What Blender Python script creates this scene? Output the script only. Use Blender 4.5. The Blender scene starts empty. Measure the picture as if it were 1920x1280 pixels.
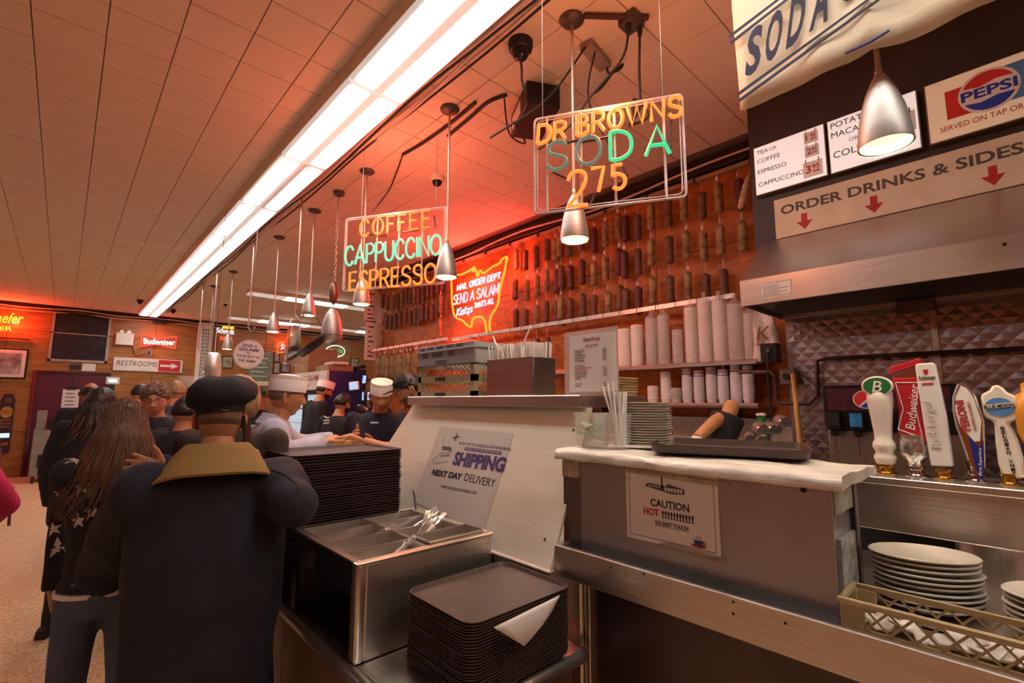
import bpy, bmesh, math, random
from mathutils import Vector, Matrix, noise
random.seed(7)
PI = math.pi
S = bpy.context.scene
COL = S.collection
# ---------------------------------------------------------------- camera
YAW, PITCH, ROLL, FPX, EYE = math.radians(42.88), math.radians(7.18), math.radians(.245), 900.0, 1.55
_F = Vector((math.sin(YAW)*math.cos(PITCH), math.cos(YAW)*math.cos(PITCH), math.sin(PITCH)))
_r0 = Vector((math.cos(YAW), -math.sin(YAW), 0)); _u0 = _r0.cross(_F)
_R = _r0*math.cos(ROLL)+_u0*math.sin(ROLL); _U = _u0*math.cos(ROLL)-_r0*math.sin(ROLL)
cd = bpy.data.cameras.new('camera'); cam = bpy.data.objects.new('camera', cd); COL.objects.link(cam)
cam.matrix_world = Matrix(((_R.x, _U.x, -_F.x, 0), (_R.y, _U.y, -_F.y, 0), (_R.z, _U.z, -_F.z, EYE), (0, 0, 0, 1)))
cd.sensor_width = 36; cd.lens = FPX*36/1920; cd.clip_start = .02; S.camera = cam
# ---------------------------------------------------------------- world and exposure
w = bpy.data.worlds.new('world'); S.world = w; w.use_nodes = True
w.node_tree.nodes['Background'].inputs[0].default_value = (.9, .75, .6, 1)
w.node_tree.nodes['Background'].inputs[1].default_value = .05
S.view_settings.view_transform = 'Standard'; S.view_settings.look = 'None'
S.view_settings.gamma = 1; S.view_settings.use_curve_mapping = False
S.view_settings.exposure = 0.85
STRIP, BACKSTRIP, NEON, LAMP = 9.0, 9.0, 1.0, 1.0      # light levels
# ---------------------------------------------------------------- helpers
def ray(u, v): return _F+_R*((u-960)/FPX)-_U*((v-640)/FPX)
EY = Vector((0, 0, EYE))
def atx(u, v, x): d = ray(u, v); return EY+d*(x/d.x)
def aty(u, v, y): d = ray(u, v); return EY+d*(y/d.y)
def atz(u, v, z): d = ray(u, v); return EY+d*((z-EYE)/d.z)
def atd(u, v, dep): return EY+ray(u, v)*dep
def proj(p): d = Vector(p)-EY; z = d.dot(_F); return 960+FPX*d.dot(_R)/z, 640-FPX*d.dot(_U)/z, z

MATS = {}
def mat(name, col=(.5, .5, .5), rough=.5, metal=0, var=.12, vs=8., bump=0, bs=40., emit=None, es=0, alpha=1, trans=0, stretch=None, spec=.5, ior=1.45, col2=None, coat=0):
    if name in MATS: return MATS[name]
    m = bpy.data.materials.new(name); m.use_nodes = True; nt = m.node_tree; N = nt.nodes; L = nt.links
    b = N['Principled BSDF']; tc = N.new('ShaderNodeTexCoord'); mp = N.new('ShaderNodeMapping')
    L.new(tc.outputs['Object'], mp.inputs[0])
    if stretch: mp.inputs['Scale'].default_value = stretch
    nz = N.new('ShaderNodeTexNoise'); nz.inputs['Scale'].default_value = vs; nz.inputs['Detail'].default_value = 4
    L.new(mp.outputs[0], nz.inputs['Vector'])
    rp = N.new('ShaderNodeValToRGB'); L.new(nz.outputs['Fac'], rp.inputs[0])
    c2 = col2 or tuple(min(1, c*(1+var)) for c in col); c1 = tuple(c*(1-var) for c in col) if not col2 else col
    rp.color_ramp.elements[0].position = .3; rp.color_ramp.elements[1].position = .7
    rp.color_ramp.elements[0].color = (*c1, 1); rp.color_ramp.elements[1].color = (*c2, 1)
    L.new(rp.outputs[0], b.inputs['Base Color'])
    b.inputs['Roughness'].default_value = rough; b.inputs['Metallic'].default_value = metal
    b.inputs['Specular IOR Level'].default_value = spec; b.inputs['IOR'].default_value = ior
    b.inputs['Alpha'].default_value = alpha; b.inputs['Transmission Weight'].default_value = trans
    b.inputs['Coat Weight'].default_value = coat
    if emit: b.inputs['Emission Color'].default_value = (*emit, 1); b.inputs['Emission Strength'].default_value = es
    if bump:
        n2 = N.new('ShaderNodeTexNoise'); n2.inputs['Scale'].default_value = bs; n2.inputs['Detail'].default_value = 3
        L.new(mp.outputs[0], n2.inputs['Vector']); bp = N.new('ShaderNodeBump'); bp.inputs['Strength'].default_value = bump
        bp.inputs['Distance'].default_value = .01
        L.new(n2.outputs['Fac'], bp.inputs['Height']); L.new(bp.outputs[0], b.inputs['Normal'])
    MATS[name] = m; return m
def steel(name, col=(.62, .58, .54), rough=.3, axis=2, var=.1):     # brushed steel, grain along one axis
    st = [30, 30, 30]; st[axis] = .6
    m = mat(name, col, rough, .95, var, 6, .08, 9, stretch=tuple(st)); return m

def flip(a): return a
class MB:
    def __init__(s, M=None): s.v = []; s.f = []; s.M = M or Matrix()
    def add(s, vs, fs):
        n = len(s.v); M = s.M; s.v += [M@Vector(v) for v in vs]; s.f += [[i+n for i in f] for f in fs]; return s
    def box(s, a, b):
        (x0, y0, z0), (x1, y1, z1) = [(min(p), max(p)) for p in ()] or (a, b)
        x0, x1 = min(x0, x1), max(x0, x1); y0, y1 = min(y0, y1), max(y0, y1); z0, z1 = min(z0, z1), max(z0, z1)
        return s.add([(x0, y0, z0), (x1, y0, z0), (x1, y1, z0), (x0, y1, z0), (x0, y0, z1), (x1, y0, z1), (x1, y1, z1), (x0, y1, z1)],
                     [(0, 3, 2, 1), (4, 5, 6, 7), (0, 1, 5, 4), (1, 2, 6, 5), (2, 3, 7, 6), (3, 0, 4, 7)])
    def hexa(s, p):   # 4 bottom (ccw from above) + 4 top points
        return s.add(p, [(0, 3, 2, 1), (4, 5, 6, 7), (0, 1, 5, 4), (1, 2, 6, 5), (2, 3, 7, 6), (3, 0, 4, 7)])
    def quad(s, a, b, c, d): return s.add([a, b, c, d], [(0, 1, 2, 3)])
    def rings(s, rs, closed=True, caps=True):
        n = len(rs[0]); vs = [p for r in rs for p in r]; fs = []
        for i in range(len(rs)-1):
            for j in range(n if closed else n-1):
                k = (j+1) % n; fs.append((i*n+j, i*n+k, (i+1)*n+k, (i+1)*n+j))
        if caps:
            fs.append(tuple(range(n-1, -1, -1))); fs.append(tuple((len(rs)-1)*n+j for j in range(n)))
        return s.add(vs, fs)
    def tube(s, path, r, n=8, closed=False, caps=True, flat=1.0, up=None):
        P = [Vector(p) for p in path]; m = len(P); rr = r if isinstance(r, (list, tuple)) else [r]*m
        T = []
        for i in range(m):
            a = P[(i-1) % m] if closed or i else P[0]; b = P[(i+1) % m] if closed or i < m-1 else P[-1]
            t = b-a; T.append(t.normalized() if t.length > 1e-9 else Vector((0, 0, 1)))
        u = Vector(up) if up else (Vector((0, 0, 1)) if abs(T[0].z) < .9 else Vector((1, 0, 0)))
        u = (u-T[0]*u.dot(T[0])).normalized(); rs = []
        for i in range(m):
            u = u-T[i]*u.dot(T[i]); u = u.normalized() if u.length > 1e-6 else T[i].orthogonal().normalized(); v = T[i].cross(u)
            rs.append([P[i]+(u*math.cos(2*PI*j/n)+v*math.sin(2*PI*j/n)*flat)*rr[i] for j in range(n)])
        if closed:
            rs.append(rs[0]); return s.rings(rs, True, False)
        return s.rings(rs, True, caps)
    def lathe(s, prof, n=20, o=(0, 0, 0), sx=1, sy=1, caps=True):
        o = Vector(o); return s.rings([[o+Vector((r*math.cos(2*PI*j/n)*sx, r*math.sin(2*PI*j/n)*sy, z)) for j in range(n)] for r, z in prof], True, caps)
    def prism(s, poly, z0, z1):
        n = len(poly)
        return s.add([(x, y, z0) for x, y in poly]+[(x, y, z1) for x, y in poly],
                     [tuple(range(n-1, -1, -1)), tuple(range(n, 2*n))]+[(i, (i+1) % n, n+(i+1) % n, n+i) for i in range(n)])
    def ell(s, c, r, nu=16, nv=10):
        c = Vector(c); r = r if isinstance(r, (tuple, list)) else (r, r, r)
        rs = []
        for i in range(nv+1):
            a = -PI/2+PI*i/nv; a = max(-PI/2+.02, min(PI/2-.02, a))
            rs.append([c+Vector((r[0]*math.cos(a)*math.cos(2*PI*j/nu), r[1]*math.cos(a)*math.sin(2*PI*j/nu), r[2]*math.sin(a))) for j in range(nu)])
        return s.rings(rs)
    def text(s, t, x, y, h, wd=None, align='L', bold=0, shear=0, dep=.0006, z=0.0005):
        vs, fs = text_mesh(t, bold, shear)
        x0 = min(v[0] for v in vs); x1 = max(v[0] for v in vs); y0 = min(v[1] for v in vs); y1 = max(v[1] for v in vs)
        k = h/(y1-y0); kx = (wd/(x1-x0)) if wd else k; W = kx*(x1-x0)
        ox = x-{'L': 0, 'C': W/2, 'R': W}[align]
        return s.add([(ox+(a-x0)*kx, y+(b-y0)*k, z+(dep if c > 0 else 0)) for a, b, c in vs], fs)
    def build(s, name, m, parent=None, bev=0, smooth=35, loc=None, seg=1):
        me = bpy.data.meshes.new(name); o = Vector((0, 0, 0))
        if parent is not None: o = Vector(parent.get('_o', (0, 0, 0)))
        if loc is not None: o = Vector(loc)
        me.from_pydata([v-o for v in s.v], [], s.f)
        if bev:
            bm = bmesh.new(); bm.from_mesh(me); bmesh.ops.remove_doubles(bm, verts=bm.verts, dist=1e-5)
            es = [e for e in bm.edges if len(e.link_faces) == 2 and e.calc_face_angle(0) > .6]
            bmesh.ops.bevel(bm, geom=es, offset=bev, segments=seg, affect='EDGES', profile=.5, clamp_overlap=True)
            bm.to_mesh(me); bm.free()
        return finish(name, me, m, parent, smooth, o)
def finish(name, me, m, parent=None, smooth=35, o=Vector((0, 0, 0))):
    if smooth:
        me.polygons.foreach_set('use_smooth', [True]*len(me.polygons)); me.update()
        me.set_sharp_from_angle(angle=math.radians(smooth))
    me.materials.append(m if not isinstance(m, str) else MATS[m])
    ob = bpy.data.objects.new(name, me); COL.objects.link(ob)
    if parent is not None: ob.parent = parent
    else: ob.location = o
    ob['_o'] = tuple(o)
    return ob
_TX = {}
def text_mesh(t, bold=0, shear=0):
    k = (t, bold, shear)
    if k not in _TX:
        c = bpy.data.curves.new('t', 'FONT'); c.body = t; c.offset = bold; c.shear = shear; c.extrude = .01; c.resolution_u = 3
        o = bpy.data.objects.new('t', c); me = o.to_mesh()
        _TX[k] = ([tuple(v.co) for v in me.vertices], [tuple(p.vertices) for p in me.polygons])
        o.to_mesh_clear(); bpy.data.objects.remove(o); bpy.data.curves.remove(c)
    return _TX[k]
def pm(o, right=(0, -1, 0), up=(0, 0, 1)):      # frame of a flat sign: x right, y up, z to the reader
    r = Vector(right).normalized(); u = Vector(up).normalized(); n = r.cross(u); u = n.cross(r)
    return Matrix(((r.x, u.x, n.x, o[0]), (r.y, u.y, n.y, o[1]), (r.z, u.z, n.z, o[2]), (0, 0, 0, 1)))
def tag(o, label=None, cat=None, group=None, kind=None):
    for k, v in (('label', label), ('category', cat), ('group', group), ('kind', kind)):
        if v: o[k] = v
    return o
def thing(name, label, cat, loc, group=None):
    o = bpy.data.objects.new(name, None); COL.objects.link(o); o.location = loc; o['_o'] = tuple(loc); o.empty_display_size = .05
    return tag(o, label, cat, group)
def kids(o): return [c for c in bpy.data.objects if c.parent == o]
def dup(root, loc=None, rotz=None, label=None, group=None, ch=None):
    def rec(o, p):
        c = o.copy(); COL.objects.link(c); c.parent = p
        for k in TREE.get(o.name, ()): rec(k, c)
        return c
    r = rec(root, None)
    if loc is not None: r.location = loc
    if rotz is not None: r.rotation_euler = (0, 0, rotz)
    if label: r['label'] = label
    if group: r['group'] = group
    return r
TREE = {}
def seal(root):      # remember the children of a thing so that copies are quick
    for o in [root]+list(root.children_recursive): TREE[o.name] = list(o.children)
    return root
def rrect(w_, h_, r, n=5, cx=0, cy=0):
    out = []
    for sx, sy, a0 in ((1, 1, 0), (-1, 1, 90), (-1, -1, 180), (1, -1, 270)):
        for i in range(n+1):
            a = math.radians(a0+90*i/n); out.append((cx+sx*(w_/2-r)+r*math.cos(a), cy+sy*(h_/2-r)+r*math.sin(a)))
    return out
def light(name, kind, loc, power, col, size=.02, parent=None, rot=None, spot=None):
    l = bpy.data.lights.new(name, kind); l.energy = power; l.color = col
    if kind == 'AREA': l.size = size
    else: l.shadow_soft_size = size
    if spot: l.spot_size = spot; l.spot_blend = .5
    o = bpy.data.objects.new(name, l); COL.objects.link(o)
    if parent is not None: o.parent = parent; o.location = Vector(loc)-Vector(parent['_o'])
    else: o.location = loc
    if rot: o.rotation_euler = rot
    return o
def catmull(P, n=6, closed=False):
    P = [Vector(p) for p in P]; m = len(P); out = []
    for i in range(m if closed else m-1):
        p0 = P[(i-1) % m] if closed or i else P[0]; p1 = P[i]; p2 = P[(i+1) % m]; p3 = P[(i+2) % m] if closed or i < m-2 else P[-1]
        for j in range(n):
            t = j/n; out.append(.5*((2*p1)+(p2-p0)*t+(2*p0-5*p1+4*p2-p3)*t*t+(3*p1-p0-3*p2+p3)*t**3))
    if not closed: out.append(P[-1])
    return out
# ---------------------------------------------------------------- materials
mat('ceiling_tile', (.71, .59, .48), .85, 0, .05, 3, .12, 300)
mat('joint', (.18, .12, .09), .9)
mat('wood', (.36, .155, .045), .40, 0, .25, 3, .03, 20, stretch=(1, 1, 6), spec=.35)
mat('wood_wall', (.45, .135, .027), .42, 0, .3, 3, .03, 20, stretch=(1, 3, 8), spec=.3)
mat('dark_trim', (.035, .022, .02), .5)
mat('black', (.012, .011, .012), .45); mat('black_gloss', (.012, .011, .012), .2)
mat('rubber', (.02, .02, .02), .7)
mat('white_paint', (.72, .69, .63), .5, 0, .06); mat('paper', (.78, .74, .70), .75, 0, .04, 12)
mat('cream', (.66, .58, .44), .6, 0, .08); mat('ink', (.02, .018, .025), .7); mat('ink_grey', (.09, .085, .075), .7)
mat('ink_red', (.42, .02, .025), .6); mat('ink_blue', (.03, .05, .22), .6); mat('ink_purple', (.06, .03, .13), .6)
mat('pepsi_blue', (.02, .05, .42), .5); mat('pepsi_red', (.62, .03, .03), .5); mat('sky_blue', (.08, .25, .55), .5)
mat('brass', (.70, .47, .12), .22, 1); mat('chrome', (.75, .74, .74), .12, 1, .03)
steel('steel', (.60, .56, .51), .30, 1); steel('steel_v', (.60, .56, .51), .28, 2); steel('steel_x', (.60, .56, .51), .30, 0)
steel('steel_dark', (.23, .20, .19), .35, 1); mat('aluminium', (.52, .49, .46), .5, .85, .06, 12, .05, 60)
mat('tray_brown', (.062, .038, .03), .42, 0, .25, 60, .06, 300); mat('tray_dark', (.05, .03, .03), .4, 0, .2, 30)
mat('rope', (.68, .62, .54), .8)
mat('glass', (.9, .92, .9), .06, 0, 0, alpha=.22); mat('clear_plastic', (.82, .84, .8), .2, 0, .05, alpha=.22)
mat('white_gloss', (.80, .77, .70), .25, 0, .03)
mat('enamel_in', (.85, .78, .6), .6, 0, .02)
# ================================================================= the room
CEIL, BACKY, SALX, SALEND = 3.55, 14.1, 3.75, 7.45
def struct(name, mb, m, parent=None, bev=0, smooth=35):
    o = mb.build(name, m, parent, bev, smooth)
    if parent is None: o['kind'] = 'structure'
    return o
# floor: speckled terrazzo
m = bpy.data.materials.new('terrazzo'); m.use_nodes = True; MATS['terrazzo'] = m; N = m.node_tree.nodes; L = m.node_tree.links
b = N['Principled BSDF']; tc = N.new('ShaderNodeTexCoord'); vo = N.new('ShaderNodeTexVoronoi'); vo.inputs['Scale'].default_value = 90
L.new(tc.outputs['Object'], vo.inputs['Vector']); rp = N.new('ShaderNodeValToRGB'); L.new(vo.outputs['Color'], rp.inputs[0])
e = rp.color_ramp.elements; e[0].position = 0; e[0].color = (.46, .27, .14, 1); e[1].position = 1; e[1].color = (.92, .71, .46, 1)
x = e.new(.5); x.color = (.76, .50, .29, 1)
nz = N.new('ShaderNodeTexNoise'); nz.inputs['Scale'].default_value = .9; nz.inputs['Detail'].default_value = 5; L.new(tc.outputs['Object'], nz.inputs['Vector'])
mx = N.new('ShaderNodeMix'); mx.data_type = 'RGBA'; mx.blend_type = 'MULTIPLY'; mx.inputs[0].default_value = .2
L.new(rp.outputs[0], mx.inputs[6]); L.new(nz.outputs['Fac'], mx.inputs[7]); L.new(mx.outputs[2], b.inputs['Base Color']); b.inputs['Roughness'].default_value = .5
struct('floor', MB().box((-6.2, -4.2, -.1), (9.2, BACKY+.2, 0)), MATS['terrazzo'])
# ceiling: backing sheet and square fibre tiles
ceil = struct('ceiling', MB().box((-6.2, -4.2, CEIL+.012), (9.2, BACKY+.2, CEIL+.15)), MATS['joint'])
T, g = .2975, .0022
base = MB().box((g, g, 0), (T-g, T-g, .012)).build('tile', MATS['ceiling_tile'], ceil, .0025, 0); base['_o'] = (0, 0, 0)
cells = []
for i in range(-21, 31):
    for j in range(-14, 48):
        X, Y = i*T, .05+j*T
        if Y > BACKY or (X+T > SALX+.02 and Y < SALEND-.3) or (X > SALX+5.2): continue
        p = Vector((X+T/2, Y+T/2, CEIL)); d = p-EY
        vis = False
        if d.dot(_F) > .2:
            u, v, z = proj(p); vis = -120 < u < 2040 and -120 < v < 1280
        cells.append((0 if vis else 1, d.length, X, Y))
cells.sort(); rest = MB(); first = True
for k, (a, dl, X, Y) in enumerate(cells):
    if a == 0 and k < 300:
        if first: o = base; first = False
        else: o = base.copy(); COL.objects.link(o)
        o.location = (X, Y, CEIL-.0015*(random.random() < .12)*random.random())
    else: rest.box((X+g, Y+g, CEIL), (X+T-g, Y+T-g, CEIL+.012))
r = rest.build('tile_field', MATS['ceiling_tile'], ceil, 0, 0); r['kind'] = 'stuff'
# walls
struct('wall_rear', MB().box((-6.2, -4.2, 0), (9.2, -4, CEIL+.1)), MATS['wood_wall'])
struct('wall_left', MB().box((-6.2, -4.2, 0), (-6, BACKY+.2, CEIL+.1)), MATS['wood_wall'])
struct('wall_right', MB().box((9, SALEND, 0), (9.2, BACKY+.2, CEIL+.1)), MATS['wood_wall'])
wb = struct('wall_back', MB().box((-6.2, BACKY+.02, 0), (9.2, BACKY+.2, CEIL+.1)), MATS['dark_trim'])
pan = None
for i in range(-3, 8):
    for (z0, z1) in ((0, .9), (.906, 1.9), (1.906, 2.98), (2.986, 3.45)):
        X0 = -.95+i*1.22
        MB().box((X0+.003, BACKY, z0), (X0+1.217, BACKY+.02, z1)).build('wood_panel', MATS['wood'], wb, .003, 0)
struct('trim_1', MB().box((-6, BACKY-.05, 3.45), (9, BACKY+.02, CEIL)), MATS['dark_trim'])
ws = struct('wall_salami', MB().box((SALX+.02, -1.5, 0), (SALX+.25, SALEND, CEIL+.1)), MATS['dark_trim'])
for z0, z1 in ((1.0, 1.6), (1.604, 2.2), (2.204, 2.8), (2.804, 3.4)):
    y = -1.5
    while y < SALEND:
        y2 = min(y+1.83, SALEND); MB().box((SALX, y+.002, z0), (SALX+.02, y2-.002, z1)).build('plank', MATS['wood_wall'], ws, .002, 0); y = y2
MB().box((SALX, SALEND, 1.0), (SALX+.25, SALEND+.02, 3.4)).build('end_board', MATS['wood'], ws, .002, 0)
struct('trim_2', MB().box((SALX-.06, 1.0, 3.43), (SALX+.02, SALEND, CEIL)), MATS['dark_trim'], None, .004)
struct('wall_side', MB().box((SALX+.25, SALEND-.12, 0), (9.2, SALEND, CEIL+.1)), MATS['wood_wall'])
# ================================================================= ceiling light strips
def diffuser(name, es):
    if name in MATS: return MATS[name]
    m = bpy.data.materials.new(name); m.use_nodes = True; N = m.node_tree.nodes; L = m.node_tree.links; b = N['Principled BSDF']
    tc = N.new('ShaderNodeTexCoord'); sp = N.new('ShaderNodeSeparateXYZ'); L.new(tc.outputs['Object'], sp.inputs[0])
    # two lamps behind the lens: brightness follows the distance from each tube
    def M(op, a, b_=None):
        n = N.new('ShaderNodeMath'); n.operation = op
        for i, q in enumerate((a, b_)):
            if q is None: continue
            if isinstance(q, (int, float)): n.inputs[i].default_value = q
            else: L.new(q, n.inputs[i])
        return n.outputs[0]
    dx = M('ABSOLUTE', M('SUBTRACT', M('ABSOLUTE', sp.outputs[0]), .095))
    a = M('MAXIMUM', M('SUBTRACT', 1.0, M('DIVIDE', dx, .075)), 0)
    ey = M('MINIMUM', M('MAXIMUM', M('MULTIPLY', M('SUBTRACT', .60, M('ABSOLUTE', sp.outputs[1])), 14.0), 0), 1)
    lv = M('ADD', .026, M('MULTIPLY', M('MULTIPLY', M('POWER', a, 1.6), ey), 1.9))
    st = M('MULTIPLY', lv, es)
    wv = N.new('ShaderNodeTexWave'); wv.inputs['Scale'].default_value = 60; L.new(tc.outputs['Object'], wv.inputs['Vector'])
    bp = N.new('ShaderNodeBump'); bp.inputs['Strength'].default_value = .2; L.new(wv.outputs['Fac'], bp.inputs['Height']); L.new(bp.outputs[0], b.inputs['Normal'])
    b.inputs['Base Color'].default_value = (.8, .78, .72, 1); b.inputs['Emission Color'].default_value = (1, .95, .88, 1)
    L.new(st, b.inputs['Emission Strength']); b.inputs['Roughness'].default_value = .4
    MATS[name] = m; return m
diffuser('diffuser_lit', STRIP); diffuser('diffuser_weak', STRIP*.42); diffuser('diffuser_back', BACKSTRIP)
mat('fixture_white', (.72, .62, .52), .5, 0, .05)
def fixture(x, y, L_, W_, m, label, rot=0, group='ceiling light troffers in the long row'):
    t = thing('ceiling_light', label, 'light', (x, y, CEIL-.001), group); t.rotation_euler = (0, 0, rot)
    h = .085
    hb = MB().hexa([(-W_/2, -L_/2, -h+.02), (W_/2, -L_/2, -h+.02), (W_/2, L_/2, -h+.02), (-W_/2, L_/2, -h+.02), (-W_/2-.02, -L_/2, 0), (W_/2+.02, -L_/2, 0), (W_/2+.02, L_/2, 0), (-W_/2-.02, L_/2, 0)])
    o = hb.build('housing', MATS['fixture_white'], t, .003, 0, loc=(0, 0, 0))
    d = MB().hexa([(-W_/2+.02, -L_/2+.006, -h-.006), (W_/2-.02, -L_/2+.006, -h-.006), (W_/2-.02, L_/2-.006, -h-.006), (-W_/2+.02, L_/2-.006, -h-.006), (-W_/2+.002, -L_/2+.003, -h+.019), (W_/2-.002, -L_/2+.003, -h+.019), (W_/2-.002, L_/2-.003, -h+.019), (-W_/2+.002, L_/2-.003, -h+.019)])
    d.build('diffuser', m, t, 0, 0, loc=(0, 0, 0))
    return t
LX = 1.27
ORD = ['first', 'second', 'third', 'fourth', 'fifth', 'sixth', 'seventh', 'eighth', 'ninth', 'tenth', 'eleventh', 'twelfth', 'thirteenth', 'fourteenth', 'fifteenth']
for k in range(-4, 10):
    y = 2.62+1.222*k-.611
    if y+.6 > BACKY-.1: continue
    lab = 'long lit fluorescent troffer on the ceiling, ' + (['nearest in view, cut by the top edge', 'second from the top edge of the picture', 'with one dark tube behind its lens', 'fourth from the top edge of the picture', 'fifth from the top edge of the picture', 'sixth from the top edge of the picture', 'seventh from the top edge of the picture', 'eighth from the top edge', 'ninth from the top edge', 'last before the back wall'][k] if k >= 0 else 'behind the viewer')
    f = fixture(LX, y, 1.218, .37, MATS['diffuser_lit'], lab)
    if k == 2:   # one tube out: its half of the lens glows weakly
        ds = [c for c in f.children if c.name.startswith('diffuser')][0]
        bpy.data.objects.remove(ds)
        h = .085
        for a, b_, mm in ((-.165, 0, 'diffuser_lit'), (0, .165, 'diffuser_weak')):
            MB().box((a, -.603, -h-.006), (b_, .603, -h+.018)).build('diffuser', MATS[mm], f, 0, 0, loc=(0, 0, 0))
for (x, y, lab) in ((3.5, 9.45, 'nearer strip light running sideways beyond the pendant lamps'), (6.0, 9.45, 'nearer sideways strip light, far half by the salami wall'), (3.9, 12.6, 'farther strip light running sideways near the back wall'), (6.4, 12.6, 'farther sideways strip light, far half by the salami wall')):
    fixture(x, y, 2.44, .26, MATS['diffuser_back'], lab, PI/2, 'sideways strip lights over the rear counter')
for y in (-2, 1.5, 5, 8.5, 12): fixture(-3.2, y, 1.9, .37, MATS['diffuser_lit'], 'fluorescent troffer over the dining side of the room', 0, 'dining side troffers')
# ================================================================= hood, menu boards, banner
mat('menu_white', (.8, .8, .8), .4, 0, .03, emit=(1, .95, .92), es=.27); mat('menu_cream', (.75, .6, .42), .4, 0, .05, emit=(1, .78, .5), es=.10)
mat('price_card', (.62, .55, .50), .5, 0, .1, emit=(1, .85, .75), es=.06)
steel('hood_steel', (.62, .57, .54), .34, 1)
t = thing('extractor_hood', 'long sloping stainless steel extractor hood above the drinks station', 'hood', (2.7, 0, 2.08))
y0, y1 = -1.6, 1.043
MB().hexa([(2.7, y0, 2.217), (3.3, y0, 2.217), (3.3, y1, 2.217), (2.7, y1, 2.217), (3.02, y0, 2.51), (3.3, y0, 2.51), (3.3, y1, 2.51), (3.02, y1, 2.51)]).build('sloped_canopy', MATS['hood_steel'], t, .004)
MB().box((2.69, y0, 2.076), (2.70, y1+.003, 2.22)).box((2.7, y1-.008, 2.076), (3.3, y1+.002, 2.22)).box((3.29, y0, 2.076), (3.3, y1, 2.22)).build('lip', MATS['hood_steel'], t, .002)
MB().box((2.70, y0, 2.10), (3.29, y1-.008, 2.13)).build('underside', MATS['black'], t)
MB(pm((2.69, .02, 2.18))).lathe([(0, 0), (.007, 0), (.007, .004), (0, .004)], 10).build('bolt', MATS['black'], t)
pl = MB(pm((2.689, .945, 2.103))); pl.box((0, 0, 0), (.16, .082, .001)); p_ = pl.build('rating_plate', MATS['paper'], t)
q = MB(pm((2.6878, .945, 2.103)))
for a in ((.004, .006, .156, .008), (.004, .076, .156, .078), (.004, .006, .006, .078), (.154, .006, .156, .078)): q.box((a[0], a[1], 0), (a[2], a[3], .0004))
for i in range(6): q.box((.012+.01*random.random(), .014+i*.0095, 0), (.09+.05*random.random(), .0165+i*.0095, .0004))
q.build('print', MATS['ink'], p_)
# order sign
ox = 3.035
t = thing('order_sign', 'cream sign lettered order drinks and sides here with red arrows above the hood', 'sign', (ox, 0, 2.52))
M = pm((ox, .955, 2.52))
MB(M).box((0, 0, -.012), (2.2, .24, 0)).build('board', MATS['cream'], t, .002)
MB(M).text('ORDER DRINKS & SIDES HERE', .035, .138, .056, 1.24, bold=.025).build('lettering', MATS['ink_grey'], t, 0, 0)
for cx in (.155, .48, .925):
    k = 1; MB(M).prism([(cx-.015, .115), (cx-.015, .07), (cx-.04, .07), (cx, .022), (cx+.04, .07), (cx+.015, .07), (cx+.015, .115)], .0005, .0014).build('arrow', MATS['ink_red'], t, 0, 0)
# soffit behind the menu boards
tag(MB().box((3.1, y0, 2.5), (3.3, 1.10, CEIL)).build('soffit', MATS['dark_trim'], None, .003), kind='structure')
mx_ = 3.06
def board(name, ya, yb, label, m, z0=2.829, z1=3.146):
    t = thing(name, label, 'menu board', (mx_, yb, z0), 'lit menu boards over the hood')
    MB().box((mx_+.002, yb, z0), (mx_+.055, ya, z1)).build('frame', MATS['brass_dull'], t, .002)
    MB().box((mx_-.002, yb+.006, z0+.006), (mx_+.01, ya-.006, z1-.006)).build('panel', m, t)
    return t, pm((mx_-.0022, ya, z0))
mat('brass_dull', (.20, .15, .08), .5, .4); mat('menu_edge', (.4, .35, .2), .5)
H1 = .317
t, M = board('menu_board', 1.063, .672, 'lit menu board listing tea, coffee, espresso and cappuccino', MATS['menu_white'])
for s, x, y, h in (('TEA', .022, .262, .026), ('COFFEE', .022, .204, .027), ('ESPRESSO', .022, .135, .027), ('CAPPUCCINO', .022, .052, .028)):
    MB(M).text(s, x, y, h, None).build('lettering', MATS['ink'], t, 0, 0)
MB(M).text('OR', .095, .262, .022).build('lettering', MATS['ink_red'], t, 0, 0)
def price(t, M, a, b_, x, y, s):
    MB(M).box((x, y, .0005), (x+.085*s, y+.08*s, .003)).build('price_card', MATS['price_card'], t)
    p = MB(M); p.text(a, x+.012*s, y+.02*s, .042*s, bold=.02, z=.0032); p.text(b_, x+.04*s, y+.036*s, .026*s, bold=.02, z=.0032); p.box((x+.042*s, y+.022*s, .0032), (x+.072*s, y+.029*s, .0038)); p.build('lettering', MATS['ink_red'], t, 0, 0)
    p = MB(M); p.box((x+.012*s, y+.07*s, .003), (x+.016*s, y+.095*s, .004)); p.box((x+.068*s, y+.07*s, .003), (x+.072*s, y+.095*s, .004)); p.build('clip', MATS['ink_grey'], t)
price(t, M, '1', '95', .285, .225, .85); price(t, M, '2', '95', .285, .14, .85); price(t, M, '3', '95', .27, .02, 1.15)
t, M = board('menu_board', .662, .262, 'lit menu board listing potato, macaroni and cole slaw sides', MATS['menu_white'])
MB(M).text('POTATO OR', .02, .262, .033).build('lettering', MATS['ink'], t, 0, 0)
MB(M).text('MACARONI', .02, .205, .033).build('lettering', MATS['ink'], t, 0, 0)
MB(M).text('COLE SLAW', .022, .085, .038).build('lettering', MATS['ink'], t, 0, 0); MB(M).text('OR', .1, .155, .022).build('lettering', MATS['ink_red'], t, 0, 0)
price(t, M, '3', '95', .27, .105, 1.35)
t, M = board('menu_board', .236, -.42, 'large cream cola advertising board reading served on tap or in bottles', MATS['menu_cream'])
MB(M).prism([(.075, .10), (.19, .10), (.19, .245), (.075, .245)], .0006, .0012).build('red_block', MATS['pepsi_red'], t, 0, 0)
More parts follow.
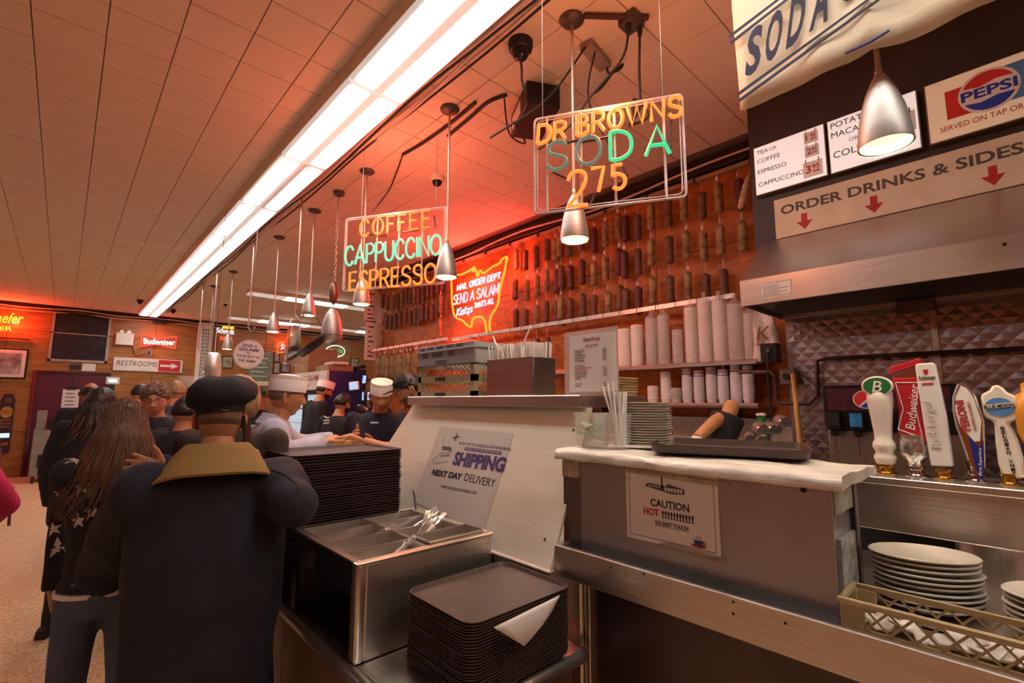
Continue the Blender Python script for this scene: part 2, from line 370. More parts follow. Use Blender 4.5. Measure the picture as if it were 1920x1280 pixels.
MB(M).prism([(.19, .10), (.46, .10), (.46, .275), (.19, .275)], .0005, .0010).build('blue_block', MATS['sky_blue'], t, 0, 0)
def ellp(cx, cy, rx, ry, a0=0, a1=360, n=40): return [(cx+rx*math.cos(math.radians(a0+(a1-a0)*i/n)), cy+ry*math.sin(math.radians(a0+(a1-a0)*i/n))) for i in range(n+1)]
cx, cy = .225, .185
MB(M).prism(ellp(cx, cy, .105, .105)[:-1], .0012, .0018).build('roundel', MATS['white_gloss'], t, 0, 0)
MB(M).prism(ellp(cx, cy, .093, .093, 25, 155)+[(cx-.03, cy+.028), (cx+.03, cy+.045)], .0018, .0024).build('roundel_cap', MATS['pepsi_red'], t, 0, 0)
MB(M).prism(ellp(cx, cy, .093, .093, 205, 335)+[(cx+.03, cy-.035), (cx-.03, cy-.05)], .0018, .0024).build('roundel_bowl', MATS['pepsi_blue'], t, 0, 0)
MB(M).text('PEPSI', cx, cy-.026, .05, .19, 'C', bold=.03, z=.0025).build('lettering', MATS['pepsi_blue'], t, 0, 0)
MB(M).text('SERVED ON TAP OR IN BOTTLES', .045, .045, .026, .46).build('lettering', MATS['ink_red'], t, 0, 0)
# banner
bx = 1.71
t = thing('banner', 'cream cloth banner with slanted dark soda lettering hung from the ceiling', 'banner', (bx, .3, 2.6))
mat('canvas', (.74, .63, .46), .8, 0, .06, 5, .1, 60); mat('canvas_ink', (.016, .015, .045), .7, 0, .3, 6)
gr = []; NB = 42
for i in range(NB+1):
    col = []
    for j in range(13):
        yy = .628+.016*j/12-(.628+.75)*i/NB; k = 1-j/12; zz = 2.602+(CEIL-.004-2.602)*j/12
        pin = math.exp(-((yy-.237)/.035)**2); col.append((bx+.010*math.sin(i*.55)*k+.004*math.sin(i*1.3+j)-.012*pin*k, yy, zz+.012*pin*k*k))
    gr.append(col)
MB().rings(gr, False, False).build('cloth', MATS['canvas'], t)
ob = t.children[0]; md = ob.modifiers.new('s', 'SOLIDIFY'); md.thickness = .002
def onban(u, v): p = atx(u, v, bx-.017); return Vector((.7-p.y, p.z-2.6))
MBAN = pm((bx-.017, .7, 2.6))
for ch, bl, br, tl in (('S', (1396, 149), (1424, 130), (1404, 60)), ('O', (1431, 124), (1461, 104), (1442, 30)), ('D', (1473, 94), (1503, 74), (1485, -4)), ('A', (1517, 61), (1552, 38), (1530, -40)), ('S', (1578, 10), (1608, -10), (1590, -90))):
    a, b_, c_ = onban(*bl), onban(*br), onban(*tl); ex, ey = b_-a, c_-a; vs, fs = text_mesh(ch, .03, 0); x0 = min(v[0] for v in vs); x1 = max(v[0] for v in vs); y0_ = min(v[1] for v in vs); y1_ = max(v[1] for v in vs)
    MB(MBAN).add([(*(a+ex*((p[0]-x0)/(x1-x0))+ey*((p[1]-y0_)/(y1_-y0_))), .0006 if p[2] > 0 else 0) for p in vs], fs).build('letter', MATS['canvas_ink'], t, 0, 0)
for q in (((1383, 174), (1621, 2), (1628, 2), (1384, 180)), ((1385, 186), (1640, 2), (1648, 2), (1386, 192)), ((1367, 66), (1452, 2), (1459, 2), (1368, 72)), ((1369, 78), (1468, 2), (1475, 2), (1370, 84))):
    P = [onban(*k) for k in q]; d1 = P[1]-P[0]; f = 1.6; P = [P[0], P[0]+d1*f, P[3]+(P[2]-P[3])*f, P[3]]
    MB(MBAN).prism([tuple(x) for x in P], 0, .0007).build('stripe', MATS['canvas_ink'], t, 0, 0)
MB().tube([(bx-.022, .30, 2.63), (bx-.03, .237, 2.625), (bx-.022, .19, 2.64)], .004, 6).build('cord_tie', MATS['ink_blue'], t)
# ================================================================= diamond splash wall and soda fountain
mat('diamond', (.44, .40, .44), .3, 1, .05, 9, .1, 60)
t = thing('splash_panel', 'quilted diamond pattern stainless splash panel under the hood', 'panel', (3.3, .2, 1.2))
mb = MB(); d = .075; X = 3.3
for i in range(-22, 14):
    for j in range(0, 24):
        cy_ = i*d+(d/2 if j % 2 else 0); cz = 1.18+j*d/2
        if cy_ > 1.0 or cz > 2.08: continue
        h = .0016+.0016*random.random()
        mb.add([(X, cy_-d/2, cz), (X, cy_, cz-d/2), (X, cy_+d/2, cz), (X, cy_, cz+d/2), (X-h, cy_+.006*random.uniform(-1, 1), cz+.006*random.uniform(-1, 1))], [(0, 1, 4), (1, 2, 4), (2, 3, 4), (3, 0, 4)])
mb.box((X, -1.65, 1.1), (X+.02, 1.02, 2.1)); mb.build('quilted_sheet', MATS['diamond'], t, 0, 0)['kind'] = 'stuff'
MB().box((X-.014, .30, 1.6), (X-.006, .325, 2.08)).build('cover_strip', MATS['steel'], t, .002)
MB().box((X-.05, .30, 2.03), (X-.005, .46, 2.09)).build('bracket_box', MATS['steel_dark'], t, .003)
mb = MB(); mb.tube([(3.25, -1.5, 1.80), (3.25, .80, 1.81), (3.25, .845, 1.80), (3.25, .85, 1.75), (3.25, .855, 1.60), (3.25, .90, 1.55), (3.25, 1.06, 1.55), (3.25, 1.08, 1.57), (3.25, 1.085, 1.72), (3.25, 1.11, 1.745), (3.25, 1.3, 1.75)], .012, 8)
mat('rust_pipe', (.09, .05, .045), .5, .5)
tag(mb.build('conduit_pipe', MATS['rust_pipe'], None, 0, 40), 'thin dark conduit pipe bending across the diamond splash panel', 'pipe')
t = thing('switch_box', 'small grey electrical switch box beside the broom handle', 'switch', (3.24, 1.0, 1.62))
MB().box((3.2, .955, 1.66), (3.27, 1.04, 1.76)).build('box', MATS['steel_dark'], t, .004); MB(pm((3.2, 1.0, 1.71))).lathe([(.02, 0), (.02, .012), (.0, .012)], 12).build('dial', MATS['black'], t)
t = thing('wall_outlet', 'black outlet box with plugs hanging above the broom handle', 'outlet', (3.24, 1.1, 1.8))
MB().box((3.19, 1.04, 1.80), (3.26, 1.14, 1.92)).build('box', MATS['black'], t, .006); MB().box((3.17, 1.075, 1.86), (3.2, 1.1, 1.885)).build('plug', MATS['steel_dark'], t, .004)
MB().tube(catmull([(3.17, 1.085, 1.86), (3.15, 1.09, 1.7), (3.2, 1.1, 1.55), (3.22, 1.12, 1.35)], 5), .006, 6).build('cable', MATS['rubber'], t)
t = thing('broom', 'broom with a yellow wooden handle leaning by the soda fountain', 'broom', (3.1, .98, 1.0))
mat('broom_wood', (.55, .30, .08), .5, 0, .15)
MB().tube([atx(1487, 702, 3.18), atx(1502, 850, 3.05), (3.03, .92, 1.12)], .0135, 10).build('handle', MATS['broom_wood'], t); MB().box((2.9, .8, 1.03), (3.1, 1.0, 1.12)).build('head', MATS['broom_wood'], t, .01)
# soda fountain
fx = 2.9
t = thing('soda_fountain', 'black soda fountain with a glowing cola roundel and steel nozzles', 'soda dispenser', (fx, .5, 1.1))
MB().box((fx, .22, 1.0), (fx+.32, .73, 1.42)).build('steel_body', MATS['steel_v'], t, .006); MB().box((fx-.03, .22, 1.42), (fx+.32, .735, 1.64)).build('head', MATS['black_gloss'], t, .008)
M = pm((fx-.031, .735, 1.42))
MB(M).box((.02, .095, 0), (.49, .205, .002)).build('graphic_panel', mat('fountain_art', (.015, .012, .03), .3, 0, .8, 30, col2=(.12, .02, .03)), t)
MB(M).prism(ellp(.185, .15, .055, .045)[:-1], .002, .003).build('roundel', MATS['white_gloss'], t, 0, 0)
MB(M).prism(ellp(.185, .15, .05, .041, 50, 230), .003, .004).build('roundel_red', MATS['pepsi_red'], t, 0, 0)
MB(M).prism(ellp(.185, .15, .05, .041, 240, 360)+[(.2, .15)], .003, .004).build('roundel_blue', MATS['pepsi_blue'], t, 0, 0)
for k in range(5):
    x_ = .05+k*.095; c = [(.02, .02, .02), (.03, .2, .5), (.5, .16, .03), (.45, .03, .03), (.3, .3, .3)][k]
    v = thing('x', None, None, (0, 0, 0)); bpy.data.objects.remove(v)
    nz_ = MB(M); nz_.box((x_-.03, .0, 0), (x_+.03, .09, .05)); nz_.tube([(x_, -.03, .03), (x_, 0, .03)], .018, 10); n_ = nz_.build('valve', MATS['black_gloss'], t, .004)
    MB(M).box((x_-.024, .018, .05), (x_+.024, .082, .052)).build('flavour_badge', mat('badge%d' % k, c, .4, 0, .3, 40), n_)
    MB(M).tube([(x_, -.03, .03), (x_, -.045, .02), (x_, -.12, .018)], [.006, .006, .009], 6, flat=.5).build('lever', MATS['chrome'], n_)
tag(MB().box((2.76, -1.5, 0), (3.28, 1.0, .998)).build('back_counter', MATS['steel_dark'], None, .006), 'dark steel back counter under the soda fountain', 'counter')
# white-painted boards behind the ice bin
tag(MB().box((3.68, 1.05, .9), (3.748, 3.4, 1.44)).build('back_board', MATS['white_paint'], None, .003), 'white painted board wall behind the ice bin', 'board')
# ================================================================= beer bar, taps
t = thing('beer_tower_beam', 'low stainless steel drip beam carrying the beer taps', 'beer rail', (1.95, 0, 1.16))
MB().box((1.9, -.7, 1.16), (2.12, .415, 1.318)).build('beam', MATS['steel'], t, .003); MB().box((1.893, -.7, 1.30), (2.13, .42, 1.322)).build('top_edge', MATS['steel'], t, .002)
MB().box((2.125, -1.5, 1.036), (2.14, .5, 1.31)).build('rear_panel', MATS['black'], t, .002); MB().lathe([(.085, 0), (.085, .13)], 20, (1.99, .11, 1.035)).build('support_post', MATS['steel_v'], t, 0); MB().lathe([(.1, 0), (.1, .01)], 20, (1.99, .11, 1.035)).build('post_flange', MATS['steel'], t)
mat('ceramic', (.78, .72, .62), .18, 0, .03); mat('green', (.02, .16, .05), .3); mat('red_tap', (.45, .02, .03), .3); mat('peroni_blue', (.02, .03, .22), .25); mat('orange_tap', (.65, .28, .03), .3)
BT = 1.322
def tapbase(t, y, m, r=.018, h=.02): MB().lathe([(r*1.5, 0), (r*1.5, .004), (r, .008), (r*.9, h), (r*1.2, h+.004), (r*1.2, h+.012)], 16, (2.0, y, BT)).build('ferrule', m, t)
def tapM(y, z): return pm((1.984, y, BT+z))
# 1 ceramic with green oval
y = .346; t = thing('beer_tap_handle', 'white ceramic beer tap handle with a green oval letter badge', 'tap handle', (2.0, y, BT), 'beer tap handles'); tapbase(t, y, MATS['brass'], .022)
MB().lathe([(.024, .03), (.03, .045), (.031, .055), (.025, .066), (.026, .074), (.032, .086), (.031, .098), (.024, .112), (.025, .13), (.031, .19), (.037, .235), (.036, .262), (.024, .28), (.004, .284)], 20, (2.0, y, BT)).build('handle', MATS['ceramic'], t, 0, 60)
bo = MB(pm((1.975, y, BT+.265))); bo.prism(ellp(0, .02, .043, .033)[:-1], -.01, .006); bo = bo.build('badge', MATS['ceramic'], t, .003)
MB(pm((1.968, y, BT+.265))).prism(ellp(0, .02, .037, .027)[:-1], 0, .001).build('badge_face', MATS['green'], bo, 0, 0)
MB(pm((1.9665, y, BT+.265))).text('B', 0, .001, .036, None, 'C', shear=.2, bold=.01).build('letter', MATS['white_gloss'], bo, 0, 0)
# 2 red bow-tie handle
y = .27; t = thing('beer_tap_handle', 'red bow-tie shaped beer tap handle with white script lettering', 'tap handle', (2.0, y, BT), 'beer tap handles'); tapbase(t, y, MATS['chrome'], .022)
MB().lathe([(.02, .03), (.024, .05), (.036, .065), (.037, .085), (.032, .13)], 20, (2.0, y, BT)).build('collar', mat('engraved', (.6, .58, .56), .3, 1, .4, 60, .3, 80), t, 0, 60)
M = tapM(y, .11)@Matrix.Rotation(-.03, 4, 'Z')
MB(M).prism([(-.037, .02), (.038, -.005), (.023, .105), (.035, .205), (-.043, .20), (-.028, .10)], -.028, 0).build('paddle', MATS['red_tap'], t, .004)
MB(M).prism([(-.043, .2), (.035, .2), (.035, .24), (-.04, .205)], -.025, -.001).build('silver_cap', MATS['chrome'], t, .002)
MB(M).prism([(-.05, .21), (.035, .245), (.033, .265), (-.048, .235)], -.028, 0).build('crown', MATS['red_tap'], t, .003)
q = MB(M)
for a, b_ in (((-.034, .035), (.026, .012)), ((.026, .012), (.012, .105)), ((.012, .105), (.024, .185)), ((.024, .185), (-.034, .185)), ((-.034, .185), (-.018, .1)), ((-.018, .1), (-.034, .035))): q.tube([(*a, .0008), (*b_, .0008)], .0012, 4)
q.build('outline', MATS['white_gloss'], t, 0, 0)
MB(M@Matrix.Translation((.008, .035, 0))@Matrix.Rotation(math.radians(83), 4, 'Z')).text('Budweiser', 0, 0, .024, .145, shear=.2).build('lettering', MATS['white_gloss'], t, 0, 0)
# 3 tall white handle
y = .205; t = thing('beer_tap_handle', 'tall straight white beer tap handle with embossed script', 'tap handle', (2.0, y, BT), 'beer tap handles'); tapbase(t, y, MATS['brass'], .02)
MB(tapM(y, .04)@Matrix.Rotation(.05, 4, 'Z')).prism([(-.026, 0), (.026, 0), (.03, .15), (.024, .31), (.020, .315), (-.020, .315), (-.024, .31), (-.026, .15)], -.03, .008).build('handle', mat('tap_white', (.74, .71, .68), .4, 0, .03, 6), t, .006)
M = pm((1.9755, y, BT+.04))@Matrix.Rotation(.05, 4, 'Z')
MB(M).text('Radeberger', -.019, .26, .016, .04, bold=.01).build('lettering', MATS['ink'], t, 0, 0); MB(M).box((-.014, .248, 0), (.014, .253, .001)).build('underline', MATS['ink_red'], t, 0, 0)
MB(M).prism([(-.006, .285), (0, .278), (.006, .285), (.006, .295), (-.006, .295)], 0, .001).build('shield', MATS['ink_red'], t, 0, 0)
MB(M@Matrix.Translation((.013, .055, 0))@Matrix.Rotation(math.radians(92), 4, 'Z')).text('Radeberger', 0, 0, .03, .15, shear=.2, dep=.002).build('embossing', MATS['tap_white'], t, 0, 0)
# 4 leaf-shaped with chrome rim
y = .135; t = thing('beer_tap_handle', 'chrome edged leaf shaped tap handle, white face and blue stem', 'tap handle', (2.0, y, BT), 'beer tap handles'); tapbase(t, y, MATS['chrome'], .018)
leaf = [(-.004, .01), (.02, .01), (.026, .06), (.03, .12), (.034, .18), (.022, .25), (.006, .285), (-.008, .293), (-.018, .285), (-.030, .25), (-.034, .21), (-.03, .16), (-.018, .1)]
MB(tapM(y, .0)).prism(leaf, -.028, 0).build('rim', MATS['chrome'], t, .005)
MB(pm((1.983, y, BT))).prism([(.006, .012), (.019, .012), (.024, .06), (.028, .125), (.018, .10), (-.004, .135)], 0, .002).build('stem', MATS['peroni_blue'], t, 0, 0)
MB(pm((1.983, y, BT))).prism([(.02, .12), (.028, .18), (.017, .245), (.004, .275), (-.008, .283), (-.022, .25), (-.027, .21), (-.02, .165), (.008, .118)], 0, .002).build('face', MATS['white_gloss'], t, 0, 0)
M = pm((1.9805, y, BT))@Matrix.Translation((.004, .15, 0))@Matrix.Rotation(math.radians(96), 4, 'Z')
MB(M).text('PERONI', 0, 0, .02, .09, bold=.03).build('lettering', MATS['ink_red'], t, 0, 0); MB(M).text('NASTRO AZZURRO', 0, -.013, .007, .085).build('lettering', MATS['ink_red'], t, 0, 0)
MB(pm((1.9805, y, BT))@Matrix.Translation((.018, .02, 0))@Matrix.Rotation(math.radians(86), 4, 'Z')).text('Birra Superiore', 0, 0, .009, .08, shear=.2).build('lettering', MATS['white_gloss'], t, 0, 0)
# 5 oar shaped, blue oval
y = .065; t = thing('beer_tap_handle', 'ivory oar shaped tap handle with a blue oval badge and vertical lettering', 'tap handle', (2.0, y, BT), 'beer tap handles'); tapbase(t, y, MATS['brass'], .018)
MB(tapM(y, .0)).prism([(-.012, .02), (.03, .02), (.034, .08), (.028, .13), (.014, .175), (.034, .185), (.036, .25), (.018, .262), (.008, .28), (-.008, .285), (-.018, .268), (-.038, .255), (-.036, .19), (-.016, .178), (-.018, .12), (-.018, .06)], -.03, 0).build('handle', MATS['ceramic'], t, .006)
M = pm((1.9835, y, BT)); MB(M).prism(ellp(-.001, .22, .030, .026)[:-1], 0, .002).build('badge', MATS['sky_blue'], t, 0, 0)
MB(M).prism([(-.034, .212), (.032, .221), (.032, .234), (-.034, .225)], .002, .003).build('badge_band', MATS['ceramic'], t, 0, 0)
MB(M@Matrix.Translation((-.032, .213, 0))@Matrix.Rotation(.13, 4, 'Z')).text('BLUE MOON', 0, 0, .011, .062, bold=.02, z=.0035).build('lettering', MATS['ink'], t, 0, 0)
for i, ch in enumerate('BELGIAN WHIT'):
    if ch != ' ': MB(M).text(ch, .0+.012*i/11, .155-i*.0115, .0092, .0085, 'C', bold=.03).build('letter', MATS['ink'], t, 0, 0)
y = .008; t = thing('beer_tap_handle', 'rounded orange yellow tap handle cut by the right edge', 'tap handle', (2.0, y, BT), 'beer tap handles'); tapbase(t, y, MATS['brass'], .018)
MB().lathe([(.012, .02), (.014, .1), (.03, .15), (.034, .21), (.024, .255), (.012, .262), (.012, .285), (.002, .29)], 18, (2.0, y, BT)).build('handle', MATS['orange_tap'], t, 0, 60)
# plate lying on the beam
mat('china', (.72, .62, .50), .2, 0, .04); mat('china_grey', (.60, .56, .47), .22, 0, .05)
def oval(sx, sy, m, name, label, cat, loc, rz=0, group=None, h=.022):
    o = MB().lathe([(.0, .004), (.55, .004), (.58, 0), (.62, 0), (1, h*.9), (1.0, h), (.97, h+.002), (.64, .008), (0, .007)], 32, sx=sx, sy=sy, caps=False).build(name, m, None, 0, 50)
    o.location = loc; o.rotation_euler = (0, 0, rz); return tag(o, label, cat, group)
oval(.12, .18, MATS['china'], 'oval_plate', 'single oval china plate resting on the beer rail', 'plate', (2.02, -.13, BT), 0, None, .03)
# ================================================================= front drinks counter
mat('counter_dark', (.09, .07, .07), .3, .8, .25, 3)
t = thing('drinks_counter', 'long steel drinks counter with a folded apron edge and dark cabinet front', 'counter', (1.7, 0, 0))
MB().box((1.30, -1.5, 1.0), (2.2, 1.16, 1.035)).build('worktop', MATS['steel'], t, .003)
a = MB().box((1.283, -1.5, .965), (1.30, 1.165, 1.066)).box((1.30, 1.145, .965), (1.45, 1.165, 1.066)).build('apron', MATS['steel'], t, .003)
for u, v in ((1145, 1064), (1207, 1076), (1375, 1128), (1375, 1150), (1473, 1168)):
    p = atx(u, v, 1.283); MB(pm(p)).lathe([(.0035, 0), (.0035, .001), (0, .001)], 8).build('screw_hole', MATS['black'], t)
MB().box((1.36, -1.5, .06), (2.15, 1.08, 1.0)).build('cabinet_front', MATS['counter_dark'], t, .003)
MB().box((1.325, 1.085, 0), (1.375, 1.145, .965)).build('corner_post', MATS['steel_v'], t, .004); MB().box((1.34, 1.06, 0), (1.362, 1.083, .965)).build('edge_channel', MATS['steel_v'], t, .002)
# steam table
SX, SY0, SY1, SZ = 1.355, .345, 1.18, 1.36
mat('steam_steel', (.40, .40, .42), .36, .9, .14, 3.5, .08, 9, stretch=(1, 1, .5))
t = thing('steam_table', 'steel hot food box with a caution hot sign standing on the drinks counter', 'hot box', (1.5, .7, 1.036))
MB().box((SX, SY0, 1.036), (SX+.012, SY1-.07, SZ)).box((SX+.02, SY0+.01, 1.036), (SX+.29, SY1-.02, SZ-.005)).build('body', MATS['steam_steel'], t, .002)
MB().box((SX-.004, SY1-.075, 1.036), (SX+.016, SY1, SZ-.07)).build('corner_plate', MATS['steel_dark'], t, .002)
mat('dirty_tape', (.42, .36, .28), .8, 0, .45, 25)
MB().box((SX-.007, SY1-.07, SZ-.075), (SX+.018, SY1+.004, SZ)).build('tape_patch', MATS['dirty_tape'], t, .003)
for u, v in ((1507, 918),): MB(pm(atx(u, v, SX-.0002))).lathe([(.007, 0), (.007, .003), (0, .003)], 10).build('knob', MATS['black'], t)
mat('label_dirty', (.36, .36, .28), .5, 0, .5, 18)
MB().box((SX+.06, SY0+.002, 1.05), (SX+.20, SY0+.012, 1.22)).build('side_label', mat('side_map', (.42, .44, .40), .4, 0, .5, 30), t); MB().box((SX+.03, SY0+.002, 1.28), (SX+.22, SY0+.012, 1.34)).build('side_label', MATS['label_dirty'], t)
MB().box((SX+.2, SY0-.0, 1.036), (SX+.215, SY0+.011, SZ)).build('side_rail', MATS['black'], t)
# caution sheet
q = [atx(1175, 873, SX-.003), atx(1349, 893, SX-.003), atx(1350, 1047, SX-.003), atx(1176, 1005, SX-.003)]
t2 = thing('caution_sign', 'white paper sign reading caution hot do not touch taped to the steel hot box', 'sign', (SX-.003, .61, 1.13))
ya, yb, za, zb = .914, .615, 1.128, 1.347
MB().box((SX-.003, yb, za), (SX-.0005, ya, zb)).build('sheet', MATS['paper'], t2)
M = pm((SX-.0032, ya, za)); W, Hh = ya-yb, zb-za
q = MB(M)
for a in ((.012, .012, W-.012, .0132), (.012, Hh-.0132, W-.012, Hh-.012), (.012, .012, .0132, Hh-.012), (W-.0132, .012, W-.012, Hh-.012)): q.box((a[0], a[1], 0), (a[2], a[3], .0006))
q.build('border', MATS['ink'], t2, 0, 0)
MB(M).text('CAUTION', .15, .108, .022, .125, 'C', bold=.02).build('lettering', MATS['ink'], t2, 0, 0)
MB(M).text('HOT', .063, .080, .021, .052, bold=.03).build('lettering', MATS['ink_red'], t2, 0, 0); MB(M).text('!!!!!!!!!!!', .125, .078, .022, .1, bold=.03).build('lettering', MATS['ink'], t2, 0, 0)
q = MB(M); q.text('DO NOT TOUCH', .155, .056, .012, .105, 'C', bold=.02); q.box((.102, .053, .0005), (.208, .0541, .001)); q.build('lettering', MATS['ink'], t2, 0, 0)
q = MB(M); q.prism([(.07, .165), (.16, .152), (.2, .156), (.2, .170), (.145, .18), (.145, .172), (.08, .176)], .0005, .001); q.box((.125, .165, .0005), (.131, .2, .001)); q.build('drawing', MATS['ink_grey'], t2, 0, 0)
q = MB(M)
for i in range(5): q.box((.083+i*.009, .166, .001), (.088+i*.009, .1705, .0014))
for i in range(6): q.box((.137+i*.01, .158, .001), (.144+i*.01, .169, .0014))
q.build('drawing_windows', MATS['paper'], t2, 0, 0)
q = MB(M); q.prism([(.227, .022), (.247, .022), (.252, .036), (.222, .036)], .0005, .001); q.tube([(.251, .033, .001), (.258, .031, .001), (.255, .025, .001), (.249, .025, .001)], .0012, 4)
for i in range(3): q.tube([(.231+i*.006, .039, .001), (.233+i*.006, .044, .001), (.231+i*.006, .049, .001)], .0006, 4)
q.build('cup_drawing', MATS['ink_blue'], t2, 0, 0); MB(M).prism(ellp(.237, .021, .022, .005)[:-1], .0004, .0009).build('saucer_drawing', MATS['ink_red'], t2, 0, 0)
q = MB(M); q.prism([(.006, Hh-.02), (W+.03, Hh-.028), (W+.03, Hh-.012), (.1, Hh+.004), (0, Hh+.002)], .0016, .002); q.build('sticky_tape', mat('tape_clear', (.5, .4, .25), .3, 0, .6, 30, alpha=.35), t2, 0, 0)
q = MB(M); q.prism([(.1, -.004), (W+.01, -.012), (W+.012, .006), (.14, .012)], .0016, .002); q.build('sticky_tape', MATS['tape_clear'], t2, 0, 0)
# wrapped towel-like top of the hot box
mat('cling', (.70, .66, .58), .35, 0, .22, 14, .9, 30, stretch=(1, .4, 1))
gr = []
for i in range(33):
    row = []
    yy = SY0-.03+(SY1+.05-SY0)*i/32
    prof = [(SX-.028, SZ-.012), (SX-.03, SZ+.006), (SX-.018, SZ+.02)]+[(SX+.0+k*.034, SZ+.022) for k in range(10)]+[(SX+.325, SZ+.018), (SX+.335, SZ), (SX+.325, SZ-.012)]+[(SX+.30-k*.08, SZ-.006) for k in range(4)]
    for x_, z_ in prof:
        n_ = noise.noise(Vector((x_*22, yy*9, z_*20)))*.006+noise.noise(Vector((x_*60, yy*30, 3)))*.0025
        row.append((x_+n_*.4, yy+n_, z_+n_*(1 if z_ > SZ-.002 else .4)))
    gr.append(row)
tag(MB().rings(gr).build('plastic_wrapped_slab', MATS['cling'], None, 0, 50), 'lumpy white cling film wrapped slab on top of the hot box', 'slab')
TOPZ = SZ+.028
# ================================================================= trays
def tray_mesh(L_, W_, h=.018, r=.045):
    def ring(k, z): return [(x, y, z) for x, y in rrect(W_-2*k, L_-2*k, max(.004, r-k), 6)]
    return MB().rings([ring(.02, 0), ring(.010, .004), ring(.004, h-.003), ring(0, h-.003), ring(0, h), ring(.004, h), ring(.012, .006), ring(.022, .004)])
tr = tray_mesh(.33, .415).build('cafeteria_tray', MATS['tray_brown'], None, 0, 40)
tz = [.771+i*.0078 for i in range(25)]
for i, z in enumerate(tz):
    o = tr if i == 0 else tr.copy()
    if i: COL.objects.link(o)
    o.location = (1.028+random.uniform(-.0015, .0015), 1.205+random.uniform(-.0015, .0015), z)
    tag(o, 'brown plastic cafeteria tray in the low stack beside the cutlery box' if i < 24 else 'topmost brown cafeteria tray of the low stack, with paper hanging off', 'tray', 'trays in the low stack')
TRAYTOP = tz[-1]+.018
# paper sheet on the corner of the top tray
a, b_, c_ = atx(1050, 1112, 1.205), atz(925, 1178, TRAYTOP+.0005), None
pA = atz(1050, 1115, TRAYTOP+.001); pB = atz(925, 1176, TRAYTOP+.001)
mbp = MB(); n_ = 8; rows = []
for i in range(n_+1):
    t_ = i/n_; e = pA.lerp(pB, t_); tip = Vector((pA.lerp(pB, .55).x+.02, 1.030, .872))
    rows.append([e.lerp(tip, k/n_)+Vector((0, -.012*math.sin(PI*k/n_)*(1-.0), 0)) for k in range(n_+1)])
mbp.rings(rows, False, False); o = mbp.build('paper_sheet', MATS['paper'], None); o.modifiers.new('s', 'SOLIDIFY').thickness = .0006
tag(o, 'white paper sheet hanging over the edge of the brown tray stack', 'paper')
big = tray_mesh(.38, .51, .017, .03).build('serving_tray', MATS['tray_dark'], None, 0, 40)
nb = 48
for i in range(nb):
    o = big if i == 0 else big.copy()
    if i: COL.objects.link(o)
    o.location = (.945+random.uniform(-.003, .003), 2.225+random.uniform(-.003, .003), .771+i*(1.325-.771)/nb)
    tag(o, 'dark serving tray in the tall stack behind the cutlery box' if i < nb-1 else 'topmost dark serving tray of the tall stack', 'tray', 'trays in the tall stack')
# tray on the slab
o = tray_mesh(.46, .36, .028, .05).build('serving_tray', MATS['tray_brown'], None, 0, 40); o.location = (1.63, .70, TOPZ+.002); o.rotation_euler = (0, 0, .35)
tag(o, 'single brown tray lying on the plastic wrapped hot box', 'tray')
# ================================================================= tray shelf and cutlery box
t = thing('tray_shelf', 'low steel tray shelf with a rounded edge in front of the counter', 'shelf', (1.0, 1.9, 0))
MB().box((.70, 1.047, .735), (1.30, 2.75, .769)).build('shelf_top', MATS['steel'], t, .003); MB().tube([(.70, 2.75, .748), (.70, 1.047, .748)], .024, 14).tube([(.70, 1.052, .748), (1.3, 1.052, .748)], .022, 14).build('rolled_edge', MATS['steel'], t)
mat('brown_panel', (.16, .085, .04), .4, 0, .2, 4)
for k in range(4): MB().box((.80, 1.10+k*.41, .05), (.83, 1.505+k*.41, .735)).build('front_panel', MATS['brown_panel'], t, .003)
MB().box((.83, 1.10, .05), (1.3, 1.13, .735)).build('end_panel', MATS['brown_panel'], t, .003)
MB().box((1.245, 1.15, .77), (1.275, 2.75, .985)).build('backsplash', MATS['steel'], t, .003)
bx0, bx1, by0, by1, bz0, bz1 = .70, 1.235, 1.435, 1.995, .772, 1.056
t = thing('cutlery_box', 'stainless steel cutlery dispenser box with open compartments', 'cutlery holder', (.97, 1.7, .771))
MB().box((bx0+.03, by0+.001, bz0), (bx1, by0+.013, bz1-.004)).build('near_side', MATS['steel_x'], t, .004, 35); MB().box((bx0, by1-.012, bz0), (bx1, by1, bz1)).build('far_side', MATS['steel_x'], t, .002)
MB().box((bx1-.012, by0+.012, bz0), (bx1, by1-.012, bz1)).build('back_side', MATS['steel_dark'], t)
MB().box((bx0, by0, bz0), (bx0+.03, by0+.045, bz1)).build('corner_post', MATS['steel_v'], t, .008, 35, seg=3)
MB().box((bx0, by0+.04, bz1-.10), (bx0+.01, by1, bz1)).box((bx0, by1-.06, bz0), (bx0+.01, by1, bz1-.1)).build('open_front', MATS['black_gloss'], t)
MB().box((bx0+.02, by0+.02, bz0+.002), (bx1-.02, by1-.02, bz0+.01)).build('floor', MATS['black'], t)
mb = MB(); e = .022
mb.box((bx0-.004, by0-.004, bz1-.004), (bx1+.004, by0+e, bz1+.006)).box((bx0-.004, by1-e, bz1-.004), (bx1+.004, by1+.004, bz1+.006)).box((bx0-.004, by0+e, bz1-.004), (bx0+e, by1-e, bz1+.006)).box((bx1-e, by0+e, bz1-.004), (bx1+.004, by1-e, bz1+.006))
mb.build('rim', mat('rim_steel', (.66, .55, .48), .3, 1, .1, 8), t, .003)
ys = [by0+e, 1.572, 1.715, 1.855, by1-e]; xs = [bx0+e, .968, bx1-e]
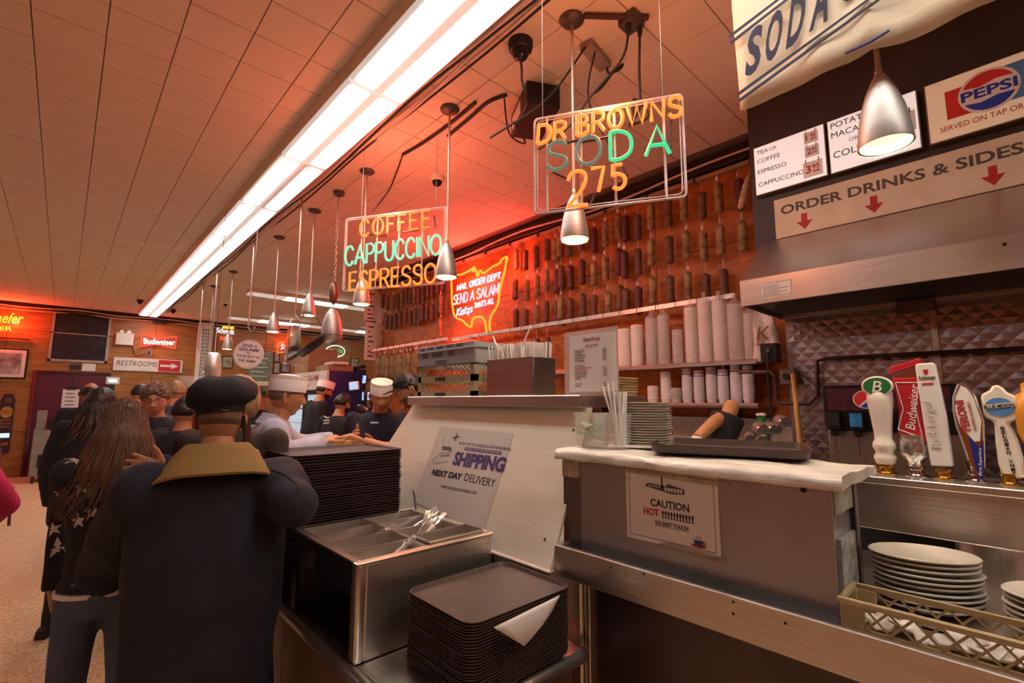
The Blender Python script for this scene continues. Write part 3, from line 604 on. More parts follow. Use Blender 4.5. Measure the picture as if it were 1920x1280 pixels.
for i in range(2):
    for j in range(4):
        x0, x1, y0_, y1_ = xs[i]+.002, xs[i+1]-.002, ys[j]+.002, ys[j+1]-.002; zt = bz1+.004+(.012 if (i, j) == (1, 0) else 0); zb = bz1-.10; th = .0025; s_ = .012
        P = lambda k, z, s: [(x0+k+s, y0_+k+s, z), (x1-k-s, y0_+k+s, z), (x1-k-s, y1_-k-s, z), (x0+k+s, y1_-k-s, z)]
        MB().rings([P(0, zb, s_), P(0, zt, 0), P(th, zt, 0), P(th, zb+th, s_)]).build('pan', MATS['steel_x'], t)
# cutlery
def fork():
    m_ = MB(); m_.tube([(0, 0, .006), (.05, 0, .004), (.10, 0, .006), (.13, 0, .002)], [.006, .004, .003, .005], 6, flat=.3)
    m_.tube([(.13, 0, .002), (.145, 0, 0), (.155, 0, .001)], [.005, .011, .012], 6, flat=.25)
    for k in (-9, -3, 3, 9): m_.tube([(.153, k*.001, .001), (.175, k*.001, -.002), (.198, k*.001, .003)], [.0016, .0014, .0007], 5)
    return m_
def knife(): return MB().tube([(0, 0, 0), (.04, 0, .001), (.09, 0, .001), (.10, 0, 0), (.12, 0, 0), (.18, .002, 0), (.205, .006, 0), (.212, .008, 0)], [.006, .008, .006, .004, .009, .010, .006, .001], 6, flat=.2)
def spoon(): return MB().tube([(0, 0, .006), (.05, 0, .004), (.10, 0, .006), (.125, 0, .002), (.135, 0, 0), (.15, 0, -.002), (.165, 0, -.001), (.172, 0, .002)], [.006, .004, .003, .004, .012, .018, .013, .002], 8, flat=.25)
prot = {}
for nm, fn in (('fork', fork), ('knife', knife), ('spoon', spoon)):
    prot[nm] = fn().build(nm, mat('cutlery_steel', (.72, .68, .64), .2, .7, .03), None, 0, 50)
    prot[nm]['used'] = 0
def cut(nm, loc, rx, ry, rz, label, group):
    o = prot[nm]
    if o.get('used'): o = o.copy(); COL.objects.link(o)
    o['used'] = 1; o.location = loc; o.rotation_euler = (rx, ry, rz); return tag(o, label, nm, group)
def alltags(): pass
cut('knife', (1.03, 1.84, .985), 0, -.62, .75, 'steel knife sticking up out of the far compartment', 'loose cutlery')
cut('knife', (1.20, 1.90, .96), .3, -1.05, 1.2, 'knife leaning against the slanted shield behind the box', 'loose cutlery')
cut('knife', (1.30, 1.22, .975), 0, .15, 2.5, 'knife lying on the ledge behind the tray stack', 'loose cutlery')
cut('fork', (.82, 1.78, 1.0), .2, -.38, -.2, 'single fork standing in the left compartment', 'loose cutlery')
for k in range(6): cut('fork', (.99+.012*k, 1.62+.012*k, .998+.006*(k % 3)), random.uniform(-.5, .5), -.36-.12*random.random(), .25+.5*random.random(), 'fork in the jumbled heap in the middle compartment', 'fork heap')
for k in range(6): cut('fork', (1.0+.016*k, 1.74+.012*k, 1.0+.006*(k % 3)), random.uniform(-.6, .6), -.30-.15*random.random(), -.3+.6*random.random(), 'fork in the jumbled heap in the right compartment', 'right fork heap')
for k in range(5): cut('spoon', (.78+.012*k, 1.465+.012*k, .995+.006*k), random.uniform(-.4, .4), -.22, .3+.25*random.random(), 'spoon in the front left compartment', 'spoons in the box')
cut('spoon', (1.02, 1.50, .985), 0, -.1, .2, 'spoon in the raised front right compartment', 'loose cutlery')
# ================================================================= shield and slab
t = thing('counter_shield', 'slanted stainless steel shield with a nationwide shipping decal along the counter', 'shield', (1.4, 1.8, .985))
yA, yB = 2.46, 1.165; b0 = Vector((1.262, 0, .985)); b1 = Vector((1.50, 0, 1.53))
MB().hexa([(b0.x, yB, b0.z), (b0.x+.012, yB, b0.z), (b0.x+.012, yA+.25, b0.z), (b0.x, yA+.25, b0.z), (b1.x, yB, b1.z), (b1.x+.012, yB, b1.z), (b1.x+.012, yA, b1.z), (b1.x, yA, b1.z)]).build('sheet', mat('shield_steel', (.86, .81, .67), .34, .45, .06, 6, .06, 9, stretch=(30, .6, 30)), t)
up_ = (b1-b0).normalized()
MS = pm((b0.x-.0015, yA, b0.z), (0, -1, 0), up_)
for x_, y_ in ((1.24, .50), (1.24, .09)): MB(MS).lathe([(.006, 0), (.005, .003), (0, .003)], 10, (x_, y_, 0)).build('rivet', MATS['steel_dark'], t)
# decal built in the plane of the sheet
mat('decal', (.60, .55, .49), .45, .35, .05)
nrm = Vector((0, -1, 0)).cross(up_)
def onshield(u, v):
    d = ray(u, v); o = Vector((b0.x-.0015, yA, b0.z)); k = (o-EY).dot(nrm)/d.dot(nrm); p = EY+d*k-o
    return (p.dot(Vector((0, -1, 0))), p.dot(up_))
def quadtext(tx, s, bl, br, tl, m, par, bold=0, shear=0, f=onshield, MM=None):   # text laid out between three corners in a plane
    a, b_, c_ = [Vector(f(*q)) for q in (bl, br, tl)]
    ex = b_-a; ey = c_-a; vs, fs = text_mesh(s, bold, shear)
    x0 = min(v[0] for v in vs); x1 = max(v[0] for v in vs); y0 = min(v[1] for v in vs); y1 = max(v[1] for v in vs)
    q = MB(MM)
    q.add([(*(a+ex*((p[0]-x0)/(x1-x0))+ey*((p[1]-y0)/(y1-y0))), .0012+(.0006 if p[2] > 0 else 0)) for p in vs], fs)
    return q.build(tx, m, par, 0, 0)
dc = [onshield(*q) for q in ((826, 800), (963, 812), (905, 1000), (775, 940))]
MB(MS).prism(dc[::-1], .0003, .0008).build('decal', MATS['decal'], t, 0, 0)
# y grows up the sheet; corner order: bottom-left, bottom-right, top-left
quadtext('lettering', 'SHIPPING', (848, 872), (947, 887), (853, 846), MATS['ink_purple'], t, .05, .2, MM=MS)
quadtext('lettering', "KATZ'S DELICATESSEN", (862, 833), (957, 845), (863, 828), MATS['ink_purple'], t, MM=MS)
bar = [onshield(*q) for q in ((871, 844), (941, 853), (940, 846), (872, 838))]
MB(MS).prism(bar, .0009, .0013).build('lettering_bar', MATS['ink_purple'], t, 0, 0)
quadtext('lettering', 'NATIONWIDE', (873, 843), (938, 851), (873, 839), MATS['decal'], t, MM=MS)
quadtext('lettering', 'NEXT DAY', (809, 890), (866, 900), (812, 879), MATS['ink'], t, .06, .1, MM=MS)
quadtext('lettering', 'DELIVERY', (870, 901), (928, 914), (873, 887), MATS['ink'], t, 0, .1, MM=MS)
quadtext('lettering', 'WWW.KATZSDELICATESSEN.COM', (827, 914), (893, 927), (828, 909), MATS['ink'], t, 0, .1, MM=MS)
pl = [Vector(onshield(*q)) for q in ((850, 822), (856, 812))]
c_ = Vector(onshield(856, 819)); q = MB(MS)
for a, b_, w_ in (((-.022, -.006), (.022, .006), .003), ((-.004, .018), (.002, -.020), .0035), ((-.02, -.012), (-.016, .004), .0022)): q.tube([(c_.x+a[0], c_.y+a[1], .0014), (c_.x+b_[0], c_.y+b_[1], .0014)], w_, 6, flat=.3)
q.build('aeroplane_drawing', MATS['ink_purple'], t, 0, 0)
q = MB(MS)
def ln(*P):
    for a, b_ in zip(P, P[1:]): A = onshield(*a); B = onshield(*b_); q.tube([(*A, .0012), (*B, .0012)], .0008, 4)
ln((834, 818), (827, 850), (811, 862), (816, 869), (840, 865)); ln((827, 850), (848, 846)); ln((843, 829), (840, 845))
q.build('carton_drawing', MATS['ink_grey'], t, 0, 0)
quadtext('lettering', 'KATZS', (826, 857), (843, 855), (827, 853), MATS['ink'], t, 0, .1, MM=MS)
q = MB(MS); q.prism([onshield(*k) for k in ((830, 843), (848, 845), (846, 838), (830, 836))], .001, .0014); q.build('store_drawing', MATS['ink_grey'], t, 0, 0)
t = thing('counter_shelf', 'flat stainless steel shelf on top of the slanted shield', 'shelf', (1.7, 1.8, 1.53))
MB().box((1.455, 1.185, 1.53), (1.93, 2.45, 1.578)).build('slab', MATS['steel'], t, .003)
MB().box((1.50, 1.19, 1.036), (1.53, 1.22, 1.53)).box((1.88, 1.19, .9), (1.91, 1.22, 1.53)).build('support', MATS['steel_v'], t, .003)
SH = 1.579
# ================================================================= things on the steel shelf over the shield
# dish racks
mat('rack_tan', (.36, .30, .19), .55, 0, .1); mat('rack_grey', (.30, .32, .34), .5, 0, .1)
def lattice_wall(mb, M0, L_, h, n, z0, r=.003):
    s = MB(M0)
    for i in range(n):
        a = L_*i/n; b_ = L_*(i+1)/n
        s.tube([(a, z0, 0), (b_, z0+h, 0)], r, 4); s.tube([(b_, z0, 0), (a, z0+h, 0)], r, 4)
    mb.v += []; n0 = len(mb.v); mb.v += s.v; mb.f += [[i+n0 for i in f] for f in s.f]
def frame_rect(mb, x0, x1, y0, y1, z0, z1, th):
    mb.box((x0, y0, z0), (x0+th, y1, z1)).box((x1-th, y0, z0), (x1, y1, z1)).box((x0+th, y0, z0), (x1-th, y0+th, z1)).box((x0+th, y1-th, z0), (x1-th, y1, z1))
rx0, rx1, ry0, ry1 = 1.505, 1.90, 1.90, 2.42
for k, (z0, lab) in enumerate(((SH, 'lowest tan plastic dish rack with lattice sides under the grey rack'), (SH+.085, 'second tan lattice dish rack directly under the grey rack'))):
    t = thing('dish_rack', lab, 'dish rack', (1.7, 2.16, z0), 'stacked dish racks')
    mb = MB(); frame_rect(mb, rx0, rx1, ry0, ry1, z0, z0+.026, .012); frame_rect(mb, rx0, rx1, ry0, ry1, z0+.077, z0+.084, .012)
    for x_, y_ in ((rx0, ry0), (rx1-.03, ry0), (rx0, ry1-.03), (rx1-.03, ry1-.03)): mb.box((x_, y_, z0), (x_+.03, y_+.03, z0+.084))
    mb.build('frame', MATS['rack_tan'], t)
    MB(pm((rx0+.006, ry1, z0))).box((.18, .003, 0), (.27, .018, .012)).build('grip_recess', MATS['black'], t)
    for M0, L_ in ((pm((rx0+.006, ry1-.03, z0)), ry1-ry0-.06), (pm((rx0+.03, ry0+.006, z0), (1, 0, 0)), rx1-rx0-.06)):
        mb = MB(); lattice_wall(mb, M0, L_, .026, 13, .026, .0028); lattice_wall(mb, M0, L_, .026, 13, .051, .0028); mb.build('lattice', MATS['rack_tan'], t, 0, 0)
t = thing('dish_rack', 'grey plastic dish rack on top holding upturned glasses', 'dish rack', (1.7, 2.16, SH+.17), 'stacked dish racks')
z0 = SH+.17; mb = MB(); frame_rect(mb, rx0-.006, rx1, ry0-.006, ry1+.006, z0, z0+.11, .012); frame_rect(mb, rx0-.012, rx1+.004, ry0-.012, ry1+.012, z0+.075, z0+.083, .016)
mb.build('frame', MATS['rack_grey'], t, .002)
for i, (a, b_, c_, d_) in enumerate(((.03, .088, .07, .106), (.10, .088, .16, .106), (.19, .088, .25, .106), (.28, .088, .34, .106), (.37, .088, .43, .106), (.05, .045, .10, .07), (.15, .045, .25, .07), (.30, .045, .36, .07), (.18, .004, .29, .026))):
    MB(pm((rx0-.0065, ry1, z0))).box((a, b_, -.004), (c_, d_, .0005)).build('slot', mat('slot', (.10, .11, .13), .6), t)
mat('tumbler', (.85, .85, .85), .05, 0, 0, alpha=.35)
gl = MB().lathe([(.022, 0), (.03, .002), (.032, .06), (.034, .105), (.032, .11), (.029, .108), (.029, .01), (.0, .012)], 14, caps=False).build('glass_tumbler', MATS['tumbler'], None, 0, 50)
i = 0
for yy in (1.96, 2.05, 2.14, 2.23, 2.32, 2.38):
    for xx in (1.56, 1.70):
        o = gl if i == 0 else gl.copy()
        if i: COL.objects.link(o)
        o.location = (xx, yy, SH+.175); tag(o, 'upturned glass tumbler poking out of the grey dish rack', 'glass', 'tumblers in the grey rack'); i += 1
# straw box
t = thing('straw_box', 'steel napkin box stuffed with white paper wrapped straws', 'box', (1.6, 1.68, SH))
x0, x1, y0_, y1_ = 1.53, 1.665, 1.50, 1.83; z1 = SH+.175
MB().box((x0, y0_+.012, SH), (x0+.004, y1_, z1)).box((x0, y1_-.004, SH), (x1, y1_, z1)).box((x1-.004, y0_, SH), (x1, y1_, z1)).box((x0, y0_, SH), (x1, y1_, SH+.004)).build('body', steel('box_steel', (.5, .42, .42), .22, 1), t, .001)
MB().box((x0+.002, y0_-.004, SH), (x1+.004, y0_+.010, z1)).build('end_plate', MATS['steel_dark'], t, .004)
sb = MB().tube([(0, 0, 0), (0, 0, .235)], .0044, 5)
proto = sb.build('drinking_straw', MATS['paper'], None, 0, 0); n_ = 0
for i in range(170):
    o = proto if i == 0 else proto.copy()
    if i: COL.objects.link(o)
    o.location = (random.uniform(x0+.012, x1-.012), random.uniform(y0_+.02, y1_-.012), SH+.006+random.uniform(0, .012)); o.rotation_euler = (random.uniform(-.12, .12), random.uniform(-.06, .06), 0)
    tag(o, 'white paper wrapped straw standing in the steel box', 'straw', 'straws in the steel box')
for i, (x_, y_, z_, rx_, ry_) in enumerate(((1.55, 1.66, z1+.01, -.75, .1), (1.56, 1.68, z1+.02, .55, .0), (1.57, 1.72, z1+.0, -.5, .0))):
    o = proto.copy(); COL.objects.link(o); o.location = (x_, y_, z_-.08); o.rotation_euler = (rx_, ry_, 0); tag(o, 'loose straw lying crosswise on top of the packed straws', 'straw', 'loose straws')
# sides price list
t = thing('price_list', 'printed side prices sheet in a clear acrylic stand', 'sign', (1.55, 1.2, SH))
pq = [atx(u, v, 1.55) for u, v in ((1060, 617), (1160, 627), (1155, 735), (1057, 733))]
ya, yb, zb = 1.342, 1.072, 1.845
MB().box((1.552, yb, SH), (1.556, ya, zb)).box((1.552, yb, SH), (1.66, ya, SH+.004)).build('acrylic_stand', mat('acrylic', (.75, .68, .68), .1, 0, .05, alpha=.4), t)
MB().box((1.549, yb+.006, SH+.014), (1.5515, ya-.03, zb-.02)).build('sheet', MATS['paper'], t)
M = pm((1.5488, ya-.03, SH+.014))
MB(M).text('Sides Prices', .117, .205, .016, .085, 'C', shear=.2).build('lettering', MATS['ink_red'], t, 0, 0); MB(M).text('Salads & Cole', .117, .182, .009, .06, 'C').build('lettering', MATS['ink_red'], t, 0, 0)
for i, (s, p_, c_) in enumerate((('Potato Salad', '$3.95', 0), ('Cole Slaw', '$3.95', 0), ('Macaroni Salad', '$5.95', 0), ('French Fries', '$6.45', 0), ('Tossed Salad', '$7.95', 0), ('', '', 0), ('Dr. Browns', '', 0), ('Cream Cel-ray Black Cherry', '$2.75', 1), ('Pepsi Orange Ginger', '$2.75', 1), ('Bottled Water', '$1.85', 0), ('Fountain Sodas', '$1.95', 0), ('Seltzer', '', 0), ('', '', 0), ('Domestic', '$4.95', 0), ('Imported', '$6.95', 0))):
    y_ = .166-i*.0105
    if s: MB(M).text(s, .03, y_, .0068).build('lettering', MATS['ink_red' if c_ else 'ink_grey'], t, 0, 0)
    if p_: MB(M).text(p_, .19, y_, .0065, None, 'R').build('lettering', MATS['ink_grey'], t, 0, 0)
# paper bags stack beyond
mat('kraft', (.36, .23, .10), .8, 0, .15, 10)
for i in range(7):
    p = atd(1192, 742-i*7, 2.15); o = MB().box((-.09, -.12, 0), (.09, .12, .011)).build('paper_bag', MATS['kraft'], None, .003); o.location = (1.84, 1.345, SH+.012*i); o.rotation_euler = (.0, 0, random.uniform(-.25, .25))
    tag(o, 'flat brown paper bag in the pile behind the price list', 'bag', 'brown paper bags')
# things on the wrapped slab
t = thing('tip_container', 'clear plastic tub holding green banknotes', 'container', (1.46, 1.13, TOPZ))
c = atz(1128, 842, TOPZ)
cx, cy = 1.455, 1.125
MB().rings([[(cx+a*k, cy+b_*k, TOPZ+z) for a, b_ in rrect(.105, .105, .02, 4)] for k, z in ((.82, 0), (.85, .002), (1, .115), (1.06, .118), (1.06, .124), (.98, .122), (.84, .006))]).build('tub', MATS['clear_plastic'], t, 0, 40)
for i in range(6):
    o = MB(Matrix.Translation((cx+random.uniform(-.012, .012), cy+random.uniform(-.012, .012), TOPZ+.045+i*.006))@Matrix.Rotation(random.uniform(-1, 1), 4, 'X')@Matrix.Rotation(random.uniform(0, 3), 4, 'Z')).box((-.034, -.028, -.0015), (.034, .028, .0015)).build('banknote', mat('money', (.36, .46, .28), .7, 0, .35, 40), None)
    tag(o, 'crumpled green banknote inside the clear tub', 'banknote', 'banknotes in the tub')
t = thing('straw_tub', 'translucent tub packed with white plastic straws', 'container', (1.5, 1.03, TOPZ)); cx, cy = 1.50, 1.035
MB().rings([[(cx+a*k, cy+b_*k, TOPZ+z) for a, b_ in rrect(.075, .075, .015, 4)] for k, z in ((.85, 0), (.88, .002), (1, .115), (1.05, .118), (1.05, .122), (.96, .12), (.86, .006))]).build('tub', MATS['clear_plastic'], t, 0, 40)
for i in range(26):
    o = proto.copy(); COL.objects.link(o); a = random.uniform(0, 2*PI); r_ = .022*math.sqrt(random.random())
    o.location = (cx+r_*math.cos(a), cy+r_*math.sin(a), TOPZ+.006); o.rotation_euler = (random.uniform(-.08, .08), random.uniform(-.08, .08), 0); o.scale = (1, 1, .83)
    if i > 22: o.rotation_euler = (-.35+.15*(i-23), 0, 0); o.scale = (1, 1, 1)
    tag(o, 'white straw standing in the translucent tub', 'straw', 'straws in the tub')
o = proto.copy(); COL.objects.link(o); o.location = (1.46, 1.06, TOPZ+.006); o.rotation_euler = (PI/2, 0, .5); tag(o, 'white straw lying flat on the wrapped slab', 'straw')
pl = MB().lathe([(0, .002), (.05, .002), (.055, 0), (.06, 0), (.088, .011), (.089, .013), (.085, .0135), (.06, .005), (0, .005)], 28, caps=False)
sp = pl.build('side_plate', MATS['china_grey'], None, 0, 50)
for i in range(17):
    o = sp if i == 0 else sp.copy()
    if i: COL.objects.link(o)
    o.location = (1.605+random.uniform(-.003, .003), .985+random.uniform(-.003, .003), TOPZ+.001+i*.0093); tag(o, 'cream side plate in the stack on the wrapped slab' if i < 16 else 'topmost cream side plate of the stack on the slab', 'plate', 'side plates on the slab')
# platters on the counter and the crate
for (xx, yy, n_, lab) in ((1.66, .225, 10, 'oval china platter in the stack behind the tan crate'), (1.66, -.02, 7, 'oval china platter in the right hand stack under the beer rail')):
    first = None
    for i in range(n_):
        if first is None: o = first = oval(.095, .125, MATS['china_grey'], 'oval_platter', '', 'plate', (0, 0, 0), 0, None, .02)
        else: o = first.copy(); COL.objects.link(o)
        o.location = (xx+random.uniform(-.004, .004), yy+random.uniform(-.004, .004), 1.037+i*.0125); o.rotation_euler = (.03, .02, .9+random.uniform(-.06, .06)); tag(o, lab, 'plate', 'oval platters behind the crate')
t = thing('plastic_crate', 'low tan plastic crate with lattice sides holding small packets', 'crate', (1.42, .1, 1.037))
x0, x1, y0_, y1_, z0, z1 = 1.335, 1.475, -.35, .345, 1.037, 1.113
mb = MB(); frame_rect(mb, x0, x1, y0_, y1_, z1-.012, z1, .012); frame_rect(mb, x0+.006, x1-.006, y0_+.006, y1_-.006, z0, z0+.018, .008); mb.box((x0+.006, y0_+.006, z0), (x1-.006, y1_-.006, z0+.004))
for x_ in (x0+.004, x1-.014): mb.box((x_, y1_-.05, z0), (x_+.01, y1_-.004, z1-.01))
mb.box((x0+.004, y1_-.014, z0), (x0+.03, y1_-.004, z1-.01)).box((x1-.03, y1_-.014, z0), (x1-.004, y1_-.004, z1-.01))
mb.build('frame', mat('crate_tan', (.46, .36, .19), .5, 0, .08), t, .0015)
for xx in (x0+.008, x1-.008):
    mb = MB(); lattice_wall(mb, pm((xx, y1_-.05, z0)), .6, .046, 14, .018, .0026); mb.build('lattice', MATS['crate_tan'], t, 0, 0)
mb = MB()
for i in range(7): mb.box((x0+.035+i*.011, y1_-.012, z0+.018), (x0+.039+i*.011, y1_-.006, z1-.012))
mb.build('end_grille', MATS['crate_tan'], t)
mat('packet', (.55, .5, .45), .4, 0, .5, 30)
pk = MB().box((-.02, -.03, -.004), (.02, .03, .004)).build('sugar_packet', MATS['packet'], None, .003)
for i in range(36):
    o = pk if i == 0 else pk.copy()
    if i: COL.objects.link(o)
    o.location = (random.uniform(x0+.045, x1-.045), y1_-.06-i*.016, z0+.012+random.uniform(0, .02)); o.rotation_euler = (random.uniform(-.5, .5), random.uniform(-.4, .4), random.uniform(0, 3)); tag(o, 'small paper condiment packet lying in the tan crate', 'packet', 'packets in the crate')
# ================================================================= back shelves with cups
mat('cup_white', (.86, .80, .72), .45, 0, .04); mat('cup_clear', (.85, .8, .75), .3, 0, .05, alpha=.55); mat('bag_film', (.85, .8, .76), .25, 0, .1, 20, .6, 30, alpha=.28)
for (z, lab) in ((1.845, 'upper steel wall shelf carrying takeaway containers'), (1.545, 'lower steel wall shelf carrying paper cups')):
    t = thing('wall_shelf', lab, 'shelf', (3.55, 1.9, z)); MB().box((3.43, 1.25, z-.02), (3.749, 3.4, z)).build('board', MATS['steel'], t, .002); MB().tube([(3.425, 1.25, z-.012), (3.425, 3.4, z-.012)], .018, 10).build('rounded_edge', MATS['steel'], t)
    for y_ in (1.5, 2.6): MB().box((3.5, y_, z-.1), (3.748, y_+.02, z-.02)).build('bracket', MATS['steel_dark'], t)
def stackprof(r, h, n, lip=.004):
    p = [(r*.75, 0)]
    for i in range(n): z = .03+(h-.03)*i/n; p += [(r*.93, z), (r*.93+lip, z+.002), (r*.93+lip, z+.006), (r*.93, z+.008)]
    return p+[(r*.9, h), (r*.5, h)]
S1 = 1.8455
defs = ((1196, .055, .36, 15, 'cup_white', 'stack of upturned white food tubs on the upper shelf beside the salamis', 0), (1172, .06, .34, 13, 'cup_white', 'stack of wide white soup tubs leftmost on the upper shelf', 0), (1223, .045, .40, 24, 'cup_clear', 'bagged stack of clear cups, third on the upper shelf', 1), (1246, .045, .41, 24, 'cup_clear', 'bagged stack of clear cups, fourth on the upper shelf', 1), (1272, .044, .28, 10, 'cup_clear', 'short stack of clear tumblers without a bag on the upper shelf', 0), (1299, .048, .44, 28, 'cup_white', 'tall bagged stack of white lids left of the hood', 1), (1325, .05, .47, 28, 'cup_white', 'tallest bagged stack of white lids on the upper shelf', 1), (1353, .052, .46, 28, 'cup_white', 'bagged stack of white lids, second from the shelf end', 1), (1383, .055, .42, 26, 'cup_clear', 'wide bagged stack of cups under the hood corner', 1), (1410, .042, .34, 20, 'cup_clear', 'narrow bagged stack of cups at the shelf end', 1))
for u, r, h, n, m_, lab, bag in defs:
    y = atx(u, 680, 3.55).y; t = thing('container_stack', lab, 'cups', (3.55, y, S1), 'container stacks on the upper shelf')
    MB().lathe(stackprof(r, h, n), 18, (3.55, y, S1)).build('containers', MATS[m_], t, 0, 25)
    if bag:
        pf = [(r*1.0, 0), (r*1.16, .02), (r*1.13, h*.4), (r*1.18, h*.7), (r*1.1, h+.01), (r*.5, h+.03), (r*.2, h+.05), (r*.4, h+.08)]
        mb = MB(); rs = [[Vector((3.55+rr*math.cos(2*PI*j/20)*(1+.09*noise.noise(Vector((u, j*1.3, z*14)))), y+rr*math.sin(2*PI*j/20)*(1+.09*noise.noise(Vector((u+7, j*1.7, z*12)))), S1+z)) for j in range(20)] for rr, z in pf]
        mb.rings(rs, True, False).build('plastic_bag', MATS['bag_film'], t, 0, 50)
m = mat('cup_stripe', (.72, .68, .70), .5, 0, .05)
for u, h, lab in ((1290, .27, 'leftmost stack'), (1312, .25, 'second striped stack'), (1336, .27, 'third striped stack'), (1358, .25, 'fourth striped stack'), (1382, .28, 'fifth striped stack'), (1405, .27, 'last striped stack')):
    y = atx(u, 752, 3.52).y; t = thing('cup_stack', 'white paper cups with coloured bands on the lower shelf, '+lab, 'cups', (3.52, y, 1.546), 'paper cup stacks')
    MB().lathe(stackprof(.04, h*.76, 18, .003), 16, (3.52, y, 1.546)).build('cups', MATS['cup_stripe'], t, 0, 25)
    MB().lathe([(.038, h*.76), (.034, h*.98), (.028, h*.985)], 16, (3.52, y, 1.546)).build('top_cup', MATS['cup_stripe'], t)
    for a, m_ in ((.80, 'ink_blue'), (.87, 'pepsi_red'), (.92, 'sky_blue')): MB().lathe([(.0385-.02*(a-.76), h*a), (.0375-.02*(a-.76), h*(a+.03))], 16, (3.52, y, 1.546), caps=False).build('band', MATS[m_], t)
for u, h, m_ in ((1225, .14, 'cup_white'), (1250, .25, 'cup_white'), (1268, .12, 'cup_clear')):
    y = atx(u, 752, 3.55).y; o = MB().lathe(stackprof(.045, h, 10), 16).build('container_stack', MATS[m_], None, 0, 25); o.location = (3.55, y, 1.546); tag(o, {1225: 'short stack of white tubs at the left of the lower shelf', 1250: 'plain white tub stack on the lower shelf', 1268: 'low stack of clear tubs on the lower shelf'}[u], 'cups')
t = thing('carrier_bag', 'white plastic carrier bag with brown print hanging at the shelf end', 'bag', (3.5, 1.2, 1.85))
q = [atx(u, v, 3.42) for u, v in ((1416, 668), (1450, 684), (1462, 610), (1432, 585), (1414, 600))]
rs = []
for i in range(7):
    k = i/6; yl = 1.275-.03*k; yr = 1.10-.015*math.sin(3*k); z = 1.83+.36*k; w_ = (1-.35*k)
    rs.append([(3.42+.02*math.sin(j*2.1+i)+(.02 if j in (2, 3) else 0), yl+(yr-yl)*(j/5)*w_, z) for j in range(6)]+[(3.47+.015*math.sin(j*1.7+i), yl+(yr-yl)*((5-j)/5)*w_, z) for j in range(6)])
MB().rings(rs).build('bag', mat('bag_white', (.72, .64, .58), .4, 0, .08), t, 0, 60)
MB(pm((3.40, 1.25, 1.95))).text('K', .02, .02, .09, shear=.2).box((.01, -.01, 0), (.07, -.004, .001)).build('print', mat('ink_brown', (.16, .05, .03), .6), t, 0, 0)
# ice bin with cans and bottles
t = thing('ice_bin', 'steel ice bin with a low rim behind the hot box', 'bin', (2.7, 1.5, 0)); mat('ice', (.75, .72, .75), .15, 0, .15, 60, 1, 60)
MB().box((2.45, 1.2, 0), (2.48, 3.0, 1.30)).box((3.2, 1.2, 0), (3.23, 3.0, 1.30)).box((2.45, 1.2, 0), (3.23, 1.23, 1.30)).box((2.45, 3.0, 0), (3.23, 3.03, 1.30)).build('walls', MATS['steel'], t, .003)
MB().box((2.48, 1.23, 1.1), (3.2, 3.0, 1.24)).build('ice', MATS['ice'], t)['kind'] = 'stuff'
can = thing('drink_can', '', 'can', (0, 0, 0)); MB().lathe([(.022, 0), (.032, .008), (.033, .1), (.027, .118)], 16).build('body', mat('can_side', (.35, .34, .34), .3, .8, .5, 10), can, 0, 40)
MB().lathe([(.027, .118), (.025, .121), (.023, .116), (0, .116)], 16, caps=False).build('lid', MATS['chrome'], can); MB().box((-.005, -.012, .1165), (.005, .01, .119)).build('tab', MATS['steel_dark'], can); seal(can)
i = 0
for u, v in ((1424, 803), (1409, 822), (1436, 824), (1466, 790), (1446, 803)):
    o = can if i == 0 else dup(can); p = atx(u, v, 2.5); o.location = p+Vector((.12, .05, 0)); o.rotation_euler = (0, -PI/2-.08, .42+random.uniform(-.2, .2)); tag(o, ['drink can lying lid first at the top of the small pile', 'drink can, lower left of the small pile', 'drink can, lower right of the small pile', 'drink can lying alone to the right by the broom', 'drink can half hidden behind the pile'][i], 'can', 'cans in the ice bin'); i += 1
for u, v, lab, m_ in ((1240, 800, 'purple drink can lying in the ice at the left', mat('can_purple', (.2, .08, .25), .3, .6, .4)), (1252, 812, 'drink can lying in the ice by the plate stack', MATS['can_side'])):
    o = dup(can); p = atx(u, v, 2.5); o.location = p; o.rotation_euler = (0, -PI/2, .3); tag(o, lab, 'can')
mat('bottle_green', (.03, .22, .05), .08, 0, .1, alpha=.8)
for u, rz, lab in ((1424, .1, 'green bottle standing in the ice, left one'), (1436, -.15, 'green bottle leaning in the ice, right one')):
    t = thing('green_bottle', lab, 'bottle', (2.75, atx(u, 790, 2.75).y, 1.27)); o_ = t.location
    MB().lathe([(.028, 0), (.03, .01), (.03, .13), (.013, .17), (.012, .22)], 14, o_).build('bottle', MATS['bottle_green'], t, 0, 50); MB().lathe([(.014, .215), (.014, .228), (0, .228)], 12, o_).build('cap', MATS['white_gloss'], t); MB().lathe([(.0305, .04), (.0305, .1)], 14, o_, caps=False).build('paper_label', MATS['white_paint'], t); t.rotation_euler = (rz, 0, 0)
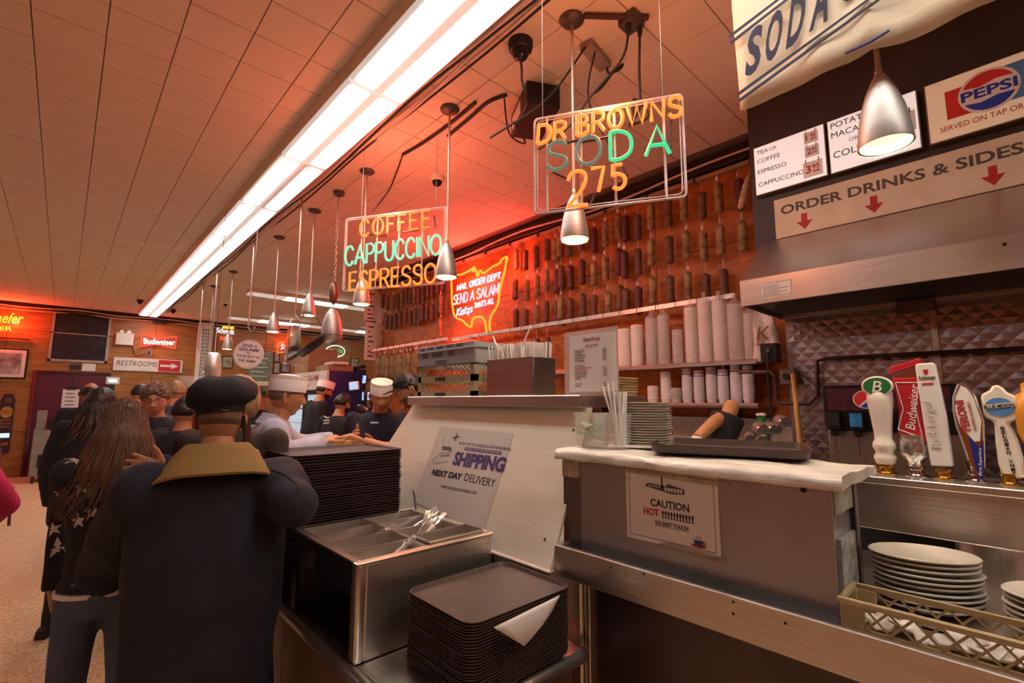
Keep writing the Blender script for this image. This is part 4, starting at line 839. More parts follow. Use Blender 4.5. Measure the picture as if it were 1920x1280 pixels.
# ================================================================= salamis
mat('salami', (.115, .042, .032), .55, 0, .35, 22, .5, 60, col2=(.20, .10, .055)); mat('salami_red', (.12, .028, .028), .5, 0, .3, 30, .5, 60)
mat('salami_pale', (.14, .062, .035), .6, 0, .3, 18, .6, 50, col2=(.42, .29, .12)); mat('salami_fat', (.50, .36, .20), .6, 0, .2, 14, .4, 40)
def sal(m, L_=.26, r=.034):
    t = thing('salami', '', 'salami', (0, 0, 0)); n = 12; pf = []
    for i in range(n+1):
        k = i/n; e = min(k, 1-k); pf.append((r*min(1, math.sqrt(max(0, 1-(max(0, .12-e)/.12)**2))+.06)*(1+.05*math.sin(9*k+r*200)), -L_*k))
    mb = MB(); mb.rings([[(rr*math.cos(2*PI*j/12)*(1+.06*noise.noise(Vector((j, z*30, r*99)))), rr*math.sin(2*PI*j/12), z) for j in range(12)] for rr, z in pf[::-1]]); mb.build('casing', MATS[m], t, 0, 60, loc=(0, 0, 0))
    MB().tube([(0, 0, -.004), (.003, 0, .03), (0, .002, .075)], .0028, 5).build('string', MATS['rope'], t, 0, 40, loc=(0, 0, 0))
    return t
def addtag(t): MB().box((-.012, -.012, .012), (-.006, .012, .045)).build('paper_tag', MATS['paper'], t, 0, 0, loc=(0, 0, 0))
prots = []
for k, (m_, L_, r) in enumerate((('salami', .26, .034), ('salami_red', .27, .033), ('salami_pale', .255, .032), ('salami', .25, .031))):
    t = sal(m_, L_, r)
    if k in (1, 2): addtag(t)
    prots.append(seal(t))
usedp = set()
def putsal(k, loc, rz, label, group):
    if k not in usedp: usedp.add(k); o = prots[k]; o.location = loc; o.rotation_euler = (0, 0, rz)
    else: o = dup(prots[k], loc, rz)
    return tag(o, label, 'salami', group)
t = thing('upper_hanging_rail', 'tan wooden hanging rail under the ceiling for the salamis', 'rail', (3.7, 4, 3.39))
MB().box((3.70, 1.1, 3.375), (3.748, SALEND-.05, 3.41)).build('bar', mat('rail_wood', (.40, .27, .15), .6, 0, .15), t, .003)
for k in range(14): MB().box((3.66, 1.3+k*.45, 3.36), (3.70, 1.31+k*.45, 3.40)).build('hook', MATS['steel_dark'], t)
rails = [(2.345, 1.44, 5.0, 'lower steel hanging rail with hooks under the salamis'), (2.365, 5.1, SALEND-.05, 'far steel hanging rail left of the map shaped sign')]
for z, y0_, y1_, lab in rails:
    t = thing('hanging_rail', lab, 'rail', (3.6, 3, z)); MB().box((3.59, y0_, z-.02), (3.605, y1_, z+.02)).build('bar', MATS['steel'], t, .002); n_ = int((y1_-y0_)/.18)
    for k in range(n_): y = y0_+.1+k*.18; MB().tube([(3.6, y, z+.02), (3.585, y, z+.03), (3.57, y, z+.01), (3.565, y, z-.02), (3.575, y, z-.035), (3.585, y, z-.025)], .004, 6).build('hook', MATS['steel_dark'], t)
    for k in range(3): y = y0_+.3+k*(y1_-y0_-.6)/2; MB().box((3.6, y, z-.01), (3.749, y+.02, z+.01)).build('bracket', MATS['steel_dark'], t)
cols = [968, 986, 1006, 1025, 1042, 1050, 1067, 1090, 1112, 1136, 1160, 1170, 1194, 1220, 1252, 1284, 1317, 1352, 1390]
nm = ['leftmost column beside the map shaped sign', 'second column from the map shaped sign', 'third column from the map shaped sign', 'fourth column from the map shaped sign', 'paired fifth column, left one', 'paired fifth column, right one', 'column above the price list', 'column left of the pendant shade', 'column under the soda sign lamp', 'column right of the soda sign lamp', 'pair of columns over the white tubs, left one', 'pair of columns over the white tubs, right one', 'column right of the pair over the tubs', 'sixth column from the hood', 'fifth column from the hood', 'fourth column from the hood', 'third column from the hood', 'second column from the hood', 'column next to the menu boards']
for ci, u in enumerate(cols):
    y = atx(u, 420, 3.66).y; zt = 3.31-random.uniform(0, .06)
    for r_ in range(3):
        if ci == 18 and r_ == 2: continue
        putsal(random.choice((0, 0, 1, 1, 2, 2, 3)) if ci not in (9, 13, 15) else 2, (3.66+random.uniform(-.015, .015), y+random.uniform(-.008, .008), zt), random.uniform(0, 6), '%s salami on a string, %s' % (('upper', 'middle', 'lowest')[r_], nm[ci]), 'salamis hanging on the wall'); zt -= .338+random.uniform(-.012, .012)
n_ = 0
for ci in range(15):
    u = 718+ci*8.4; y = atx(u, 600, 3.66).y; zt = 3.30-random.uniform(0, .1)
    for r_ in range(4 if ci < 14 else 3):
        if zt-.27 < 2.39: continue
        putsal(random.choice((0, 0, 3, 2)), (3.66+random.uniform(-.02, .02), y+random.uniform(-.02, .02), zt), random.uniform(0, 6), 'dark salami hanging in the dense far rows left of the map shaped sign', 'far salami rows'); zt -= .31+random.uniform(-.01, .01)
fat = sal('salami_pale', .36, .05); addtag(fat); seal(fat); first = True
for ci in range(14):
    u = 713+ci*6.6; y = atx(u, 680, 3.58).y
    o = fat if first else dup(fat); first = False
    o.location = (3.56+random.uniform(-.02, .02), y, 2.25+random.uniform(-.02, .02)); o.rotation_euler = (0, 0, random.uniform(0, 6)); tag(o, 'thick pale salami hanging from the far lower rail', 'salami', 'thick salamis on the far rail')
for ci, u in enumerate((1006, 1026)):
    putsal(0, (3.57, atx(u, 640, 3.57).y, 2.22), ci, 'salami hanging below the lower rail behind the straws, '+('left', 'right')[ci]+' one', 'salamis below the rail')
o = thing('bound_sausage', 'pale bound sausage tilted in front of the dark salami by the menu boards', 'sausage', (3.5, 1.33, 2.9)); MB().lathe([(.012, .16), (.02, .13), (.026, .09), (.027, .0), (.024, -.07), (.012, -.085), (.003, -.088)], 14, o.location).build('casing', MATS['salami_fat'], o, 0, 60)
for z in (-.03, .03, .075): MB().lathe([(.0285, z), (.0285, z+.004)], 14, o.location, caps=False).build('binding', MATS['rope'], o)
MB().tube([o.location+Vector((0, 0, .16)), o.location+Vector((.1, -.1, .62))], .003, 5).build('string', MATS['rope'], o); o.rotation_euler = (.3, 0, 0); o.location = atx(1394, 370, 3.52)
# ================================================================= neon
def frame_of(o, y, z):      # matrix with +Y along y, +Z near z
    y = Vector(y).normalized(); z = Vector(z); z = (z-y*z.dot(y)).normalized(); x = y.cross(z)
    return Matrix(((x.x, y.x, z.x, o[0]), (x.y, y.y, z.y, o[1]), (x.z, y.z, z.z, o[2]), (0, 0, 0, 1)))
def neonmat(name, c, s, base=(.03, .025, .02)):
    return mat(name, base, .3, 0, .02, emit=c, es=s)
neonmat('neon_orange', (1, .17, .02), 1.15); neonmat('neon_red', (1, .05, .03), 1.2); neonmat('neon_green', (.04, 1, .40), .42); neonmat('neon_cyan', (.22, 1, .62), .55); neonmat('neon_pale', (.42, .62, .42), .16)
neonmat('neon_yellow', (1, .36, .015), .85); neonmat('neon_white', (.75, .66, 1), .8); neonmat('neon_pink', (1, .50, .58), .85); neonmat('neon_blue', (.25, .62, 1), .85)
mat('glass_tube', (.70, .58, .55), .1, 0, .03, alpha=.75); mat('neon_painted', (.07, .04, .035), .5)
C_ = '~'
GL = {
 'A': (.72, [[(0, 0), (.36, 1), (.72, 0)], [(.12, .34), (.6, .34)]]), 'B': (.6, [[(0, 0), (0, 1), (.3, 1), (.5, .92), (.52, .68), (.32, .54), (.02, .54)], [(.32, .54), (.58, .42), (.58, .12), (.36, 0), (0, 0)]]),
 'C': (.62, [[C_, (.6, .78), (.5, .95), (.3, 1), (.08, .82), (0, .5), (.08, .18), (.3, 0), (.5, .05), (.6, .22)]]), 'D': (.66, [[(0, 0), (0, 1)], [C_, (.0, 1), (.3, 1), (.58, .82), (.66, .5), (.58, .18), (.3, 0), (0, 0)]]),
 'E': (.52, [[(.5, 1), (0, 1), (0, 0), (.52, 0)], [(0, .53), (.42, .53)]]), 'F': (.5, [[(.5, 1), (0, 1), (0, 0)], [(0, .53), (.4, .53)]]), 'H': (.6, [[(0, 0), (0, 1)], [(.6, 0), (.6, 1)], [(0, .5), (.6, .5)]]),
 'I': (.06, [[(.03, 0), (.03, 1)]]), 'K': (.56, [[(0, 0), (0, 1)], [(.54, 1), (.02, .45), (.56, 0)]]), 'L': (.48, [[(0, 1), (0, 0), (.48, 0)]]), 'M': (.76, [[(0, 0), (0, 1), (.38, .2), (.76, 1), (.76, 0)]]),
 'N': (.62, [[(0, 0), (0, 1), (.62, 0), (.62, 1)]]), 'O': (.72, [[C_, (.36, 1), (.1, .85), (0, .5), (.1, .15), (.36, 0), (.62, .15), (.72, .5), (.62, .85), (.38, 1)]]), 'P': (.55, [[(0, 0), (0, 1), (.34, 1), (.53, .88), (.53, .62), (.34, .48), (.02, .48)]]),
 'R': (.58, [[(0, 0), (0, 1), (.34, 1), (.54, .88), (.54, .64), (.34, .5), (.02, .5)], [(.26, .5), (.58, 0)]]), 'S': (.58, [[C_, (.56, .82), (.42, .98), (.2, .98), (.04, .84), (.06, .62), (.3, .5), (.54, .37), (.56, .14), (.38, .01), (.16, .02), (.0, .18)]]),
 'T': (.6, [[(0, 1), (.6, 1)], [(.3, 1), (.3, 0)]]), 'U': (.6, [[C_, (0, 1), (0, .5), (.03, .2), (.16, .03), (.3, 0), (.44, .03), (.57, .2), (.6, .5), (.6, 1)]]), 'W': (.95, [[(0, 1), (.24, 0), (.47, .9), (.71, 0), (.95, 1)]]),
 'Y': (.6, [[(0, 1), (.3, .5), (.6, 1)], [(.3, .5), (.3, 0)]]), "'": (.06, [[(.03, 1), (.03, .8)]]), ' ': (.25, []), '.': (.06, [[(.03, 0), (.03, .04)]]),
 '2': (.58, [[C_, (.02, .76), (.1, .94), (.3, 1), (.5, .92), (.54, .72), (.44, .48), (.2, .2), (.02, .02)], [(.02, .01), (.6, .01)]]), '7': (.56, [[(0, 1), (.56, 1), (.24, 0)]]), '5': (.56, [[(.5, 1), (.08, 1), (.05, .56)], [C_, (.05, .56), (.28, .62), (.5, .5), (.55, .28), (.42, .06), (.2, 0), (.02, .1)]]),
 'a': (.5, [[C_, (.48, .5), (.25, .58), (.02, .4), (.02, .15), (.2, 0), (.42, .1), (.48, .45)], [(.48, .55), (.5, .0)]]), 't': (.32, [[C_, (.14, .9), (.1, .3), (.16, .03), (.32, .03)], [(0, .6), (.3, .6)]]), 'z': (.42, [[(.02, .56), (.42, .56), (0, .02), (.42, 0), (.3, -.3)]]), 's': (.4, [[C_, (.38, .5), (.2, .58), (.04, .46), (.2, .3), (.38, .15), (.2, 0), (0, .08)]]) }
def neon_letters(par, name, s, a, ex, ey, M, r, m, gap=.2, z=0):
    tw = sum(GL[c][0]+gap for c in s)-gap; x = 0; a = Vector(a); ex = Vector(ex); ey = Vector(ey)
    for c in s:
        wd, st = GL[c]
        if st:
            mb = MB(M)
            for k in st:
                cur = k[0] == C_; P = [a+ex*((x+p[0])/tw)+ey*p[1] for p in (k[1:] if cur else k)]
                P = [(p.x, p.y, z) for p in P]; mb.tube(catmull(P, 4) if cur else P, r, 8)
            mb.build(name, m, par, 0, 50)
        x += wd+gap
class Plane:
    def __init__(s, o, right): s.M = pm(o, right); s.o = Vector(o); s.r = Vector(right).normalized(); s.n = s.r.cross(Vector((0, 0, 1)))
    def __call__(s, u, v): d = ray(u, v); k = (s.o-EY).dot(s.n)/d.dot(s.n); p = EY+d*k-s.o; return Vector((p.dot(s.r), p.z))
    def word(s, par, t, bl, br, tl, r, m, gap=.2, z=0, name='neon_letter'):
        a, b_, c_ = s(*bl), s(*br), s(*tl); neon_letters(par, name, t, a, b_-a, c_-a, s.M, r, m, gap, z)
    def p3(s, u, v, z=0): q = s(u, v); return s.M@Vector((q.x, q.y, z))
def glassframe(pl, t, tl, tr, bl, br, ups, r=.0055):
    c = [pl(*q) for q in (bl, br, tr, tl)]; k = .018
    for off in (0, .013):
        x0, x1 = (c[0].x+c[3].x)/2+off, (c[1].x+c[2].x)/2-off; y0, y1 = (c[0].y+c[1].y)/2+off, (c[2].y+c[3].y)/2-off
        pts = [(x, y, -.012) for x, y in rrect(x1-x0, y1-y0, k, 4, (x0+x1)/2, (y0+y1)/2)]; MB(pl.M).tube(pts, r if off == 0 else r*.5, 8, True).build('glass_frame', MATS['glass_tube'], t)
        if off == 0: R_ = (x0, x1, y0, y1)
    for f in ups: x = R_[0]+(R_[1]-R_[0])*f; MB(pl.M).tube([(x, R_[2], -.014), (x, R_[3], -.014)], r, 8).build('glass_upright', MATS['glass_tube'], t)
    return R_
rd = Vector((.5, -.866, 0))
# soda sign
o = atd(1142, 290, 2.0); pl = Plane(o, rd)
t = thing('neon_soda_sign', 'orange and green neon sign reading soda 275 in a clear tube frame', 'neon sign', o)
R1 = glassframe(pl, t, (1001, 223), (1283, 171), (1001, 399), (1283, 367), (.09, .33, .56, .88))
pl.word(t, 'DR', (1008, 269), (1060, 259), (1010, 236), .0082, MATS['neon_orange']); pl.word(t, 'BROWNS', (1082, 254), (1278, 216), (1082, 219), .0082, MATS['neon_orange'], .24)
pl.word(t, 'SO', (1027, 320), (1126, 304), (1028, 268), .0082, MATS['neon_pale'], .3); pl.word(t, 'DA', (1145, 300), (1256, 287), (1144, 248), .0082, MATS['neon_green'], .42)
pl.word(t, '2', (1064, 388), (1101, 384), (1064, 323), .0082, MATS['neon_orange']); pl.word(t, '75', (1112, 360), (1174, 352), (1108, 316), .0082, MATS['neon_orange'], .3)
for P in (((1060, 263), (1084, 258)), ((1035, 319), (1064, 332)), ((1205, 262), (1210, 285)), ((1117, 355), (1106, 380)), ((1258, 220), (1257, 285)), ((1090, 262), (1140, 252))): MB(pl.M).tube([pl.M.inverted()@pl.p3(*P[0], -.02), pl.M.inverted()@pl.p3(*P[1], -.02)], .0055, 6).build('blackout_tube', MATS['neon_painted'], t)
for f in (.06, .88): x = R1[0]+(R1[1]-R1[0])*f; q = pl.M@Vector((x, R1[3], -.012)); MB().tube([q, (q.x, q.y, CEIL)], .0016, 5).build('hanging_wire', MATS['steel_dark'], t)
light('neon_glow', 'POINT', pl.M@Vector((0, .2, .03)), 4.2*NEON, (1, .24, .07), .06, t)
light('neon_glow', 'POINT', pl.M@Vector((0, .24, -.06)), 4.2*NEON, (1, .26, .07), .06, t)
# coffee sign
o = atd(738, 467, 3.55); pl = Plane(o, rd)
t = thing('neon_coffee_sign', 'neon sign reading coffee cappuccino espresso in a clear tube frame', 'neon sign', o)
R2 = glassframe(pl, t, (647, 412), (834, 384), (641, 548), (834, 527), (.17, .33, .55, .78), .006)
pl.word(t, 'COFFEE', (675, 444), (806, 425), (676, 414), .0088, MATS['neon_orange'], .3); pl.word(t, 'CAPPUCCINO', (647, 498), (827, 476), (648, 463), .0088, MATS['neon_cyan'], .16); pl.word(t, 'ESPRESSO', (655, 545), (817, 529), (656, 511), .0088, MATS['neon_orange'], .2)
for P in (((682, 437), (724, 440)), ((811, 402), (813, 425)), ((752, 433), (782, 429))): MB().tube([pl.p3(*P[0], -.025), pl.p3(*P[1], -.025)], .006, 6).build('blackout_tube', MATS['neon_painted'], t)
for f in (.16, .9): x = R2[0]+(R2[1]-R2[0])*f; q = pl.M@Vector((x, R2[3], -.012)); MB().tube([q, (q.x, q.y, CEIL)], .0016, 5).build('hanging_wire', MATS['steel_dark'], t)
light('neon_glow', 'POINT', pl.M@Vector((0, .2, .05)), 10*NEON, (1, .17, .08), .06, t); light('neon_glow', 'POINT', pl.M@Vector((0, .2, -.12)), 11*NEON, (1, .15, .08), .06, t)
# map sign
o = Vector((3.62, 4.6, 2.6)); pl = Plane(o, (0, -1, 0)); cs = lambda *P: [(740+x*.25, 420+y*.25) for x, y in P]
t = thing('neon_map_sign', 'yellow neon outline of a country map reading mail order dept send a salami', 'neon sign', o)
OUT = cs((432, 395), (500, 378), (560, 350), (600, 322), (585, 356), (608, 340), (622, 392), (640, 348), (665, 368), (690, 352), (740, 316), (790, 292), (802, 266), (842, 246), (836, 290), (824, 355), (790, 485), (774, 600), (722, 690), (712, 760), (716, 812), (692, 815), (680, 740), (655, 697), (602, 700), (582, 728), (574, 772), (542, 757), (510, 724), (452, 692), (432, 600), (428, 500))
P = [pl(*q) for q in OUT]; MB(pl.M).tube(catmull([(p.x, p.y, 0) for p in P], 4, True), .013, 8, True).build('map_outline', MATS['neon_yellow'], t, 0, 60)
pl.word(t, 'MAIL ORDER DEPT.', *cs((468, 500), (800, 405), (472, 458)), .009, MATS['neon_white']); pl.word(t, 'SEND A SALAMI', *cs((442, 605), (785, 520), (447, 535)), .0095, MATS['neon_pink'], .16)
pl.word(t, 'Katzs', *cs((465, 690), (580, 655), (475, 632)), .0095, MATS['neon_blue'], .12); pl.word(t, "THAT'S ALL", *cs((598, 632), (742, 592), (600, 594)), .0075, MATS['neon_white'], .14)
MB(pl.M).box((-.5, -.38, -.05), (-.49, .35, -.045)).box((.1, -.35, -.05), (.11, .3, -.045)).build('mounting_bar', MATS['steel_dark'], t)
for a in (0, .35, -.35): light('neon_glow', 'POINT', pl.M@Vector((-.2+a*.6, a, .03)), 6*NEON, (1, .05, .03), .05, t)
light('neon_glow', 'POINT', pl.M@Vector((-.15, .55, .10)), 12*NEON, (1, .07, .05), .05, t)
light('neon_glow', 'POINT', pl.M@Vector((.7, .5, .12)), 8*NEON, (1, .07, .05), .05, t)
# ================================================================= pendant lamps
mat('bulb', (1, .9, .7), .3, emit=(1, .74, .38), es=7); mat('canopy_metal', (.10, .08, .07), .5, .5); mat('rod_metal', (.45, .36, .28), .4, .8)
PX = 1.775
def pendant(x, y, zb, label, k=1, canopy=True, lit=True, lean=0):
    t = thing('pendant_lamp', label, 'lamp', (x, y, zb), 'cone shaped aluminium pendant lamps')
    MB().lathe([(.070*k, 0), (.0715*k, .004), (.066*k, .06), (.056*k, .12), (.042*k, .17), (.026*k, .21), (.012*k, .236), (.008*k, .238), (.007*k, .235), (.02*k, .208), (.038*k, .168), (.052*k, .118), (.062*k, .06), (.067*k, .004)], 28, (x, y, zb), caps=False).build('shade', MATS['aluminium'], t, 0, 60)
    MB().lathe([(.0, .20), (.03*k, .19), (.0555*k, .08), (.0655*k, .006)], 20, (x, y, zb), caps=False).build('shade_lining', MATS['enamel_in'], t)
    MB().ell((x, y, zb+.10), (.028, .028, .04)).build('bulb', MATS['bulb'], t)
    MB().lathe([(.009, .232), (.012, .24), (.009, .262), (.005, .27)], 12, (x, y, zb)).build('socket_loop', MATS['rod_metal'], t)
    MB().tube([(x, y, zb+.265), (x+lean, y, CEIL-.02)], .0075, 8).build('rod', MATS['rod_metal'], t)
    if canopy: MB().lathe([(.012, -.035), (.03, -.03), (.06, -.018), (.066, -.008), (.06, 0)], 20, (x+lean, y, CEIL)).build('canopy', MATS['canopy_metal'], t, 0, 60)
    light('lamp_light', 'SPOT', (x, y, zb+.05), 9*LAMP, (1, .76, .45), .03, t, None, 2.3)
    return t
for y, zb, lab in ((.237, 2.335, 'large aluminium pendant lamp hanging in front of the menu boards'), (1.47, 2.345, 'aluminium pendant lamp below the soda neon sign'), (2.55, 2.36, 'aluminium pendant lamp beside the coffee neon sign'), (3.78, 2.36, 'aluminium pendant lamp half behind the coffee sign'), (4.98, 2.42, 'aluminium pendant lamp behind the grater and pan'), (6.12, 2.37, 'aluminium pendant lamp left of the hanging grater'), (8.3, 2.33, 'small aluminium pendant lamp above the round salami sign'), (9.6, 2.05, 'farthest aluminium pendant lamp near the air unit')):
    pendant(PX if y > 1.5 else 1.785, y, zb, lab)
# ceiling junction box at the soda lamp
t = thing('junction_box', 'rusty ceiling conduit outlet with two plugged in cords', 'outlet', (1.9, 1.3, CEIL-.05))
MB().tube([(1.80, 1.40, CEIL-.02), (2.05, 1.18, CEIL-.02)], .014, 10).build('conduit', MATS['rust_pipe'], t)
MB().box((1.95, 1.2, CEIL-.06), (2.05, 1.3, CEIL-.001)).build('box', MATS['canopy_metal'], t, .005)
for q in ((1.97, 1.25), (2.03, 1.22)): MB().tube([(*q, CEIL-.06), (*q, CEIL-.11)], [.016, .011], 8).build('plug', MATS['rubber'], t)
for P in (((1.97, 1.25, CEIL-.1), (1.95, 1.28, 3.30), (1.85, 1.42, 3.10), (1.80, 1.48, 2.98), (1.72, 1.56, 2.88), (1.68, 1.62, 2.84)), ((2.03, 1.22, CEIL-.1), (2.03, 1.23, 3.25), (2.04, 1.24, 3.05), (2.0, 1.28, 2.96), (2.06, 1.2, 3.0), (2.02, 1.26, 3.1), (2.0, 1.25, 2.95))): MB().tube(catmull(P, 8), .0065, 6).build('cord', MATS['rubber'], t)
t = thing('power_strip', 'grey power strip screwed to the ceiling behind the soda sign', 'power strip', (2.2, 1.45, CEIL-.04))
a = atz(1098, 75, CEIL); b_ = atz(1135, 118, CEIL); dr = (b_-a).normalized(); L_ = (b_-a).length
MB(pm(a+Vector((0, 0, -.004)), dr, (0, 0, 1))).box((0, -.045, -.04), (L_, 0, .04)).build('body', mat('strip_grey', (.26, .22, .18), .6), t, .006)
MB().tube(catmull([a+Vector((0, 0, -.04)), a+Vector((-.1, .2, -.3)), a+Vector((-.35, .4, -.55))], 6), .006, 6).build('cord', MATS['rubber'], t)
MB().tube(catmull([a+Vector((.06, -.02, -.045)), a+Vector((.05, .02, -.35)), a+Vector((.15, -.15, -.8))], 6), .005, 6).build('cord', MATS['rubber'], t)
q = atz(1140, 130, CEIL-.06); t2 = thing('cable_coil', 'black cable tied in a loop dangling from the ceiling', 'cable', q)
MB().tube(catmull([q+Vector((.0, 0, .06)), q+Vector((0, 0, -.02)), q+Vector((.05, -.04, -.0)), q+Vector((.06, -.06, .03)), q+Vector((0, 0, -.05)), q+Vector((-.05, .05, -.13)), q+Vector((-.06, .06, -.15)), q+Vector((-.02, .02, -.1)), q+Vector((.04, -.03, .02))], 6), .007, 6).build('loop', MATS['rubber'], t2)
# transformers, cameras, cables
t = thing('neon_transformer', 'black transformer box mounted on the ceiling behind the soda sign', 'transformer', atz(1000, 215, CEIL)); c_ = atz(1002, 190, CEIL)
MB(Matrix.Translation(c_)@Matrix.Rotation(-.5, 4, 'Z')).box((-.11, -.2, -.16), (.11, .2, -.001)).build('case', MATS['black'], t, .006); MB(Matrix.Translation(c_)@Matrix.Rotation(-.5, 4, 'Z')).box((-.113, -.05, -.13), (-.11, .16, -.04)).build('rating_label', MATS['paper'], t)
MB().tube(catmull([c_+Vector((-.1, .1, -.14)), atz(985, 268, CEIL-.25), atz(955, 250, CEIL-.2), atz(945, 180, CEIL-.01)], 8), .006, 6).build('cable', MATS['rubber'], t)
def dome(u, v, label, m='white_paint', s=1):
    p = atz(u, v, CEIL); t = thing('security_camera', label, 'camera', p, 'ceiling dome cameras'); MB().lathe([(.05*s, -.05*s), (.06*s, -.04*s), (.065*s, 0)], 20, p).build('base', MATS[m], t, 0, 50); MB().ell(p+Vector((0, 0, -.05*s)), (.045*s, .045*s, .05*s), 16, 10).build('dome', MATS['black_gloss'], t); return t
dome(820, 330, 'white domed security camera on the red lit ceiling'); dome(976, 80, 'black domed security camera with a dangling cable above the soda sign', 'black', 1.1)
dome(263, 562, 'small dark ceiling camera left of the long light row', 'black', .9); dome(325, 580, 'small dark ceiling camera right of the long light row', 'black', .9); dome(423, 566, 'small ceiling camera between the hanging hooks', 'white_paint', .9)
p = atz(976, 85, CEIL); tag(MB().tube(catmull([p+Vector((0, 0, -.08)), p+Vector((.02, .01, -.14)), p+Vector((.01, .0, -.2)), p+Vector((.03, .0, -.26))], 5), .007, 6).build('camera_cable', MATS['rubber'], None), 'short black cable dangling from the black ceiling camera', 'cable')
mat('cable_white', (.66, .56, .46), .5)
def cable(P, r, m, label, cat='cable'): return tag(MB().tube(catmull(P, 6), r, 6).build('cable', MATS[m], None), label, cat)
for k, (off, m_, r, lab) in enumerate(((.03, 'rubber', .009, 'black cable running along the right side of the light row'), (.055, 'cable_white', .008, 'cream cable running along the right side of the light row'), (.085, 'rubber', .007, 'thin black cable farthest right along the light row'), (.012, 'cable_white', .006, 'thin pale cable tight against the light row'))):
    P = [(LX+.215+off+.02*math.sin(i*1.7+k*2), .2+i*.8, CEIL-.03-.02*abs(math.sin(i*2.3+k))) for i in range(17)]; cable(P, r, m_, lab)
cable([atz(u, v, CEIL-.015) for u, v in ((840, 255), (880, 222), (915, 192), (950, 178))], .012, 'rubber', 'black conduit run on the ceiling left of the transformer', 'conduit')
cable([atz(u, v, CEIL-.015) for u, v in ((755, 290), (790, 270), (840, 235), (892, 192))], .012, 'rubber', 'black conduit run on the ceiling above the coffee sign', 'conduit')
cable([atz(755, 290, CEIL-.015), atz(745, 320, CEIL-.03), atz(730, 355, CEIL-.1), atd(700, 395, 3.6)], .006, 'rubber', 'black cable drooping from the ceiling to the coffee sign')
for k, (m_, lab) in enumerate((('rubber', 'black cable bundle along the top of the salami wall'), ('cable_white', 'pale cable along the top of the salami wall'))): cable([(SALX-.09-.02*k, 1.2+i*.5, 3.47+.03*math.sin(i*1.3+k)-.03*k) for i in range(13)], .010, m_, lab)
for k, (m_, z, lab) in enumerate((('cable_white', 3.44, 'pale cable sagging along the top of the back wall'), ('rubber', 3.47, 'black cable along the top of the back wall'), ('cable_white', 3.50, 'upper pale cable along the top of the back wall'))): cable([(-1.5+i*.55, BACKY-.08-.015*k, z-.05*abs(math.sin(i*1.1+k*1.6))) for i in range(16)], .012, m_, lab)
# ================================================================= hooks, pans and signs on the deli rail
def hookrod(u0, v0, u1, v1, label, curl=1):
    x = 1.9; a = atz(u0, v0, CEIL); t = thing('hanging_hook', label, 'hook', (a.x, a.y, CEIL-1), 'iron hooks hanging from the ceiling'); d = (Vector(a)-EY).dot(_F); z = atd(u1, v1, d).z; a = Vector((a.x, a.y, CEIL))
    MB().tube([a, (a.x, a.y, z)], .009, 8).build('rod', MATS['rod_metal'], t)
    MB().tube(catmull([(a.x, a.y, z), (a.x+.0, a.y, z-.05), (a.x+.03, a.y-.03, z-.09), (a.x+.06, a.y-.05, z-.06), (a.x+.05, a.y-.045, z-.03)], 5), .008, 8).build('hook', MATS['rod_metal'], t); return a, z
hookrod(382, 530, 378, 650, 'straight ceiling rod with a curled end in front of the air unit'); hookrod(409, 500, 405, 665, 'ceiling rod with a hook holding the round scale'); hookrod(478, 445, 468, 610, 'ceiling rod with an s hook above the round sign'); aH, zH = hookrod(567, 370, 561, 585, 'ceiling rod with the hook carrying the grater')
t = thing('chain_lamp', 'large egg shaped aluminium lamp hanging on a chain with a counterweight', 'lamp', (PX, 4.37, 2.08))
x, y = PX, 4.37
MB().lathe([(.0, -.01), (.05, 0), (.085, .03), (.094, .07), (.093, .13), (.08, .2), (.058, .27), (.03, .32), (.006, .335)], 26, (x, y, 2.08)).build('shell', MATS['aluminium'], t, 0, 60); MB().lathe([(.096, .068), (.096, .075)], 26, (x, y, 2.08), caps=False).build('seam_ring', MATS['steel_dark'], t)
mat('bronze', (.20, .10, .06), .4, .7); MB().lathe([(.004, .36), (.03, .40), (.042, .45), (.042, .50), (.03, .555), (.006, .59)], 16, (x, y, 2.08)).build('counterweight', MATS['bronze'], t, 0, 60); MB().tube([(x, y, 2.4), (x, y, 2.46)], .004, 6).build('link_rod', MATS['rod_metal'], t)
z = 2.68; i = 0; lk = None
while z < CEIL-.05:
    M = Matrix.Translation((x, y, z))@Matrix.Rotation(PI/2*(i % 2), 4, 'Z'); pts = [(.010*math.cos(a), 0, .021*math.sin(a)) for a in [2*PI*k/10 for k in range(10)]]
    MB(M).tube(pts, .003, 5, True).build('chain_link', MATS['rod_metal'], t, 0, 50); z += .034; i += 1
MB().lathe([(.012, -.05), (.05, -.03), (.055, 0)], 16, (x, y, CEIL)).build('canopy', MATS['canopy_metal'], t)
t = thing('box_grater', 'tall steel box grater hanging from a wire on the deli hook', 'grater', (aH.x, aH.y, zH-.6)); X, Y = aH.x, aH.y
MB().hexa([(X-.07, Y-.055, zH-.53), (X+.07, Y-.055, zH-.53), (X+.07, Y+.055, zH-.53), (X-.07, Y+.055, zH-.53), (X-.05, Y-.04, zH-.16), (X+.05, Y-.04, zH-.16), (X+.05, Y+.04, zH-.16), (X-.05, Y+.04, zH-.16)]).build('body', MATS['chrome'], t, .006)
MB().tube([(X-.05, Y, zH-.16), (X-.03, Y, zH-.1), (X+.03, Y, zH-.1), (X+.05, Y, zH-.16)], .006, 8).build('handle', MATS['steel'], t); MB().box((X-.03, Y-.05, zH-.5), (X+.03, Y-.045, zH-.36)).build('slot_plate', MATS['black'], t)
MB().tube(catmull([(X, Y, zH-.02), (X+.14, Y-.1, zH-.05), (X+.26, Y-.2, zH-.3)], 5), .004, 5).build('wire', MATS['steel_dark'], t)
t = thing('frying_pan', 'dark iron pan hanging edge on between the grater and the egg lamp', 'pan', atd(585, 655, 4.3)); c_ = atd(588, 654, 4.35)
